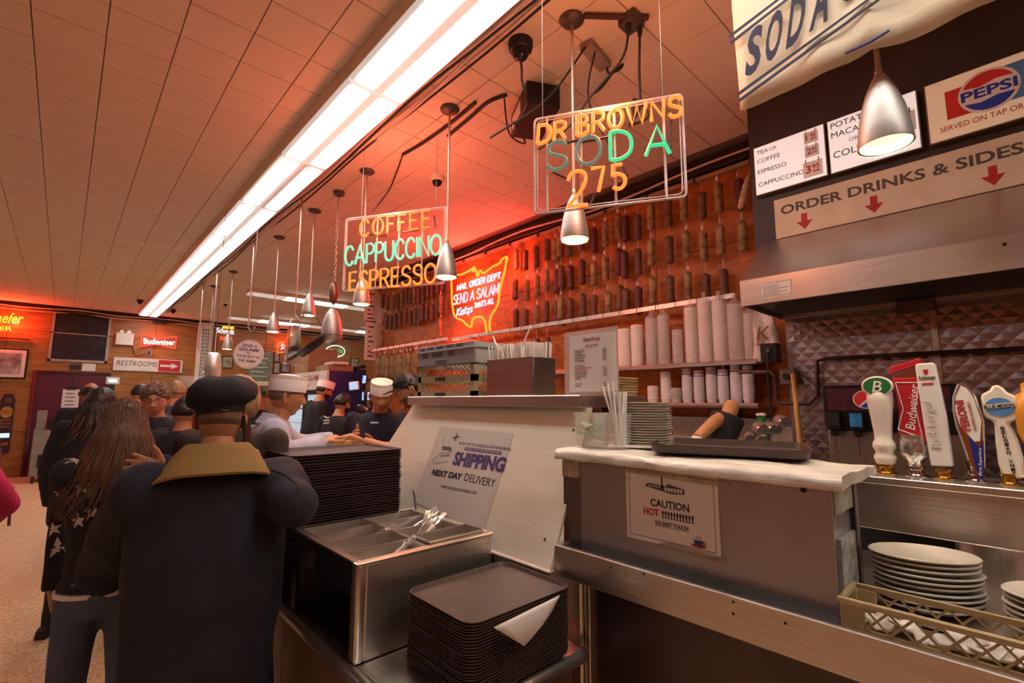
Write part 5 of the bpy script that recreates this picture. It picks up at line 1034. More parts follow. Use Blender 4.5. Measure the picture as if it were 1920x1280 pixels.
_a = _R*.79+_U*.61; _n = (_R*-.61+_U*.79-_F*.12).normalized(); M = frame_of(c_, _n.cross(_a), _n); mb = MB(M); mb.lathe([(0, 0), (.12, 0), (.145, .04), (.148, .042), (.142, .042), (.118, .005), (0, .005)], 28, caps=False); mb.build('pan', MATS['black'], t, 0, 40); MB(M).tube([(.10, .10, .035), (.16, .16, .05), (.24, .24, .05)], [.010, .011, .014], 8, flat=.5).build('handle', MATS['black'], t)
t = thing('hanging_scale', 'round dial scale hanging from a ceiling hook beside the air unit', 'scale', atd(400, 690, 4.6)); c_ = atd(400, 690, 4.8); M = Matrix.Translation(c_)@Matrix.Rotation(-.35, 4, 'Z')@Matrix.Rotation(PI/2, 4, 'Y')
MB(M).lathe([(0, -.05), (.15, -.05), (.16, -.03), (.16, .03), (.15, .045)], 28).build('case', MATS['aluminium'], t, 0, 50); MB(M).lathe([(0, .046), (.145, .046), (.145, .05), (0, .05)], 28).build('dial', mat('dial', (.62, .56, .40), .4, 0, .1), t, 0, 0); MB().tube([c_+Vector((0, 0, .16)), c_+Vector((0, 0, .4))], .006, 6).build('hanger', MATS['steel'], t)
MB().tube([c_+Vector((0, 0, .4)), (c_.x, c_.y, CEIL)], .003, 5).build('hanging_wire', MATS['steel_dark'], t)
# round salami sign
c_ = atd(466, 664, 4.9); t = thing('round_sign', 'round white hanging sign reading send a salami to your boy in the army', 'sign', c_)
M = pm(c_, (math.cos(YAW-.1), -math.sin(YAW-.1), 0)); r_ = .147
MB(M).lathe([(0, -.006), (r_, -.006), (r_, .006), (0, .006)], 40).build('disc', mat('sign_pink', (.74, .62, .57), .5, 0, .04), t, 0, 30)
mb = MB(M); mb.tube([(.138*math.cos(2*PI*k/40), .138*math.sin(2*PI*k/40), .006) for k in range(40)], .0012, 4, True); mb.build('ring_line', MATS['ink_purple'], t, 0, 0)
for s, y_, h_, w_ in (('SEND A', .072, .030, .15), ('SALAMI', .030, .033, .20), ('TO', .002, .018, .04), ('YOUR BOY IN', -.036, .026, .235), ('THE ARMY', -.082, .028, .185)): MB(M@Matrix.Rotation(-.1, 4, 'Z')).text(s, .0, y_, h_, w_, 'C', bold=.02, z=.0065).build('lettering', MATS['ink_purple'], t, 0, 0)
MB().tube([M@Vector((0, r_, 0)), (c_.x, c_.y, CEIL)], .0025, 5).build('hanging_wire', MATS['steel_dark'], t)
# printed lists at the end of the salami wall
for (u0, v0, u1, v1, lab) in ((683, 545, 708, 602, 'upper printed price list hanging at the end of the salami wall'), (683, 603, 707, 674, 'lower printed price list hanging at the end of the salami wall')):
    a = aty(u0, v1, 7.3); b_ = aty(u1, v0, 7.3); t = thing('price_sheet', lab, 'sign', (a.x, 7.3, a.z)); MB().box((a.x, 7.3, a.z), (b_.x, 7.312, b_.z)).build('sheet', MATS['paper'], t)
    for k in range(7): MB().box((a.x+.05, 7.2985, a.z+.05+k*(b_.z-a.z)/8), (b_.x-.05-.03*(k % 3), 7.2995, a.z+.075+k*(b_.z-a.z)/8)).build('lettering', MATS['ink_grey'], t)
    MB().tube([((a.x+b_.x)/2, 7.306, b_.z), ((a.x+b_.x)/2, 7.306, CEIL)], .003, 5).build('hanging_wire', MATS['steel_dark'], t)
# ================================================================= the back wall
BW = Plane((0, BACKY-.002, 0), (1, 0, 0))
def rect(u0, v0, u1, v1): a = BW(u0, v1); b_ = BW(u1, v0); return a.x, a.y, b_.x, b_.y
def bbox(x0, z0, x1, z1, d0, d1): return MB().box((x0, BACKY-d1, z0), (x1, BACKY-d0, z1))
# black pin board with grey frame
x0, z0, x1, z1 = -.31, 2.37, .66, 3.42
t = thing('notice_board', 'large black notice board in a grey frame above the purple door', 'board', (.1, BACKY, z0))
bbox(x0, z0, x1, z1, .005, .02).build('panel', mat('felt', (.022, .018, .022), .8, 0, .5, 6), t)
mb = MB()
for a in ((x0, z0, x1, z0+.05), (x0, z0, x0+.045, z1), (x1-.045, z0, x1, z1), (x0, z0+.60, x1, z0+.62)): mb.box((a[0], BACKY-.03, a[1]), (a[2], BACKY-.018, a[3]))
mb.build('frame', mat('frame_grey', (.38, .33, .28), .5), t)
# purple door
d = bbox(-.43, 0, .70, 2.10, .0, .03).build('door_1', mat('door_purple', (.11, .014, .035), .35, 0, .2, 2), None, .004); d['kind'] = 'structure'; d['label'] = 'dark purple double door in the back wall'
mb = MB(); mb.box((-.49, BACKY-.05, 0), (-.43, BACKY, 2.16)).box((.70, BACKY-.05, 0), (.76, BACKY, 2.16)).box((-.43, BACKY-.05, 2.10), (.70, BACKY, 2.16)); mb.build('door_frame', mat('door_frame_m', (.06, .012, .02), .4), d, .004)
MB().box((.12, BACKY-.034, 0), (.13, BACKY-.029, 2.08)).build('door_split', MATS['black'], d)
t = thing('door_notice', 'white notice taped to the purple door', 'notice', (.1, BACKY-.04, 1.6)); a = rect(114, 730, 150, 764); bbox(a[0], a[1], a[2], a[3], .036, .04).build('sheet', MATS['paper'], t); bbox(a[0]+.05, a[3]+.02, a[2]-.03, a[3]+.07, .036, .042).build('name_plate', MATS['black'], t)
for k in range(6): bbox(a[0]+.05, a[1]+.05+k*.08, a[2]-.06-.02*(k % 2), a[1]+.07+k*.08, .0402, .041).build('lettering', MATS['ink_grey'], t)
for u0, v0, u1, v1, m_, lab in ((130, 684, 152, 693, 'dark_trim', 'small dark plaque above the purple door'), (153, 682, 180, 695, 'paper', 'small white certificate above the purple door')):
    a = rect(u0, v0, u1, v1); o = bbox(a[0], a[1], a[2], a[3], .004, .015).build('plaque', MATS[m_], None); tag(o, lab, 'plaque')
# framed photo
t = thing('framed_photo', 'framed black and white photograph on the back wall, cut by the left edge', 'picture', (-1.0, BACKY, 2.1)); a = rect(-45, 655, 55, 708)
bbox(a[0], a[1], a[2], a[3], .004, .03).build('frame', MATS['black'], t, .004); bbox(a[0]+.03, a[1]+.03, a[2]-.03, a[3]-.03, .03, .034).build('mount', MATS['paper'], t); bbox(a[0]+.09, a[1]+.09, a[2]-.09, a[3]-.09, .034, .037).build('photograph', mat('photo_bw', (.10, .08, .09), .3, 0, .8, 6, col2=(.55, .5, .5)), t)
# emergency light
t = thing('emergency_light', 'white emergency light box with two lamps on the back wall', 'light', (.85, BACKY, 2.75)); a = rect(215, 626, 251, 646); bbox(a[0], a[1], a[2], a[3], .004, .11).build('box', MATS['white_paint'], t, .01)
for k in (.3, .7): MB(pm((a[0]+(a[2]-a[0])*k, BACKY-.09, a[3]+.02), (1, 0, 0))).lathe([(.04, -.05), (.045, .02), (.04, .03), (0, .025)], 14).build('lamp_head', MATS['white_gloss'], t)
# restrooms sign
t = thing('restroom_sign', 'white restrooms sign with a red arrow panel on the back wall', 'sign', (1.4, BACKY, 2.2)); a = rect(210, 669, 343, 699)
x0, x1 = a[0], a[2]; z0, z1 = 2.22, 2.52
bbox(x0, z0, x1, z1, .004, .05).build('board', MATS['white_paint'], t, .006)
M = pm((x0, BACKY-.0505, z0), (1, 0, 0)); W = x1-x0
MB(M).text('RESTROOMS', .04*W, .12, .115, .58*W, shear=.2).build('lettering', MATS['ink_grey'], t, 0, 0)
MB(M).box((W*.635, .018, .0), (W*.965, .285, .003)).build('arrow_panel', mat('sign_red', (.55, .02, .03), .4), t)
MB(M).prism([(W*.66, .125), (W*.83, .125), (W*.83, .08), (W*.94, .15), (W*.83, .22), (W*.83, .175), (W*.66, .175)], .003, .006).build('arrow', MATS['white_gloss'], t, 0, 0)
# red bow-tie neon
t = thing('neon_bowtie_sign', 'red bow-tie neon beer sign with white lettering on the back wall', 'neon sign', (1.6, BACKY, 2.8)); P = [BW(*q) for q in ((266, 626), (291, 636), (330, 631), (327, 653), (289, 645), (263, 650))]
MB(BW.M).tube([(p.x, p.y, .07) for p in P], .021, 8, True).build('bowtie_outline', MATS['neon_red'], t); a = BW(267, 645); b_ = BW(327, 648); c_ = BW(267, 633)
quadtext('lettering', 'Budweiser', (268, 645), (327, 648), (268, 634), mat('neon_white_dim', (.8, .8, .8), .4, emit=(.75, .88, 1), es=.7), t, .02, 0, f=lambda u, v: BW(u, v), MM=BW.M@Matrix.Translation((0, 0, .095)))
light('neon_glow', 'POINT', BW.M@Vector((P[1].x, P[1].y, .2)), 3*NEON, (1, .1, .08), .05, t)
bx_ = rect(286, 600, 312, 606); tag(bbox(bx_[0], bx_[1], bx_[2], bx_[3]+.02, .005, .12).build('neon_transformer', MATS['black'], None, .006), 'black transformer box above the bow-tie neon sign', 'transformer')
t = thing('wall_outlet', 'small grey wall outlet below the bow-tie neon sign', 'outlet', (1.5, BACKY, 2.6)); a = rect(274, 656, 285, 667); bbox(a[0], a[1], a[2], a[3], .004, .03).build('plate', MATS['strip_grey'], t, .004); bbox(a[0]+.03, a[1]+.03, a[0]+.06, a[3]-.03, .03, .04).build('socket', MATS['black'], t)
MB().tube(catmull([(a[0], BACKY-.03, a[1]+.05), (a[0]-.2, BACKY-.03, a[1]-.0), (a[0]-.27, BACKY-.03, a[1]+.2), (a[0]-.25, BACKY-.04, a[1]+.35)], 6), .008, 6).build('cable', MATS['rubber'], t)
# script beer neon at far left
t = thing('neon_script_sign', 'yellow script neon beer sign glowing red at the far left', 'neon sign', (-1, BACKY, 3)); fbw = lambda u, v: BW(u, v)
quadtext('lettering', 'Schaefer', (-42, 604), (44, 608), (-40, 584), mat('neon_yellow_dim', (.9, .6, .1), .4, emit=(1, .40, .03), es=.8), t, .01, .3, f=fbw, MM=BW.M@Matrix.Translation((0, 0, .1))); quadtext('lettering', 'BEER', (-24, 620), (24, 621), (-24, 612), MATS['neon_yellow_dim'], t, .02, 0, f=fbw, MM=BW.M@Matrix.Translation((0, 0, .1)))
bbox(-1.5, 2.78, -.6, 2.80, .02, .06).build('mounting_bar', MATS['black'], t)
for xx in (-1.25, -.85): light('neon_glow', 'POINT', (xx, BACKY-.16, 3.12), 16*NEON, (1, .06, .02), .05, t)
# salt/pepper sign board at left
t = thing('vintage_sign', 'dark bottle shaped advertising sign with yellow print at the far left', 'sign', (-.9, BACKY, .9)); a = rect(-12, 730, 32, 850)
x0, z0, x1, z1 = a; w_ = x1-x0; xc = (x0+x1)/2
MB(pm((x0, BACKY-.01, z0), (1, 0, 0))).prism([(0, 0), (w_, 0), (w_, (z1-z0)*.82), (w_*.8, (z1-z0)*.93), (w_*.2, (z1-z0)*.93), (0, (z1-z0)*.82)], 0, .03).build('board', mat('sign_plum', (.05, .012, .03), .4), t, .004)
mat('print_yellow', (.5, .27, .03), .5); M = pm((x0, BACKY-.041, z0), (1, 0, 0)); h_ = z1-z0
MB(M).lathe([(w_*.16, 0), (w_*.20, 0), (w_*.20, .003), (w_*.16, .003), (w_*.16, 0)], 24, (w_*.5, h_*.83, 0), caps=False).build('ring', MATS['print_yellow'], t, 0, 0)
MB(M).prism(ellp(w_*.5, h_*.64, w_*.42, h_*.09)[:-1], 0, .002).build('oval', MATS['print_yellow'], t, 0, 0); MB(M).text("Katz's", w_*.5, h_*.62, h_*.07, w_*.7, 'C', shear=.2, z=.0025).build('lettering', MATS['ink'], t, 0, 0)
for k, s in enumerate(('DELICATESSEN', 'SINCE 1888', 'SEND A')): MB(M).text(s, w_*.5, h_*(.5-.05*k), h_*.028, w_*.75, 'C').build('lettering', MATS['print_yellow'], t, 0, 0)
MB(M).box((w_*.2, h_*.24, 0), (w_*.9, h_*.31, .004)).build('screen', mat('screen_lit', (.5, .5, .5), .3, emit=(.6, .9, 1), es=.5), t); MB(M).text('SALAMI', w_*.5, h_*.12, h_*.05, w_*.7, 'C', bold=.02).build('lettering', MATS['print_yellow'], t, 0, 0)
# tall air unit
t = thing('air_unit', 'tall white wall air unit with a slotted grille', 'heater', (2.5, BACKY, 1.8)); a = rect(361, 607, 398, 730)
x0, z0, x1, z1 = a[0], a[1], a[2], a[3]; bbox(x0, z0, x1, z1, .004, .16).build('case', MATS['white_paint'], t, .012); bbox(x0+.08, z0+.15, x1-.08, z1-.15, .155, .165).build('grille_recess', mat('grille_dark', (.16, .14, .12), .6), t)
n_ = 16
for k in range(n_+1): zz = z0+.15+(z1-z0-.3)*k/n_; bbox(x0+.08, zz-.008, x1-.08, zz+.008, .16, .172).build('slat', MATS['white_paint'], t)
for k in range(1, 4): xx = x0+.08+(x1-x0-.16)*k/4; bbox(xx-.008, z0+.15, xx+.008, z1-.15, .16, .170).build('upright_slat', MATS['white_paint'], t)
bbox(x0+.06, z0+.05, x0+.2, z0+.08, .155, .165).build('badge', MATS['black'], t)
# other neon signs of the rear
t = thing('neon_beer_sign', 'white, yellow and red neon beer sign behind the farthest pendant lamps', 'neon sign', (3.1, BACKY, 3)); ft = lambda s, bl, br, tl, m_, b_=.02, sh=0: quadtext('lettering', s, bl, br, tl, m_, t, b_, sh, f=fbw, MM=BW.M@Matrix.Translation((0, 0, .1)))
ft('Schmidt', (405, 624), (437, 628), (405, 614), MATS['neon_white_dim']); neonmat('neon_red_dim', (1, .08, .03), .9); ft('BEER', (411, 638), (435, 640), (411, 631), MATS['neon_red_dim'])
a = rect(415, 613, 437, 616); bbox(a[0], a[1], a[2], a[3], .09, .11).build('yellow_bar', MATS['neon_yellow_dim'], t); bbox(a[0]-.1, a[1]-.6, a[0]-.08, a[3], .02, .05).build('mounting_bar', MATS['black'], t)
t = thing('neon_framed_sign', 'blue script neon sign in an orange frame behind the grater', 'neon sign', (4.4, BACKY, 2.6)); P = [BW(*q) for q in ((519, 643), (552, 637), (552, 657), (517, 662))]; MB(BW.M).tube([(p.x, p.y, .09) for p in P], .014, 8, True).build('frame_tube', MATS['neon_orange'], t)
ft('Schlitz', (524, 656), (549, 652), (524, 645), mat('neon_blue_dim', (.5, .7, 1), .4, emit=(.35, .65, 1), es=.8), .01, .25); light('neon_glow', 'POINT', BW.M@Vector((P[0].x+.1, P[0].y, .2)), 3*NEON, (1, .12, .05), .05, t)
t = thing('neon_oval_sign', 'green neon script in a white oval above the drinks fridge', 'neon sign', (5.6, BACKY, 2.6)); P = [BW(626+18*math.cos(k*2*PI/28), 659+11*math.sin(k*2*PI/28)) for k in range(28)]; MB(BW.M).tube([(p.x, p.y, .09) for p in P], .014, 8, True).build('oval_tube', MATS['neon_white_dim'], t)
neonmat('neon_green_dim', (.05, 1, .25), .5); ft("Katz's", (613, 662), (640, 662), (613, 654), MATS['neon_green_dim'], .01, .25); MB(BW.M).tube([(P[0].x-.5, P[0].y-.13, .09), (P[0].x-.15, P[0].y-.13, .09)], .012, 6).build('underline', MATS['neon_green_dim'], t)
for nm_, xs_ in (('neon_framed_sign', ((521, 650), (548, 648))), ('neon_oval_sign', ((609, 660), (643, 660))), ('neon_bowtie_sign', ((268, 638), (326, 642)))):
    par = bpy.data.objects[nm_]
    for u, v in xs_: q = BW(u, v); MB().tube([(q.x, BACKY, q.y), (q.x, BACKY-.1, q.y)], .008, 6).build('standoff', MATS['glass_tube'], par)
# small pictures
mat('pic_a', (.10, .07, .16), .4, 0, .8, 9, col2=(.45, .4, .45)); mat('pic_b', (.16, .12, .08), .4, 0, .8, 9, col2=(.5, .45, .35))
for k, (u0, v0, u1, v1, lab) in enumerate(((393, 664, 412, 700, 'purple toned picture left of the round salami sign'), (414, 668, 438, 690, 'purple toned picture right of the air unit'), (512, 661, 525, 678, 'small pinkish picture under the framed neon sign'), (511, 680, 526, 700, 'pale picture beside the chalk board'), (526, 683, 544, 698, 'blue toned picture beside the pale one'), (656, 672, 672, 690, 'framed picture above the blue fridge'), (677, 684, 684, 694, 'tiny picture at the end of the salami wall'), (530, 668, 537, 678, 'tiny dark picture under the framed neon'))):
    a = rect(u0, v0, u1, v1); t = thing('wall_picture', lab, 'picture', (a[0], BACKY, a[1]), 'small pictures on the back wall'); bbox(a[0], a[1], a[2], a[3], .004, .02).build('frame', MATS['black'], t); bbox(a[0]+.025, a[1]+.025, a[2]-.025, a[3]-.025, .02, .024).build('print', MATS['pic_a' if k % 2 == 0 else 'pic_b'], t)
t = thing('menu_blackboard', 'green grey chalk board behind the counter man in the white hat', 'board', (3.9, BACKY, 1.8)); a = rect(462, 658, 511, 712); bbox(a[0], a[1], a[2], a[3], .004, .02).build('panel', mat('chalk', (.10, .14, .10), .7, 0, .5, 12, col2=(.22, .27, .2)), t); bbox(a[0]-.1, a[1]-.14, a[2], a[1]-.02, .004, .03).build('ledge_sign', MATS['cream'], t)
for k in range(5): bbox(a[0]+.08, a[1]+.1+k*.12, a[2]-.1-.08*(k % 2), a[1]+.12+k*.12, .02, .022).build('lettering', MATS['white_paint'], t)
# grey heater cart, screens, coffee machine, chairs
t = thing('grey_cart', 'grey metal cart on castors in front of the purple door', 'cart', (.1, 13, 0)); mat('cart_grey', (.27, .26, .23), .5, .2, .1)
x0, x1, y0_, y1_ = -.35, .55, 12.9, 13.5
MB().box((x0, y0_, .12), (x1, y1_, .98)).build('cabinet', MATS['cart_grey'], t, .01); MB().box((x0+.1, y0_-.01, .28), (x1-.05, y0_+.005, .52)).build('louvre', MATS['black'], t)
for q in ((x0+.06, y0_+.05), (x1-.06, y0_+.05), (x0+.06, y1_-.05), (x1-.06, y1_-.05)): MB(Matrix.Translation((q[0], q[1], .06))@Matrix.Rotation(PI/2, 4, 'Y')).lathe([(.06, -.02), (.06, .02)], 14).build('castor', MATS['rubber'], t)
MB().box((x0+.2, y0_, .98), (x1, y1_, 1.2)).build('dark_tray', MATS['black'], t, .01); MB().box((x0+.02, y0_+.1, .98), (x0+.16, y0_+.2, 1.35)).build('side_post', MATS['cart_grey'], t, .004)
def chair(x, y, rz, label):
    t = thing('dining_chair', label, 'chair', (x, y, 0), 'bentwood dining chairs'); mat('chair_wood', (.09, .025, .015), .35, 0, .2)
    M = Matrix.Rotation(rz, 4, 'Z'); B = lambda n, mb: mb.build(n, MATS['chair_wood'], t, .004, 40, loc=(0, 0, 0))
    B('seat', MB(M).box((-.21, -.21, .44), (.21, .21, .47)))
    for sx in (-.19, .19):
        for sy in (-.19, .19): B('leg', MB(M).tube([(sx*1.08, sy*1.08, 0), (sx, sy, .45)], .017, 8))
        B('back_post', MB(M).tube([(sx, .19, .45), (sx, .24, .92)], .016, 8))
    for z in (.6, .7, .8, .9): B('back_slat', MB(M).box((-.19, .2+.06*(z-.5), z-.025), (.19, .215+.06*(z-.5), z+.025)))
    return t
chair(-.62, 8.9, .4, 'dark red wooden chair by the back wall at the left edge'); chair(-.95, 10.6, -.6, 'second dark red wooden chair farther back at the left edge')
for (u0, v0, u1, v1, y, lab) in ((198, 707, 225, 720, 13.4, 'small lit checkout screen beyond the queue'),):
    a = aty(u0, v1, y); b_ = aty(u1, v0, y); t = thing('checkout_screen', lab, 'monitor', (a.x, y, a.z)); MB().box((a.x, y, a.z), (b_.x, y+.06, b_.z)).build('case', MATS['white_paint'], t, .01); MB().box((a.x+.04, y-.004, a.z+.04), (b_.x-.04, y, b_.z-.04)).build('screen', MATS['screen_lit'], t)
    MB().box(((a.x+b_.x)/2-.04, y+.02, 1.0), ((a.x+b_.x)/2+.04, y+.05, a.z)).build('stand', MATS['black'], t)
t = thing('service_counter', 'low wooden service counter along the back wall', 'counter', (2, 13.5, 0)); MB().box((.85, 13.2, 0), (5.5, 13.9, 1.0)).build('base', MATS['wood_wall'], t, .01); MB().box((.83, 13.15, 1.0), (5.5, 13.95, 1.05)).build('top', MATS['steel'], t, .005)
t = thing('display_case', 'small lit display case on the service counter', 'display', (1.5, 13.4, 1.05)); MB().box((1.15, 13.3, 1.05), (2.0, 13.8, 1.1)).box((1.15, 13.3, 1.75), (2.0, 13.8, 1.8)).box((1.15, 13.78, 1.05), (2.0, 13.8, 1.8)).build('case', MATS['steel'], t); MB().box((1.2, 13.5, 1.66), (1.95, 13.6, 1.70)).build('lamp', mat('case_lamp', (1, 1, 1), .3, emit=(1, .8, .5), es=2), t); MB().box((1.16, 13.31, 1.1), (1.99, 13.315, 1.75)).build('glass', MATS['glass'], t)
t = thing('coffee_machine', 'steel coffee machine hopper beyond the queue', 'coffee machine', (2.0, 13.4, 1.05)); MB().box((2.1, 13.3, 1.05), (2.9, 13.8, 1.75)).build('body', MATS['steel'], t, .02); MB().hexa([(2.25, 13.4, 1.75), (2.6, 13.4, 1.75), (2.6, 13.7, 1.75), (2.25, 13.7, 1.75), (1.95, 13.3, 2.12), (2.9, 13.3, 2.12), (2.9, 13.8, 2.12), (1.95, 13.8, 2.12)]).build('hopper', MATS['glass'], t)
# ================================================================= deli counter and the things behind it
mat('yellow_wood', (.50, .30, .07), .5, 0, .12, 5); mat('fridge_blue', (.008, .02, .12), .3, 0, .3, 2); mat('cardboard', (.38, .22, .11), .8, 0, .12, 6)
t = thing('deli_counter', 'long deli counter where the cutters serve the queue', 'counter', (1.4, 5, 0))
MB().box((1.17, 2.78, 0), (1.62, 7.4, 1.16)).build('base', MATS['steel'], t, .004); MB().box((1.13, 2.76, 1.16), (1.66, 7.4, 1.22)).build('top', MATS['steel'], t, .004)
t = thing('cutting_tray', 'yellow wood framed steel serving board between the hands of the cutters', 'tray', (1.4, 2.95, 1.221))
x0, x1, y0_, y1_, z0 = 1.14, 1.64, 2.78, 3.36, 1.221
mb = MB(); frame_rect(mb, x0, x1, y0_, y1_, z0, z0+.055, .045); mb.build('frame', MATS['yellow_wood'], t, .006); MB().box((x0+.045, y0_+.045, z0), (x1-.045, y1_-.045, z0+.02)).build('inset', MATS['steel_x'], t)
o = MB().box((1.28, 2.98, 1.243), (1.5, 3.16, 1.25)).build('wrapping_paper', MATS['paper'], None); tag(o, 'white paper lying on the yellow framed serving board', 'paper')
t = thing('drinks_fridge', 'tall blue drinks fridge with lit glass doors', 'fridge', (3.1, 7.8, 0)); x0, x1, y0_, y1_ = 2.8, 3.42, 7.0, 8.65
MB().box((x0+.04, y0_, 0), (x1, y1_, 2.0)).build('cabinet', MATS['fridge_blue'], t, .01); MB().box((x0, y0_, 1.72), (x0+.04, y1_, 2.0)).build('header', MATS['white_paint'], t, .004)
M = pm((x0-.001, y1_, 1.72)); MB(M).text('SEND A SALAMI', .35, .14, .09, 1.0, bold=.02).build('lettering', MATS['ink_red'], t, 0, 0); MB(M).text('TO YOUR BOY', .4, .05, .04, .6).build('lettering', MATS['ink'], t, 0, 0); MB(M).prism(ellp(.15, .15, .09, .09, 0, 180), 0, .003).build('roundel_red', MATS['pepsi_red'], t, 0, 0); MB(M).prism(ellp(.15, .15, .09, .09, 180, 360), 0, .003).build('roundel_blue', MATS['pepsi_blue'], t, 0, 0)
for k in range(2):
    ya, yb = y0_+.02+k*.82, y0_+.80+k*.82; d = MB(); frame_rect_y = d.box((x0, ya, .1), (x0+.03, ya+.05, 1.7)).box((x0, yb-.05, .1), (x0+.03, yb, 1.7)).box((x0, ya+.05, .1), (x0+.03, yb-.05, .15)).box((x0, ya+.05, 1.65), (x0+.03, yb-.05, 1.7)); d = d.build('door', MATS['black'], t, .003)
    MB().box((x0+.02, ya+.05, .15), (x0+.03, yb-.05, 1.65)).build('lit_interior', mat('fridge_lit', (.3, .4, .5), .3, 0, .8, 14, col2=(.7, .8, .9), emit=(.35, .6, .8), es=.3, stretch=(1, 1, 3)), d)
    for z in (.5, .85, 1.2, 1.5): MB().box((x0+.012, ya+.05, z), (x0+.022, yb-.05, z+.015)).build('shelf_edge', MATS['white_paint'], d)
for k, (x_, y_, z_, sx, sy, sz, lab) in enumerate(((2.85, 7.9, 2.002, .5, .6, .2, 'lower cardboard carton on top of the drinks fridge'), (2.86, 7.92, 2.204, .48, .58, .2, 'upper cardboard carton on top of the drinks fridge'), (2.9, 7.2, 2.002, .4, .5, .1, 'flat carton on the near end of the fridge'))):
    t = thing('cardboard_carton', lab, 'box', (x_, y_, z_), 'cartons on the fridge'); MB().box((x_, y_, z_), (x_+sx, y_+sy, z_+sz)).build('carton', MATS['cardboard'], t, .004); MB().box((x_-.001, y_+sy*.45, z_), (x_+sx+.001, y_+sy*.55, z_+sz+.001)).build('tape', mat('parcel_tape', (.42, .3, .18), .4), t)
o = MB().box((2.95, 7.15, 2.105), (3.2, 7.5, 2.15)).build('foam_tray', MATS['white_gloss'], None, .01); tag(o, 'white foam tray on the flat carton', 'tray')
t = thing('video_recorder', 'black flat recorder box above the blue fridge side', 'recorder', (3.3, 7.05, 2.0)); MB().box((3.32, 7.02, 2.002), (3.42, 7.5, 2.1)).build('case', MATS['black'], t, .004); MB().box((3.325, 7.015, 2.03), (3.415, 7.02, 2.06)).build('front', MATS['steel_dark'], t)
def screen(u0, v0, u1, v1, dep, lab, tilt=0):
    c = atd((u0+u1)/2, (v0+v1)/2, dep); wd = (u1-u0)*dep/FPX; hd = (v1-v0)*dep/FPX; t = thing('order_screen', lab, 'monitor', c, 'order screens'); M = pm(c, _R)@Matrix.Rotation(tilt, 4, 'Z')
    MB(M).box((-wd/2, -hd/2, -.03), (wd/2, hd/2, 0)).build('case', MATS['black'] if u0 > 670 else MATS['white_paint'], t, .004); MB(M).box((-wd/2+.012, -hd/2+.012, 0), (wd/2-.012, hd/2-.012, .002)).build('screen', MATS['screen_blue'], t)
    MB().tube([M@Vector((0, 0, -.03)), M@Vector((.05, 0, -.2)), M@Vector((.05, -.3, -.25))], .015, 8).build('arm', MATS['black'], t)
mat('screen_blue', (.3, .4, .6), .3, emit=(.35, .6, 1), es=.45)
screen(654, 715, 672, 731, 5.6, 'tilted white order screen in front of the blue fridge', .12); screen(678, 702, 688, 720, 5.8, 'narrow order screen at the end of the salami wall', -.1); screen(677, 733, 684, 752, 5.4, 'small lit till screen, left of two'); screen(687, 733, 695, 752, 5.4, 'small lit till screen, right of two')
t = thing('meat_slicer', 'steel slicing machine behind the cutters', 'slicer', (2.1, 4.4, 1.2)); c = atd(686, 780, 5.3)
MB(Matrix.Translation(c)).box((-.12, -.12, -.15), (.12, .12, -.05)).build('base', MATS['steel_dark'], t, .02); MB(Matrix.Translation(c)@Matrix.Rotation(.9, 4, 'Y')).lathe([(.0, 0), (.15, 0), (.155, .01), (.15, .02), (0, .02)], 28).build('blade', MATS['chrome'], t)
MB(Matrix.Translation(c)).box((-.05, -.1, -.6), (.05, .1, -.15)).build('stand', MATS['steel_dark'], t)
tag(MB().box((2.6, 3.1, 0), (3.2, 6.8, 1.05)).build('rear_worktop', MATS['steel'], None, .01), 'steel rear worktop under the salami wall', 'counter')
# ================================================================= people
JOBS = []
def skinmat(n, c): return mat(n, c, .5, 0, .12, 25, .1, 200)
skinmat('skin_light', (.58, .27, .15)); skinmat('skin_tan', (.44, .19, .085)); skinmat('skin_olive', (.44, .20, .10)); skinmat('skin_dark', (.20, .085, .04)); mat('lip', (.36, .09, .07), .45); mat('eye_white', (.6, .55, .5), .2); mat('eye_dark', (.02, .012, .008), .15)
def clothmat(n, c, b=.4, bs=400): return mat(n, c, .85, 0, .18, 7, b, bs)
def remesh_later(o, vox, smooth=6, fold=0, fs=9, extra=None, mats=None):
    m_ = o.modifiers.new('r', 'REMESH'); m_.mode = 'VOXEL'; m_.voxel_size = vox; m_.use_smooth_shade = True
    s_ = o.modifiers.new('s', 'SMOOTH'); s_.iterations = smooth; s_.factor = .6
    JOBS.append((o, fold, fs, extra))
def flush():
    bpy.context.view_layer.update(); dg = bpy.context.evaluated_depsgraph_get(); out = [bpy.data.meshes.new_from_object(o.evaluated_get(dg)) for o, *_ in JOBS]
    for (o, fold, fs, extra), me in zip(JOBS, out):
        o.modifiers.clear()
        if fold:
            me.update(); off = Vector((hash(o.name) % 50, 3, 7))
            nr = [v.normal.copy() for v in me.vertices]
            for v, n in zip(me.vertices, nr):
                p = v.co; a = noise.noise(Vector((p.x*fs, p.y*fs, p.z*fs*.55))+off); b_ = noise.noise(Vector((p.x*fs*2.2, p.y*fs*2.2, p.z*fs*1.1))+off)
                v.co = p+n*fold*((1-abs(a)*2.2)*.8+b_*.6)
        if extra:
            bm = bmesh.new(); bm.from_mesh(me)
            for e in extra:
                e2 = bpy.data.meshes.new('e'); e2.from_pydata([v-Vector(o['_o']) for v in e.v], [], e.f); bm.from_mesh(e2); bpy.data.meshes.remove(e2)
            bm.to_mesh(me); bm.free()
        old = o.data; nm_ = old.name; mt = old.materials[0]; o.data = me; bpy.data.meshes.remove(old); me.name = nm_
        me.materials.clear(); me.materials.append(mt)
        me.polygons.foreach_set('use_smooth', [True]*len(me.polygons)); me.update()
    JOBS.clear()
g2 = lambda a, b_: math.exp(-a*a-b_*b_)
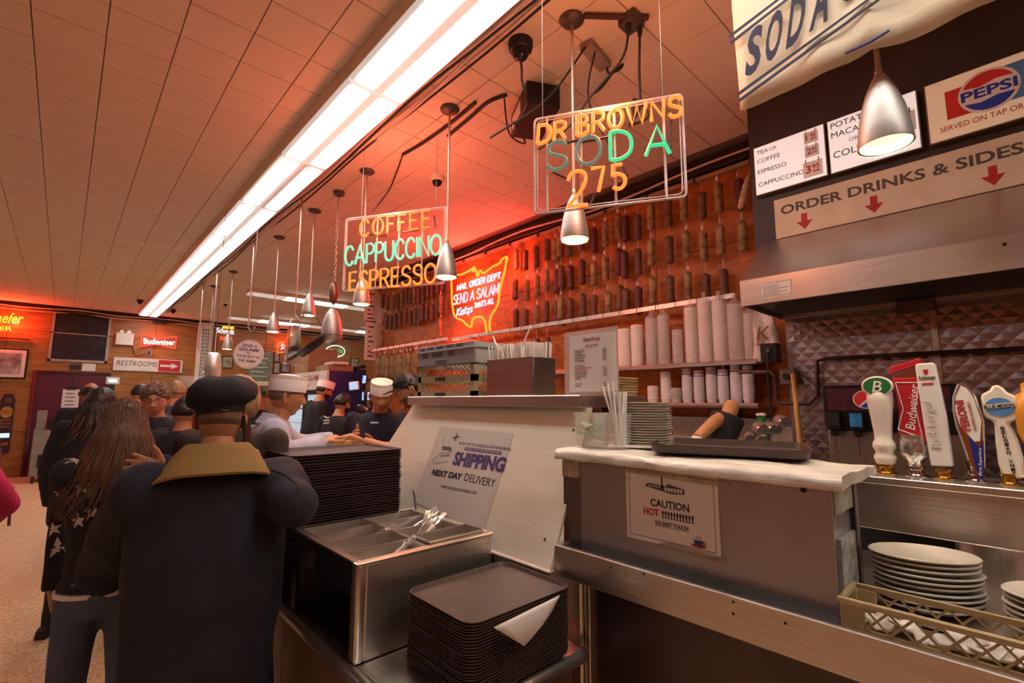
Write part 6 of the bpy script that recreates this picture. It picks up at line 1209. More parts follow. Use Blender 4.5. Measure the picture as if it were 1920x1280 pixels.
def head_grid(nu=72, nv=60):
    vs = []; D = []
    for i in range(nv+1):
        la = -PI/2+.03+(PI-.06)*i/nv
        for j in range(nu):
            lo = 2*PI*j/nu; d = (math.cos(la)*math.sin(lo), math.cos(la)*math.cos(lo), math.sin(la)); x, y, z = d[0]*.077, d[1]*.097, d[2]*.118
            if z < 0:
                k = -z/.118; x *= 1-.26*k**1.5; y *= (1-.38*k) if d[1] < 0 else (1-.03*k)
            elif d[1] < 0: y *= 1.05
            x *= 1-.05*max(0, d[1])
            if d[1] > 0:
                ax = abs(x)
                nb = max(0, min(1, (.034-z)/.06))**1.2 if z > -.028 else math.exp(-((z+.028)/.008)**2)
                y += .025*math.exp(-(x/(.009+.006*nb))**2)*nb+.007*g2((ax-.014)/.007, (z+.028)/.009)-.010*g2((ax-.031)/.016, (z-.012)/.011)+.005*g2((ax-.03)/.026, (z-.036)/.009)+.004*g2((ax-.045)/.018, (z+.012)/.018)
                y += .006*g2(x/.02, (z+.056)/.006)+.007*g2(x/.018, (z+.070)/.006)-.004*g2(x/.024, (z+.063)/.003)+.010*g2(x/.02, (z+.1)/.014)-.003*g2(x/.02, (z+.083)/.006)
            vs.append((x, y, z)); D.append(d)
    fs = [(i*nu+j, i*nu+(j+1) % nu, (i+1)*nu+(j+1) % nu, (i+1)*nu+j) for i in range(nv) for j in range(nu)]+[tuple(range(nu-1, -1, -1)), tuple(nv*nu+j for j in range(nu))]
    fs = [f[::-1] for f in fs]
    return vs, D, fs
HV, HD, HF = head_grid()
def shell(fn, M, seed=0):      # closed shell over the head: fn(d, p) gives the thickness (negative tucks it under the skin)
    vs = []
    for p, d in zip(HV, HD):
        n = Vector((d[0]/.077, d[1]/.097, d[2]/.118)).normalized(); t_ = fn(d, p); vs.append(Vector(p)+n*t_)
    return MB(M).add(vs, HF)
def nz3(p, f, s=0): return noise.noise(Vector((p[0]*f+s, p[1]*f, p[2]*f)))
def hand_mb(M, curl=.5, spread=.03, thumb=.5, scale=1):
    mb = MB(M@Matrix.Scale(scale, 4)); mb.tube([(0, -.03, 0), (0, 0, 0), (0, .03, 0), (0, .06, 0), (.0, .088, -.002)], [.025, .027, .034, .040, .036], 12, flat=.42, up=(1, 0, 0))
    for i, (L_, bx_) in enumerate(((.070, .029), (.080, .010), (.074, -.009), (.058, -.027))):
        p = Vector((bx_, .078-.004*abs(i-1), 0)); a = -curl*.55; s_ = (1.5-i)*spread; pts = [p+Vector((0, -.015, 0)), p]; 
        for f in (.45, .32, .23):
            dr = Vector((math.sin(s_)*math.cos(a), math.cos(s_)*math.cos(a), math.sin(a))); p = p+dr*L_*f; pts.append(p); a -= curl*.9
        mb.tube(pts, [.0095, .0098, .009, .008, .006], 8); mb.ell(pts[-1], .006, 8, 6)
    p = Vector((.026, .012, -.004)); pts = [p]
    for L_, a in ((.03, .9), (.032, .9-.5*thumb), (.026, .9-1.0*thumb)): p = p+Vector((math.sin(a), math.cos(a), -.35*thumb))*L_; pts.append(p)
    mb.tube(pts, [.014, .012, .0105, .007], 8); mb.ell(pts[-1], .007, 8, 6); return mb
def person(label, loc, hd, h=1.72, skin='skin_light', top='cloth_black', bottom='cloth_dark', lean=.03, side=0, hyaw=0, hpitch=0, hroll=0, bw=1, belly=1, hair=None, hairmat='hair_brown', hat=None, armL=None, armR=None, sleeve=1.0, coat=0, hem=.86, face=True, beard=None, bald=False, fold=.004, hands=True, bulk=1.0, shoes='shoe_dark', headd=(0, 0, 0), vox=.013, handL=None, handR=None, collar=None, shz=1.41, shw=.180):
    s = h/1.75; F_ = Vector((math.sin(hd), math.cos(hd), 0)); R_ = Vector((math.cos(hd), -math.sin(hd), 0)); O = Vector((loc[0], loc[1], 0)); U = Vector((0, 0, 1))
    t = thing('person', label, 'person', (loc[0], loc[1], 0)); cl, sl = math.cos(lean), math.sin(lean)
    def W(x, y, z):
        if z > .93: y, z = y*cl+(z-.93)*sl, .93+(z-.93)*cl-y*sl
        x += side*(z-.93) if z > .93 else 0
        return O+(R_*x+F_*y+U*z)*s
    # ---- skeleton points
    sh = {k: W(k*shw*bw, -.01, shz) for k in (-1, 1)}
    arms = {}
    for k, spec in ((-1, armL), (1, armR)):
        if spec is None: e = W(k*(.215*bw+.02*(bulk-1)), -.03, 1.12); w_ = W(k*(.22*bw), .05, .87)
        else: e, w_ = Vector(spec[0]), Vector(spec[1])
        arms[k] = (sh[k], e, w_)
    # ---- clothing: top
    def torso(mb, k, z0, kb=1.0, zt=1.475):
        prof = [(z0, .172, .128), (.86, .175, .13), (.98, .165*belly, .125*belly), (1.12, .168*belly, .13*belly), (1.26, .178, .128), (1.36, .182*(1-(1.41-shz)*2.2), .112), (1.42, .155*(1-(1.41-shz)*3), .095), (1.455, .10, .078), (zt, .066, .064)]
        prof = [q for q in prof if q[0] >= z0]; rs = []
        for z, rx, ry in prof:
            rx *= bw; rs.append([W((rx*k)*math.cos(a), (ry*k)*math.sin(a)*(1 if True else 1)+(.02*(belly-1)*4 if math.sin(a) > 0 and .9 < z < 1.25 else 0), z) for a in [2*PI*j/24 for j in range(24)]])
        mb.rings(rs)
    def arm(mb, k, r, cut=1.0, extra=0):
        a, e, w_ = arms[k]; m1 = a.lerp(e, .5)
        pts = [a+(W(0, 0, shz-.05)-a)*.35, a, m1, e]; rr = [r[0]*1.15, r[0]*1.08, r[0], r[1]]
        if cut > .5: q = e.lerp(w_, (cut-.5)*2); pts += [e.lerp(q, .5), q]; rr += [(r[1]+r[2])/2*1.02, r[2]+(r[1]-r[2])*(1-(cut-.5)*2)]
        else: pts = [pts[0], a, a.lerp(e, cut*2)]; rr = [r[0]*1.15, r[0]*1.08, r[0]*1.05]
        mb.tube(pts, [x*s for x in rr], 14); mb.ell(e if cut > .5 else a, r[1]*s if cut > .5 else r[0]*s, 12, 8); mb.ell(a, r[0]*1.1*s, 12, 8)
    b_ = bulk; mb = MB(); torso(mb, 1.0*(1+.06*coat)*1.02, hem)
    for k in (-1, 1): arm(mb, k, (.056*b_, .048*b_, .040*b_), sleeve)
    o = mb.build('jacket' if coat else 'shirt', MATS[top], t); remesh_later(o, vox*s, 5, fold, 6 if fold > .01 else 8); t_top = o
    # ---- trousers and shoes
    mb = MB(); hip = [(.98, .160, .12), (.9, .170, .125), (.82, .165, .12)]
    mb.rings([[W(rx*bw*math.cos(a), ry*math.sin(a), z) for a in [2*PI*j/20 for j in range(20)]] for z, rx, ry in hip[::-1]])
    for k in (-1, 1): mb.tube([W(k*.085*bw, 0, .88), W(k*.092, .01, .70), W(k*.098, .02, .48), W(k*.1, -.005, .28), W(k*.1, -.02, .06)], [.092*bw*s, .082*bw*s, .062*s, .056*s, .052*s], 14)
    o = mb.build('trousers', MATS[bottom], t); remesh_later(o, .014*s, 4, .003, 9)
    for k in (-1, 1):
        M = Matrix.Translation(W(k*.105, .03, 0))@Matrix.Rotation(-hd, 4, 'Z'); mb = MB(M); mb.rings([[(x*(.046-.012*(y_ < -.09))*s, (y_+y*.0)*s, z*s) for x, z in ((-1, 0), (1, 0), (1.0, .03), (.75, hz), (-.75, hz), (-1.0, .03))] for y_, y, hz in ((-.13, 0, .06), (-.11, 0, .075), (-.03, 0, .085), (.05, 0, .06), (.11, 0, .045), (.135, 0, .035))]); mb.build('shoe', MATS[shoes], t, .008, 50, seg=2)
    # ---- head frame
    hb = W(headd[0], .015+headd[1], 1.47)
    Hm = Matrix.Translation(hb)@Matrix.Rotation(-hd, 4, 'Z')@Matrix.Rotation(-hyaw, 4, 'Z')@Matrix.Rotation(-lean*.5-hpitch, 4, 'X')@Matrix.Rotation(hroll, 4, 'Y')@Matrix.Translation((0, .02*s, .135*s))@Matrix.Scale(s*.98, 4)
    # ---- body
    mb = MB(); torso(mb, .88, .84)
    for k in (-1, 1):
        arm(mb, k, (.046, .038, .027)); mb.tube([W(k*.085*bw, 0, .88), W(k*.098, .02, .48), W(k*.1, -.02, .05)], [.07*s, .05*s, .035*s], 12)
    hc = Hm@Vector((0, -.015, -.06)); mb.tube([W(0, -.005, 1.38), W(0, -.005, 1.45), hb.lerp(hc, .5), hc], [.075*s, .062*s*(1+.1*(belly-1)), .056*s*(1+.25*(belly-1)), .058*s], 16)
    ex = [MB(Hm).add(HV, HF)]
    for k in (-1, 1):
        M = Hm@Matrix.Translation((k*.081, -.012, -.004))@Matrix.Rotation(k*.6, 4, 'Z')@Matrix.Rotation(.15, 4, 'X'); e_ = MB(M); e_.ell((0, 0, 0), (.006, .019, .032), 12, 8); e_.tube([(k*.004, .012*math.cos(a)-.003, .026*math.sin(a)) for a in [(-.55+1.9*i/10)*PI for i in range(10)]], .0045, 6); ex.append(e_)
    for k, hs in ((-1, handL), (1, handR)):
        if hs == 'none' or not hands: continue
        a, e, w_ = arms[k]; dr = (w_-e).normalized(); pn = (R_*(-k)+F_*.2) if hs is None else Vector(hs.get('palm', R_*(-k))); fd = dr if hs is None or 'dir' not in hs else Vector(hs['dir']); c_ = .55 if hs is None else hs.get('curl', .55)
        M = frame_of(w_+dr*.012, fd, -pn)
        if (M.to_3x3()@Vector((1, 0, 0))).dot(F_+U*.6) < 0: M = M@Matrix.Scale(-1, 4, (1, 0, 0))
        hm = hand_mb(M, c_, .03 if hs is None else hs.get('spread', .03), .5 if hs is None else hs.get('thumb', .5), s*1.02)
        if (M.to_3x3().determinant() < 0): hm.f = [f[::-1] for f in hm.f]
        if hs and hs.get('fine'):
            o2 = hm.build('hand', MATS[skin], t); remesh_later(o2, .0035, 3); EXTRA_JOIN.append((o2, t))
        elif hs and 'glove' in hs: o2 = hm.build('glove', MATS[hs['glove']], t); remesh_later(o2, .005, 4)
        else: ex.append(hm)
    o = mb.build('body', MATS[skin], t); remesh_later(o, .012*s, 5, 0, 8, ex)
    # ---- face
    if face:
        for k in (-1, 1):
            M = Hm@Matrix.Translation((k*.031, .0735, .010)); e_ = MB(M).ell((0, 0, 0), (.0125, .0115, .011), 14, 10).build('eye', MATS['eye_white'], t); MB(M).ell((-.001*k, .0085, -.002), (.0052, .0038, .0052), 10, 8).build('iris', MATS['eye_dark'], e_)
            MB(M).ell((0, .0004, .0045), (.0136, .0122, .0082), 14, 8).build('eyelid', MATS[skin], e_); MB(Hm).tube(catmull([(k*.014, .0955, .030), (k*.03, .093, .035), (k*.048, .080, .030)], 4), [.0016]+[.0036]*7+[.0018], 6, flat=.5).build('eyebrow', MATS[hairmat], t)
        MB(Hm).tube(catmull([(-.022, .083, -.062), (-.01, .0965, -.060), (0, .0985, -.0615), (.01, .0965, -.060), (.022, .083, -.062)], 3), [.002, .003, .004, .005, .0055, .005, .0055, .005, .0055, .005, .004, .003, .002], 6, flat=.8).build('lips', MATS['lip'], t)
    # ---- hair
    def line(d, p):
        fr = d[1]
        return .060-.045*abs(d[0])*(fr > 0)-(.0 if fr > .2 else min(.2-fr, .62)*.135)
    if hair in ('short', 'curly', 'crop'):
        th = {'short': .013, 'curly': .022, 'crop': .005}[hair]; am = {'short': .35, 'curly': .8, 'crop': .1}[hair]; fq = {'short': 40, 'curly': 55, 'crop': 60}[hair]
        def f(d, p):
            e = (p[2]-line(d, p))/.02; e = max(-1, min(1, e)); k = th*(1+am*nz3(p, fq, h*9))
            if bald and p[2] > .055 and d[1] > -.5: return -.004
            if bald: e = min(e, (.075-p[2])/.02)
            return k*e if e > 0 else -.004
        shell(f, Hm).build('hair', MATS[hairmat], t, 0, 80)
    if hair == 'bob': shell(lambda d, p: (.020 if p[2] > -.07+.12*max(0, d[1]+.1) and (d[1] < .45 or p[2] > .07) else -.004)+.004*nz3((p[0], p[1], p[2]*.3), 60), Hm).build('hair', MATS[hairmat], t, 0, 80)
    if beard:
        shell(lambda d, p: (.0045*(1+.5*nz3(p, 60)) if (p[2] < -.03 and d[1] > -.15 and not (abs(p[0]) < .026 and -.079 < p[2] < -.049) and (p[2] < -.045 or abs(p[0]) > .05)) else -.003), Hm).build('beard', MATS[beard], t, 0, 80)
    # ---- hats
    if hat == 'paper':
        mb = MB(Hm); E = lambda k, z, dz=0: [(.083*k*math.cos(a), .104*k*math.sin(a), z+dz*abs(math.sin(a))) for a in [2*PI*j/36 for j in range(36)]]
        mb.rings([E(1.0, .036), E(1.03, .036), E(1.045, .12), E(1.05, .132), E(1.0, .132), E(.9, .126), E(.6, .138), E(.15, .146)], True, True); mb.build('paper_hat', MATS['hat_white'], t, 0, 50); MB(Hm).rings([E(1.036, .038), E(1.045, .038), E(1.056, .105), E(1.045, .107)], True, False).build('hat_band', MATS['hat_white'], t, 0, 50)
    if hat and hat.startswith('cap'):
        m_ = MATS[hat.split(':')[1]]
        c_ = shell(lambda d, p: (.012 if p[2] > .036-.0*d[1] else -.004)+(.010 if p[2] > .06 and d[1] > 0 else 0), Hm).build('cap', m_, t, 0, 60); mb = MB(Hm); n_ = 14; g_ = []
        for i in range(n_+1):
            a = math.radians(-68+136*i/n_); y_ = math.cos(a); base = (.083*math.sin(a), .100*math.cos(a), .040); tip = (.080*math.sin(a)*1.02, .100*math.cos(a)+.085*max(0, math.cos(a))**.6, .040-.006); g_.append([base, ((base[0]+tip[0])/2, (base[1]+tip[1])/2, .043), tip, (tip[0], tip[1], tip[2]-.004), ((base[0]+tip[0])/2, (base[1]+tip[1])/2, .038), (base[0], base[1], .035)])
        mb.rings(g_).build('brim', m_, c_, 0, 50); MB(Hm).ell((0, 0, .13), (.008, .008, .005), 8, 6).build('button', m_, c_)
    if collar:
        mb = MB(); rs = []
        for z, k, dy in ((1.44, .082, -.01), (1.492, .074, -.012), (1.498, .080, -.014), (1.47, .092, -.015), (1.435, .112, -.015), (1.43, .106, -.012)): rs.append([W(k*bw*math.cos(a), k*.85*math.sin(a)+dy, z-.03*max(0, math.sin(a))) for a in [2*PI*j/28 for j in range(28)]])
        mb.rings(rs, True, False).build('collar', MATS[collar], t_top, 0, 60)
    return dict(t=t, H=Hm, W=W, top=t_top, s=s)
EXTRA_JOIN = []
mat('hair_brown', (.12, .055, .028), .45, 0, .4, 60, .6, 90, stretch=(1, 1, .15)); mat('hair_dark', (.016, .010, .009), .4, 0, .4, 60, .5, 90); mat('hair_grey', (.16, .10, .065), .55, 0, .4, 70, .6, 90); mat('hair_blond', (.33, .18, .085), .5, 0, .35, 60, .5, 90, stretch=(1, 1, .2)); mat('stubble', (.15, .08, .05), .8)
mat('hat_white', (.76, .68, .66), .7, 0, .04); clothmat('cloth_black', (.014, .013, .016)); clothmat('cloth_navy', (.012, .012, .026)); clothmat('coat_navy', (.014, .013, .020), .12, 500); clothmat('cloth_dark', (.02, .018, .022)); clothmat('denim', (.085, .105, .155)); clothmat('shirt_blue', (.42, .44, .56)); clothmat('cloth_grey', (.07, .07, .08)); clothmat('cloth_brown', (.045, .028, .024)); clothmat('camel', (.26, .155, .045)); clothmat('cap_black', (.010, .010, .012)); clothmat('cap_grey', (.05, .04, .04)); clothmat('pink_cloth', (.50, .02, .11)); clothmat('scarf_grey', (.13, .105, .095)); mat('shoe_dark', (.02, .016, .014), .5); clothmat('cap_navy', (.02, .02, .05)); mat('glove_white', (.62, .57, .52), .6)
def strands(t, Hm, m, n, length, rad, back=.05, spreadx=1.0, seed=1, wave=.012, name='hair_strands', drop=None):
    rnd = random.Random(seed); mb = MB()
    for i in range(n):
        lo = rnd.uniform(.5, 2*PI-.5); la = rnd.uniform(-.1, 1.5); d = Vector((math.cos(la)*math.sin(lo), math.cos(la)*math.cos(lo), math.sin(la))); p0 = Vector((d.x*.094, d.y*.115, d.z*.134)); pts = [Hm@p0]
        side = Vector((p0.x, p0.y, 0)).normalized(); L_ = length*rnd.uniform(.75, 1.1); ph = rnd.uniform(0, 6)
        e1 = Vector((side.x*.098, side.y*.119-.008, min(p0.z, .02)-.04)); pts.append(Hm@e1); q = Hm@e1; out = (Hm.to_3x3()@Vector((side.x*spreadx, side.y*.7, 0)))
        for k in range(1, 6): f = k/5; pts.append(q+Vector((0, 0, -L_*f))+out*(back*f)+Vector((math.sin(ph+f*7), math.cos(ph*1.3+f*6), 0))*wave*f)
        mb.tube(catmull(pts, 2), [rad*(.5 if j < 2 else 1.1 if j < 9 else .45) for j in range(len(pts)*2-1)], 5)
    return mb.build(name, MATS[m], t, 0, 80)
P2 = {}
# 1 man in the flat cap
hd = math.radians(10); pos = (.408, 1.925)
P2['cap'] = q = person('large man in a dark coat, camel collar and black flat cap, seen from behind', pos, hd, 1.62, 'skin_tan', 'coat_navy', 'cloth_dark', lean=.10, hpitch=.10, hyaw=.15, bw=1.22, belly=1.12, bulk=1.75, shz=1.345, shw=.17, coat=1, hem=.50, armL=(atd(195, 1070, 1.70), atd(300, 888, 1.72)), armR=(atd(552, 945, 1.64), atd(492, 885, 1.82)), handL={'dir': tuple(-_R+_U*.32-_F*.25), 'palm': tuple(_U*-.5+_F*.7), 'curl': .45, 'spread': .16, 'thumb': .3, 'fine': 1}, handR={'dir': (-.3, .1, .9), 'palm': (-.8, .2, 0), 'curl': .8, 'fine': 1}, hair='crop', hairmat='stubble', face=True, fold=.013, vox=.014, headd=(0, .03, -.0))
t, Hm, W = q['t'], q['H'], q['W']
mb = MB(); rs = []   # camel collar lying open on the coat
for z, k, dy in ((1.42, .09, -.01), (1.505, .074, -.022), (1.515, .078, -.028), (1.508, .085, -.034), (1.475, .108, -.045), (1.44, .135, -.055), (1.41, .158, -.055), (1.402, .158, -.05), (1.42, .12, -.02)): rs.append([W(k*1.28*math.cos(a), k*.92*math.sin(a)+dy, z-.04*max(0, math.sin(a))-.03*abs(math.cos(a))**4*(k > .13)) for a in [2*PI*j/36 for j in range(36)]])
mb.rings(rs, True, False).build('collar', MATS['camel'], q['top'], 0, 60)
# flat cap
mb = MB(Hm@Matrix.Translation((0, 0, .012))@Matrix.Rotation(-.10, 4, 'Y')@Matrix.Rotation(.06, 4, 'X')); rs = []
for k, z, dy, am in ((.99, .018, 0, 0), (1.03, .018, 0, 0), (1.045, .04, 0, 0), (1.12, .05, .004, .2), (1.46, .066, .012, 1), (1.58, .092, .018, 1.2), (1.52, .124, .02, 1.2), (1.2, .152, .022, 1), (.75, .168, .02, .8), (.25, .172, .02, .3)):
    rs.append([(.083*k*math.cos(a)*(1+.05*am*math.sin(3*a+1)), .105*k*math.sin(a)*(1+.03*am*math.cos(2*a))+dy, z+am*(.008*math.sin(2*a+.5)+.006*math.sin(5*a)-.012*(math.cos(a) < 0)*abs(math.cos(a)))) for a in [2*PI*j/48 for j in range(48)]])
fc = mb.rings(rs, True, True).build('flat_cap', MATS['cap_black'], t, 0, 70)
bmod = Hm@Matrix.Translation((.022, -.109, .030)); MB(bmod).box((-.014, -.003, -.0035), (.014, .0, .0035)).build('metal_badge', MATS['brass'], fc, .001)
ph = MB(frame_of(Hm@Vector((.098, -.01, -.05)), (Hm.to_3x3()@Vector((.1, -.15, -1))), Hm.to_3x3()@Vector((1, -.3, 0)))).box((-.03, -.06, -.005), (.03, .08, .005)).build('mobile_phone', MATS['black_gloss'], None, .003); tag(ph, 'black mobile phone held to the ear of the man in the flat cap', 'phone')
for P in (((205, 1190), (240, 1185), (252, 1200), (250, 1235)),):
    pass
# 2 woman in the star sweater
hd = math.radians(14); P2['star'] = q = person('woman with long brown hair and a black sweater with white stars seen from behind', (.185, 2.545), hd, 1.575, 'skin_tan', 'cloth_black', 'denim', bw=.93, belly=.9, coat=0, hem=.93, armL=(atd(120, 955, 2.06), atd(96, 1108, 1.95)), handL={'curl': .9, 'fine': 1, 'palm': (.8, .1, 0), 'dir': (.25, .1, -.9)}, hairmat='hair_brown', fold=.004, hpitch=.05, vox=.011)
t, Hm, W = q['t'], q['H'], q['W']
shell(lambda d, p: (.012 if p[2] > -.09+.13*max(0, d[1]+.1) and (d[1] < .45 or p[2] > .07) else -.004)+.003*nz3(p, 50), Hm).build('hair', MATS['hair_brown'], t, 0, 80)
strands(t, Hm, 'hair_brown', 900, .31, .0048, .075, 1.2, 3, .016)
mb = MB(); mb.rings([[W(.165*k*math.cos(a), .122*k*math.sin(a), z) for a in [2*PI*j/24 for j in range(24)]] for z, k in ((.905, .99), (.908, 1.03), (.925, 1.03), (.928, .98))], True, False).build('undershirt', MATS['hat_white'], t, 0, 60)
# 3 man with glasses and scarf
pos = (.51, 4.40); hd = math.radians(180+8); P2['glasses'] = q = person('man with curly hair, glasses and a grey scarf facing the camera', pos, hd, 1.70, 'skin_light', 'coat_navy', 'cloth_dark', coat=1, hem=.7, bulk=1.2, bw=1.05, hair='curly', hairmat='hair_grey', hyaw=.12, hpitch=.18, armR=(Vector((.25, 4.42, 1.08)), Vector((.40, 4.12, 1.22))), armL=(Vector((.78, 4.40, 1.08)), Vector((.56, 4.10, 1.14))), beard=None)
t, Hm, W = q['t'], q['H'], q['W']
gm = MB(Hm)
for k in (-1, 1): gm.tube([(k*.031+.022*math.cos(a), .099-.01*abs(math.cos(a)*(.5+.5*k*math.cos(a)/max(.01, abs(math.cos(a))))), .010+.016*math.sin(a)) for a in [2*PI*i/16 for i in range(16)]], .0017, 6, True); gm.tube([(k*.053, .09, .014), (k*.078, .04, .014), (k*.08, -.01, .008)], .0016, 6)
gm.tube([(-.009, .103, .013), (0, .105, .016), (.009, .103, .013)], .0016, 6); gl_ = gm.build('glasses', MATS['black'], t)
sc = MB(); sc.rings([[W(k*1.05*math.cos(a)*1.0, k*.9*math.sin(a)+.005, z+.02*math.sin(a*2)-.035*max(0, math.sin(a))) for a in [2*PI*j/24 for j in range(24)]] for z, k in ((1.40, .085), (1.425, .105), (1.46, .10), (1.475, .085), (1.46, .07))], True, False)
for x_, L_ in ((-.055, .34), (.05, .40)): sc.rings([[W(x_+dx+.01*math.sin(z*20), .125+dy+.02*math.sin((z-1)*3), z) for dx, dy in ((-.04, 0), (-.02, .014), (0, .006), (.02, .016), (.04, 0), (.0, -.012))] for z in [1.40-L_*i/6 for i in range(7)]])
sc.build('scarf', MATS['scarf_grey'], t, 0, 60)
# 4 woman with dark hair
hd = math.radians(35); P2['dark'] = q = person('woman with long dark streaked hair in a black jacket behind the star sweater', (.16, 4.55), hd, 1.66, 'skin_tan', 'cloth_black', 'cloth_dark', coat=1, hem=.75, bulk=1.25, bw=1.05, hairmat='hair_dark', shoes='shoe_dark', lean=.08)
shell(lambda d, p: (.020 if p[2] > -.09+.13*max(0, d[1]+.1) and (d[1] < .45 or p[2] > .07) else -.004)+.005*nz3(p, 45), q['H']).build('hair', MATS['hair_dark'], q['t'], 0, 80)
strands(q['t'], q['H'], 'hair_dark', 260, .32, .008, .06, 1.1, 5, .025); strands(q['t'], q['H'], 'hair_brown', 80, .30, .006, .075, 1.2, 9, .025, 'hair_streaks')
# 5-8 queue
person('balding man in a dark top at the far end of the queue', (.20, 6.7), math.radians(10), 1.76, 'skin_tan', 'cloth_black', 'cloth_dark', hair='short', hairmat='hair_dark', bald=True, vox=.016)
person('young man with short dark hair and a navy shirt farther along the queue', (.60, 7.0), math.radians(62), 1.77, 'skin_light', 'cloth_navy', 'cloth_dark', hair='crop', hairmat='hair_dark', hpitch=.1, vox=.016)
person('person with tousled light brown hair and a grey top in the queue', (.84, 6.0), math.radians(20), 1.78, 'skin_light', 'cloth_grey', 'cloth_dark', hair='short', hairmat='hair_blond', vox=.016)
person('person in a dark grey cap and black jacket close behind the man with glasses', (.60, 3.93), math.radians(40), 1.60, 'skin_tan', 'cloth_black', 'cloth_dark', coat=1, bulk=1.2, hat='cap:cap_grey', hairmat='hair_dark', hair='short', vox=.016)
# 9 brown-haired person behind the flat cap
person('person with smooth light brown hair and a brown jacket beyond the flat cap', (.585, 2.50), math.radians(30), 1.685, 'skin_light', 'cloth_brown', 'cloth_dark', coat=1, bulk=1.15, bw=1.0, hair='bob', hairmat='hair_blond')
# 10 counter man in pale blue
hd = math.radians(104); P2['blue'] = q = person('counter man in a pale blue shirt and white paper hat leaning over the board', (.835, 3.08), hd, 1.73, 'skin_tan', 'shirt_blue', 'cloth_dark', lean=.20, hpitch=-.02, hat='paper', hair='crop', hairmat='stubble', bw=1.08, belly=1.12, bulk=1.15, armR=(atd(520, 850, 2.62), atd(607, 828, 2.95)), armL=(atd(560, 830, 3.2), atd(628, 822, 3.25)), handR={'curl': .8, 'fine': 1, 'palm': (0, 0, -1), 'dir': (.8, .3, .25)}, handL={'curl': .7, 'palm': (0, 0, -1)}, sleeve=.97, collar='shirt_blue', fold=.006)
# 11-16 staff
P2['beard'] = q = person('bearded worker in black with a white paper hat by the fridge', (2.37, 6.2), math.radians(92), 1.84, 'skin_olive', 'cloth_black', 'cloth_dark', hpitch=.25, hyaw=-.1, hat='paper', hair='crop', hairmat='hair_dark', beard='hair_dark', bw=1.2, belly=1.2, bulk=1.3, vox=.016)
P2['back'] = q = person('worker in a black shirt with white back print and a navy cap', (2.13, 5.0), math.radians(66), 1.66, 'skin_olive', 'cloth_black', 'cloth_dark', hpitch=.2, hat='cap:cap_navy', hair='short', hairmat='hair_dark', beard='hair_dark', bw=1.08, belly=1.1, sleeve=.42, armR=(Vector((2.38, 4.75, 1.05)), Vector((2.55, 4.95, 1.2))), vox=.015)
P2['navy'] = q = person('worker in a navy zip shirt and white paper hat looking down', (1.92, 3.675), math.radians(205), 1.75, 'skin_olive', 'cloth_navy', 'cloth_dark', hpitch=.28, hyaw=-.05, lean=.12, hat='paper', hair='crop', hairmat='stubble', beard=None, bw=1.12, belly=1.1, collar='cloth_navy', sleeve=.55, armR=(atd(690, 838, 3.75), atd(668, 822, 3.35)), armL=(atd(752, 835, 3.75), atd(705, 835, 3.45)))
W, t, top = q['W'], q['t'], q['top']
P2['capman'] = q = person('worker in a black cap and dark shirt seen in profile beside the steel shield', (1.922, 2.885), math.radians(-62), 1.80, 'skin_olive', 'cloth_black', 'cloth_dark', hpitch=.28, hat='cap:cap_black', hair='short', hairmat='hair_dark', beard='stubble', bw=1.1, belly=1.15, lean=.15, sleeve=.55, armL=(atd(745, 846, 3.02), atd(682, 826, 3.1)), handL={'curl': .8, 'fine': 1, 'palm': (0, 0, -1), 'dir': (-.8, .25, .35)}, armR=(atd(770, 830, 3.5), atd(715, 845, 3.4)))
person('worker in navy bending low over the counter, only the back showing', (1.93, 4.75), math.radians(-70), 1.75, 'skin_olive', 'cloth_navy', 'cloth_dark', lean=1.15, hpitch=.3, bulk=1.2, bw=1.1, hair='short', hairmat='hair_dark', armL=(Vector((1.55, 4.75, 1.0)), Vector((1.35, 5.0, 1.22))), armR=(Vector((1.55, 5.15, 1.0)), Vector((1.4, 5.2, 1.22))), vox=.016)
person('person in a black cap with a pale logo behind the pale blue shirt', (1.72, 6.3), math.radians(195), 1.72, 'skin_tan', 'cloth_black', 'cloth_dark', hat='cap:cap_black', hair='short', hairmat='hair_dark', vox=.016)
P2['yellow'] = q = person('worker in navy with yellow back lettering bent behind the zip shirt worker', (2.30, 4.5), math.radians(70), 1.70, 'skin_olive', 'cloth_navy', 'cloth_dark', lean=.75, hpitch=.4, bulk=1.2, bw=1.15, hair='short', hairmat='hair_dark', vox=.016)
# 17 worker reaching into the ice bin: the raised elbow
e17 = atd(1372, 762, 2.30); w17 = atd(1306, 822, 2.16)
P2['arm'] = q = person('worker in black bent double behind the hot box with one bare arm raised', (2.30, 1.62), math.radians(215), 1.74, 'skin_tan', 'cloth_black', 'cloth_dark', lean=1.35, hpitch=-.5, bw=1.1, sleeve=.46, bulk=1.3, hair='short', hairmat='hair_dark', armL=(e17, w17), handL={'curl': .7, 'glove': 'glove_white', 'palm': (0, 0, -1), 'dir': (-.6, .1, -.5)}, armR=(Vector((2.0, 1.05, 1.15)), Vector((1.95, .85, 1.12))))
# 18 pink sleeve at the left edge
person('person in a bright pink top at the left edge, elbow only in view', (-.47, 3.05), math.radians(0), 1.66, 'skin_light', 'pink_cloth', 'cloth_dark', coat=0, bulk=1.35, hairmat='hair_brown', hair='short', armR=(atd(6, 945, 2.36), atd(-40, 985, 2.6)), vox=.014)
flush()
# fine hands become part of the body mesh
for o2, t in EXTRA_JOIN:
    b_ = [c for c in t.children if c.name.startswith('body')][0]; bm = bmesh.new(); bm.from_mesh(b_.data); bm.from_mesh(o2.data); bm.to_mesh(b_.data); bm.free(); b_.data.polygons.foreach_set('use_smooth', [True]*len(b_.data.polygons)); bpy.data.objects.remove(o2)
# smooth bob for person 9
Hm9 = None
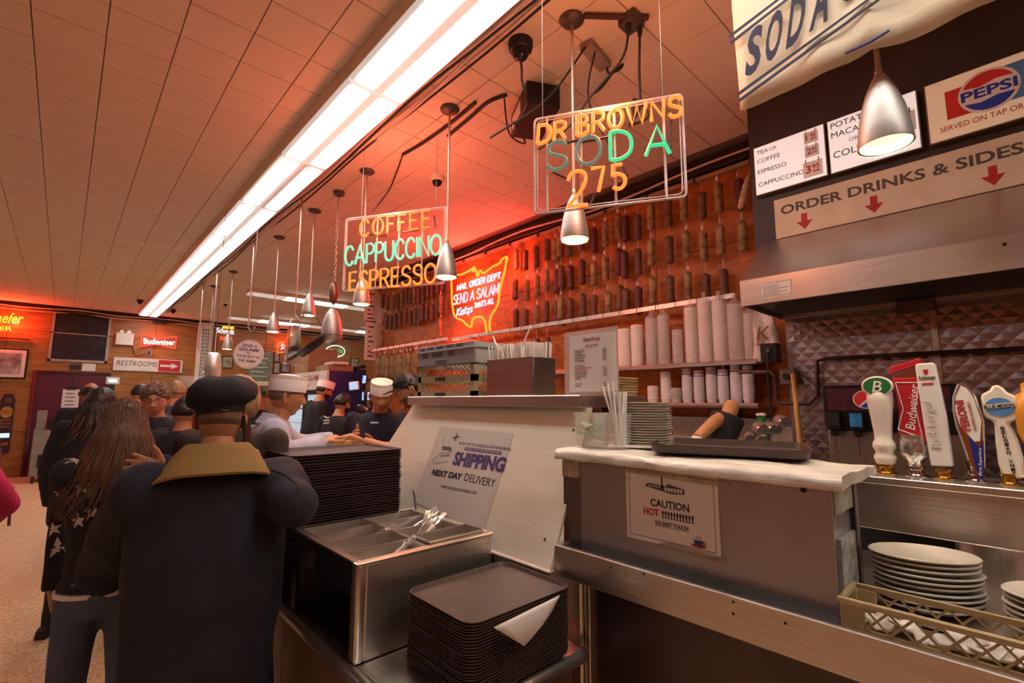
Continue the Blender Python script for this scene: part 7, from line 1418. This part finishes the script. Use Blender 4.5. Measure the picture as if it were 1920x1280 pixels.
# ---- decals on cloth, placed on the surface the camera ray meets
from mathutils.bvhtree import BVHTree
def surf(o):
    off = Vector(o['_o']); me = o.data; return BVHTree.FromPolygons([v.co+off for v in me.vertices], [tuple(p.vertices) for p in me.polygons])
def decal(par, bv, u, v, poly, name, m, size, rot=0, lift=.003):
    hit, n, i_, d_ = bv.ray_cast(EY, ray(u, v).normalized())
    if hit is None: return
    r = U_ = Vector((0, 0, 1)).cross(n).normalized(); M = pm(hit+n*lift, r, n.cross(r))@Matrix.Rotation(rot, 4, 'Z'); pts = []
    for x, y in poly:
        p = M@Vector((x*size, y*size, .02)); h2, n2, _, _ = bv.ray_cast(p+n*.02, -n, .15); pts.append((h2+n2*.0025) if h2 else M@Vector((x*size, y*size, 0)))
    c = sum(pts, Vector())/len(pts); h2, n2, _, _ = bv.ray_cast(c+n*.05, -n, .2); c = (h2+n2*.003) if h2 else c; k = len(pts)
    MB().add(pts+[c]+[p-n*.004 for p in pts], [(i, (i+1) % k, k) for i in range(k)]+[(i, k+1+i, k+1+(i+1) % k, (i+1) % k) for i in range(k)]).build(name, m, par, 0, 0)
star = [((1 if i % 2 == 0 else .40)*math.sin(i*PI/5), (1 if i % 2 == 0 else .40)*math.cos(i*PI/5)) for i in range(10)]
o = P2['star']['top']; bv = surf(o); mat('star_white', (.62, .56, .52), .8)
for u, v, s_, r_ in ((143, 862, .036, .3), (154, 913, .032, .2), (117, 927, .032, .5), (147, 976, .030, .1), (100, 992, .030, .4), (108, 1026, .042, .15), (205, 905, .034, .6), (175, 960, .033, 0), (190, 1005, .033, .5)): decal(o, bv, u, v, star, 'star', MATS['star_white'], s_, r_)
def lines_on(o, rows, m):
    bv = surf(o)
    for u, v, w_, h_, r_ in rows: decal(o, bv, u, v, [(-w_, -h_), (0, -h_), (w_, -h_), (w_, h_), (0, h_), (-w_, h_)], 'print', m, 1, r_)
lines_on(P2['back']['top'], [(613, 777, .06, .016, .1), (613, 783, .06, .006, .1), (612, 788, .055, .005, .1), (611, 793, .05, .005, .1)], MATS['star_white'])
lines_on(P2['yellow']['top'], [(690, 755, .06, .03, .1), (687, 764, .05, .012, .1)], mat('print_gold', (.5, .33, .04), .7))
lines_on(P2['navy']['top'], [(702, 792, .03, .006, 0)], MATS['star_white'])

def seam(o, paths, name, m, r=.0022):
    bv = surf(o)
    for P in paths:
        pts = []
        for a, b_ in zip(P, P[1:]):
            for k in range(6):
                hit, n, _, _ = bv.ray_cast(EY, ray(a[0]+(b_[0]-a[0])*k/6, a[1]+(b_[1]-a[1])*k/6).normalized())
                if hit: pts.append(hit+n*.001)
        if len(pts) > 2: MB().tube(pts, r, 6).build(name, m, o)
seam(P2['cap']['top'], [[(508, 880), (535, 890), (556, 908), (566, 935)], [(305, 885), (270, 910), (240, 950), (225, 1000), (220, 1060)], [(205, 1192), (238, 1188), (250, 1198), (252, 1235)], [(495, 1110), (492, 1130), (482, 1150)]], 'seam', MATS['cloth_dark'])
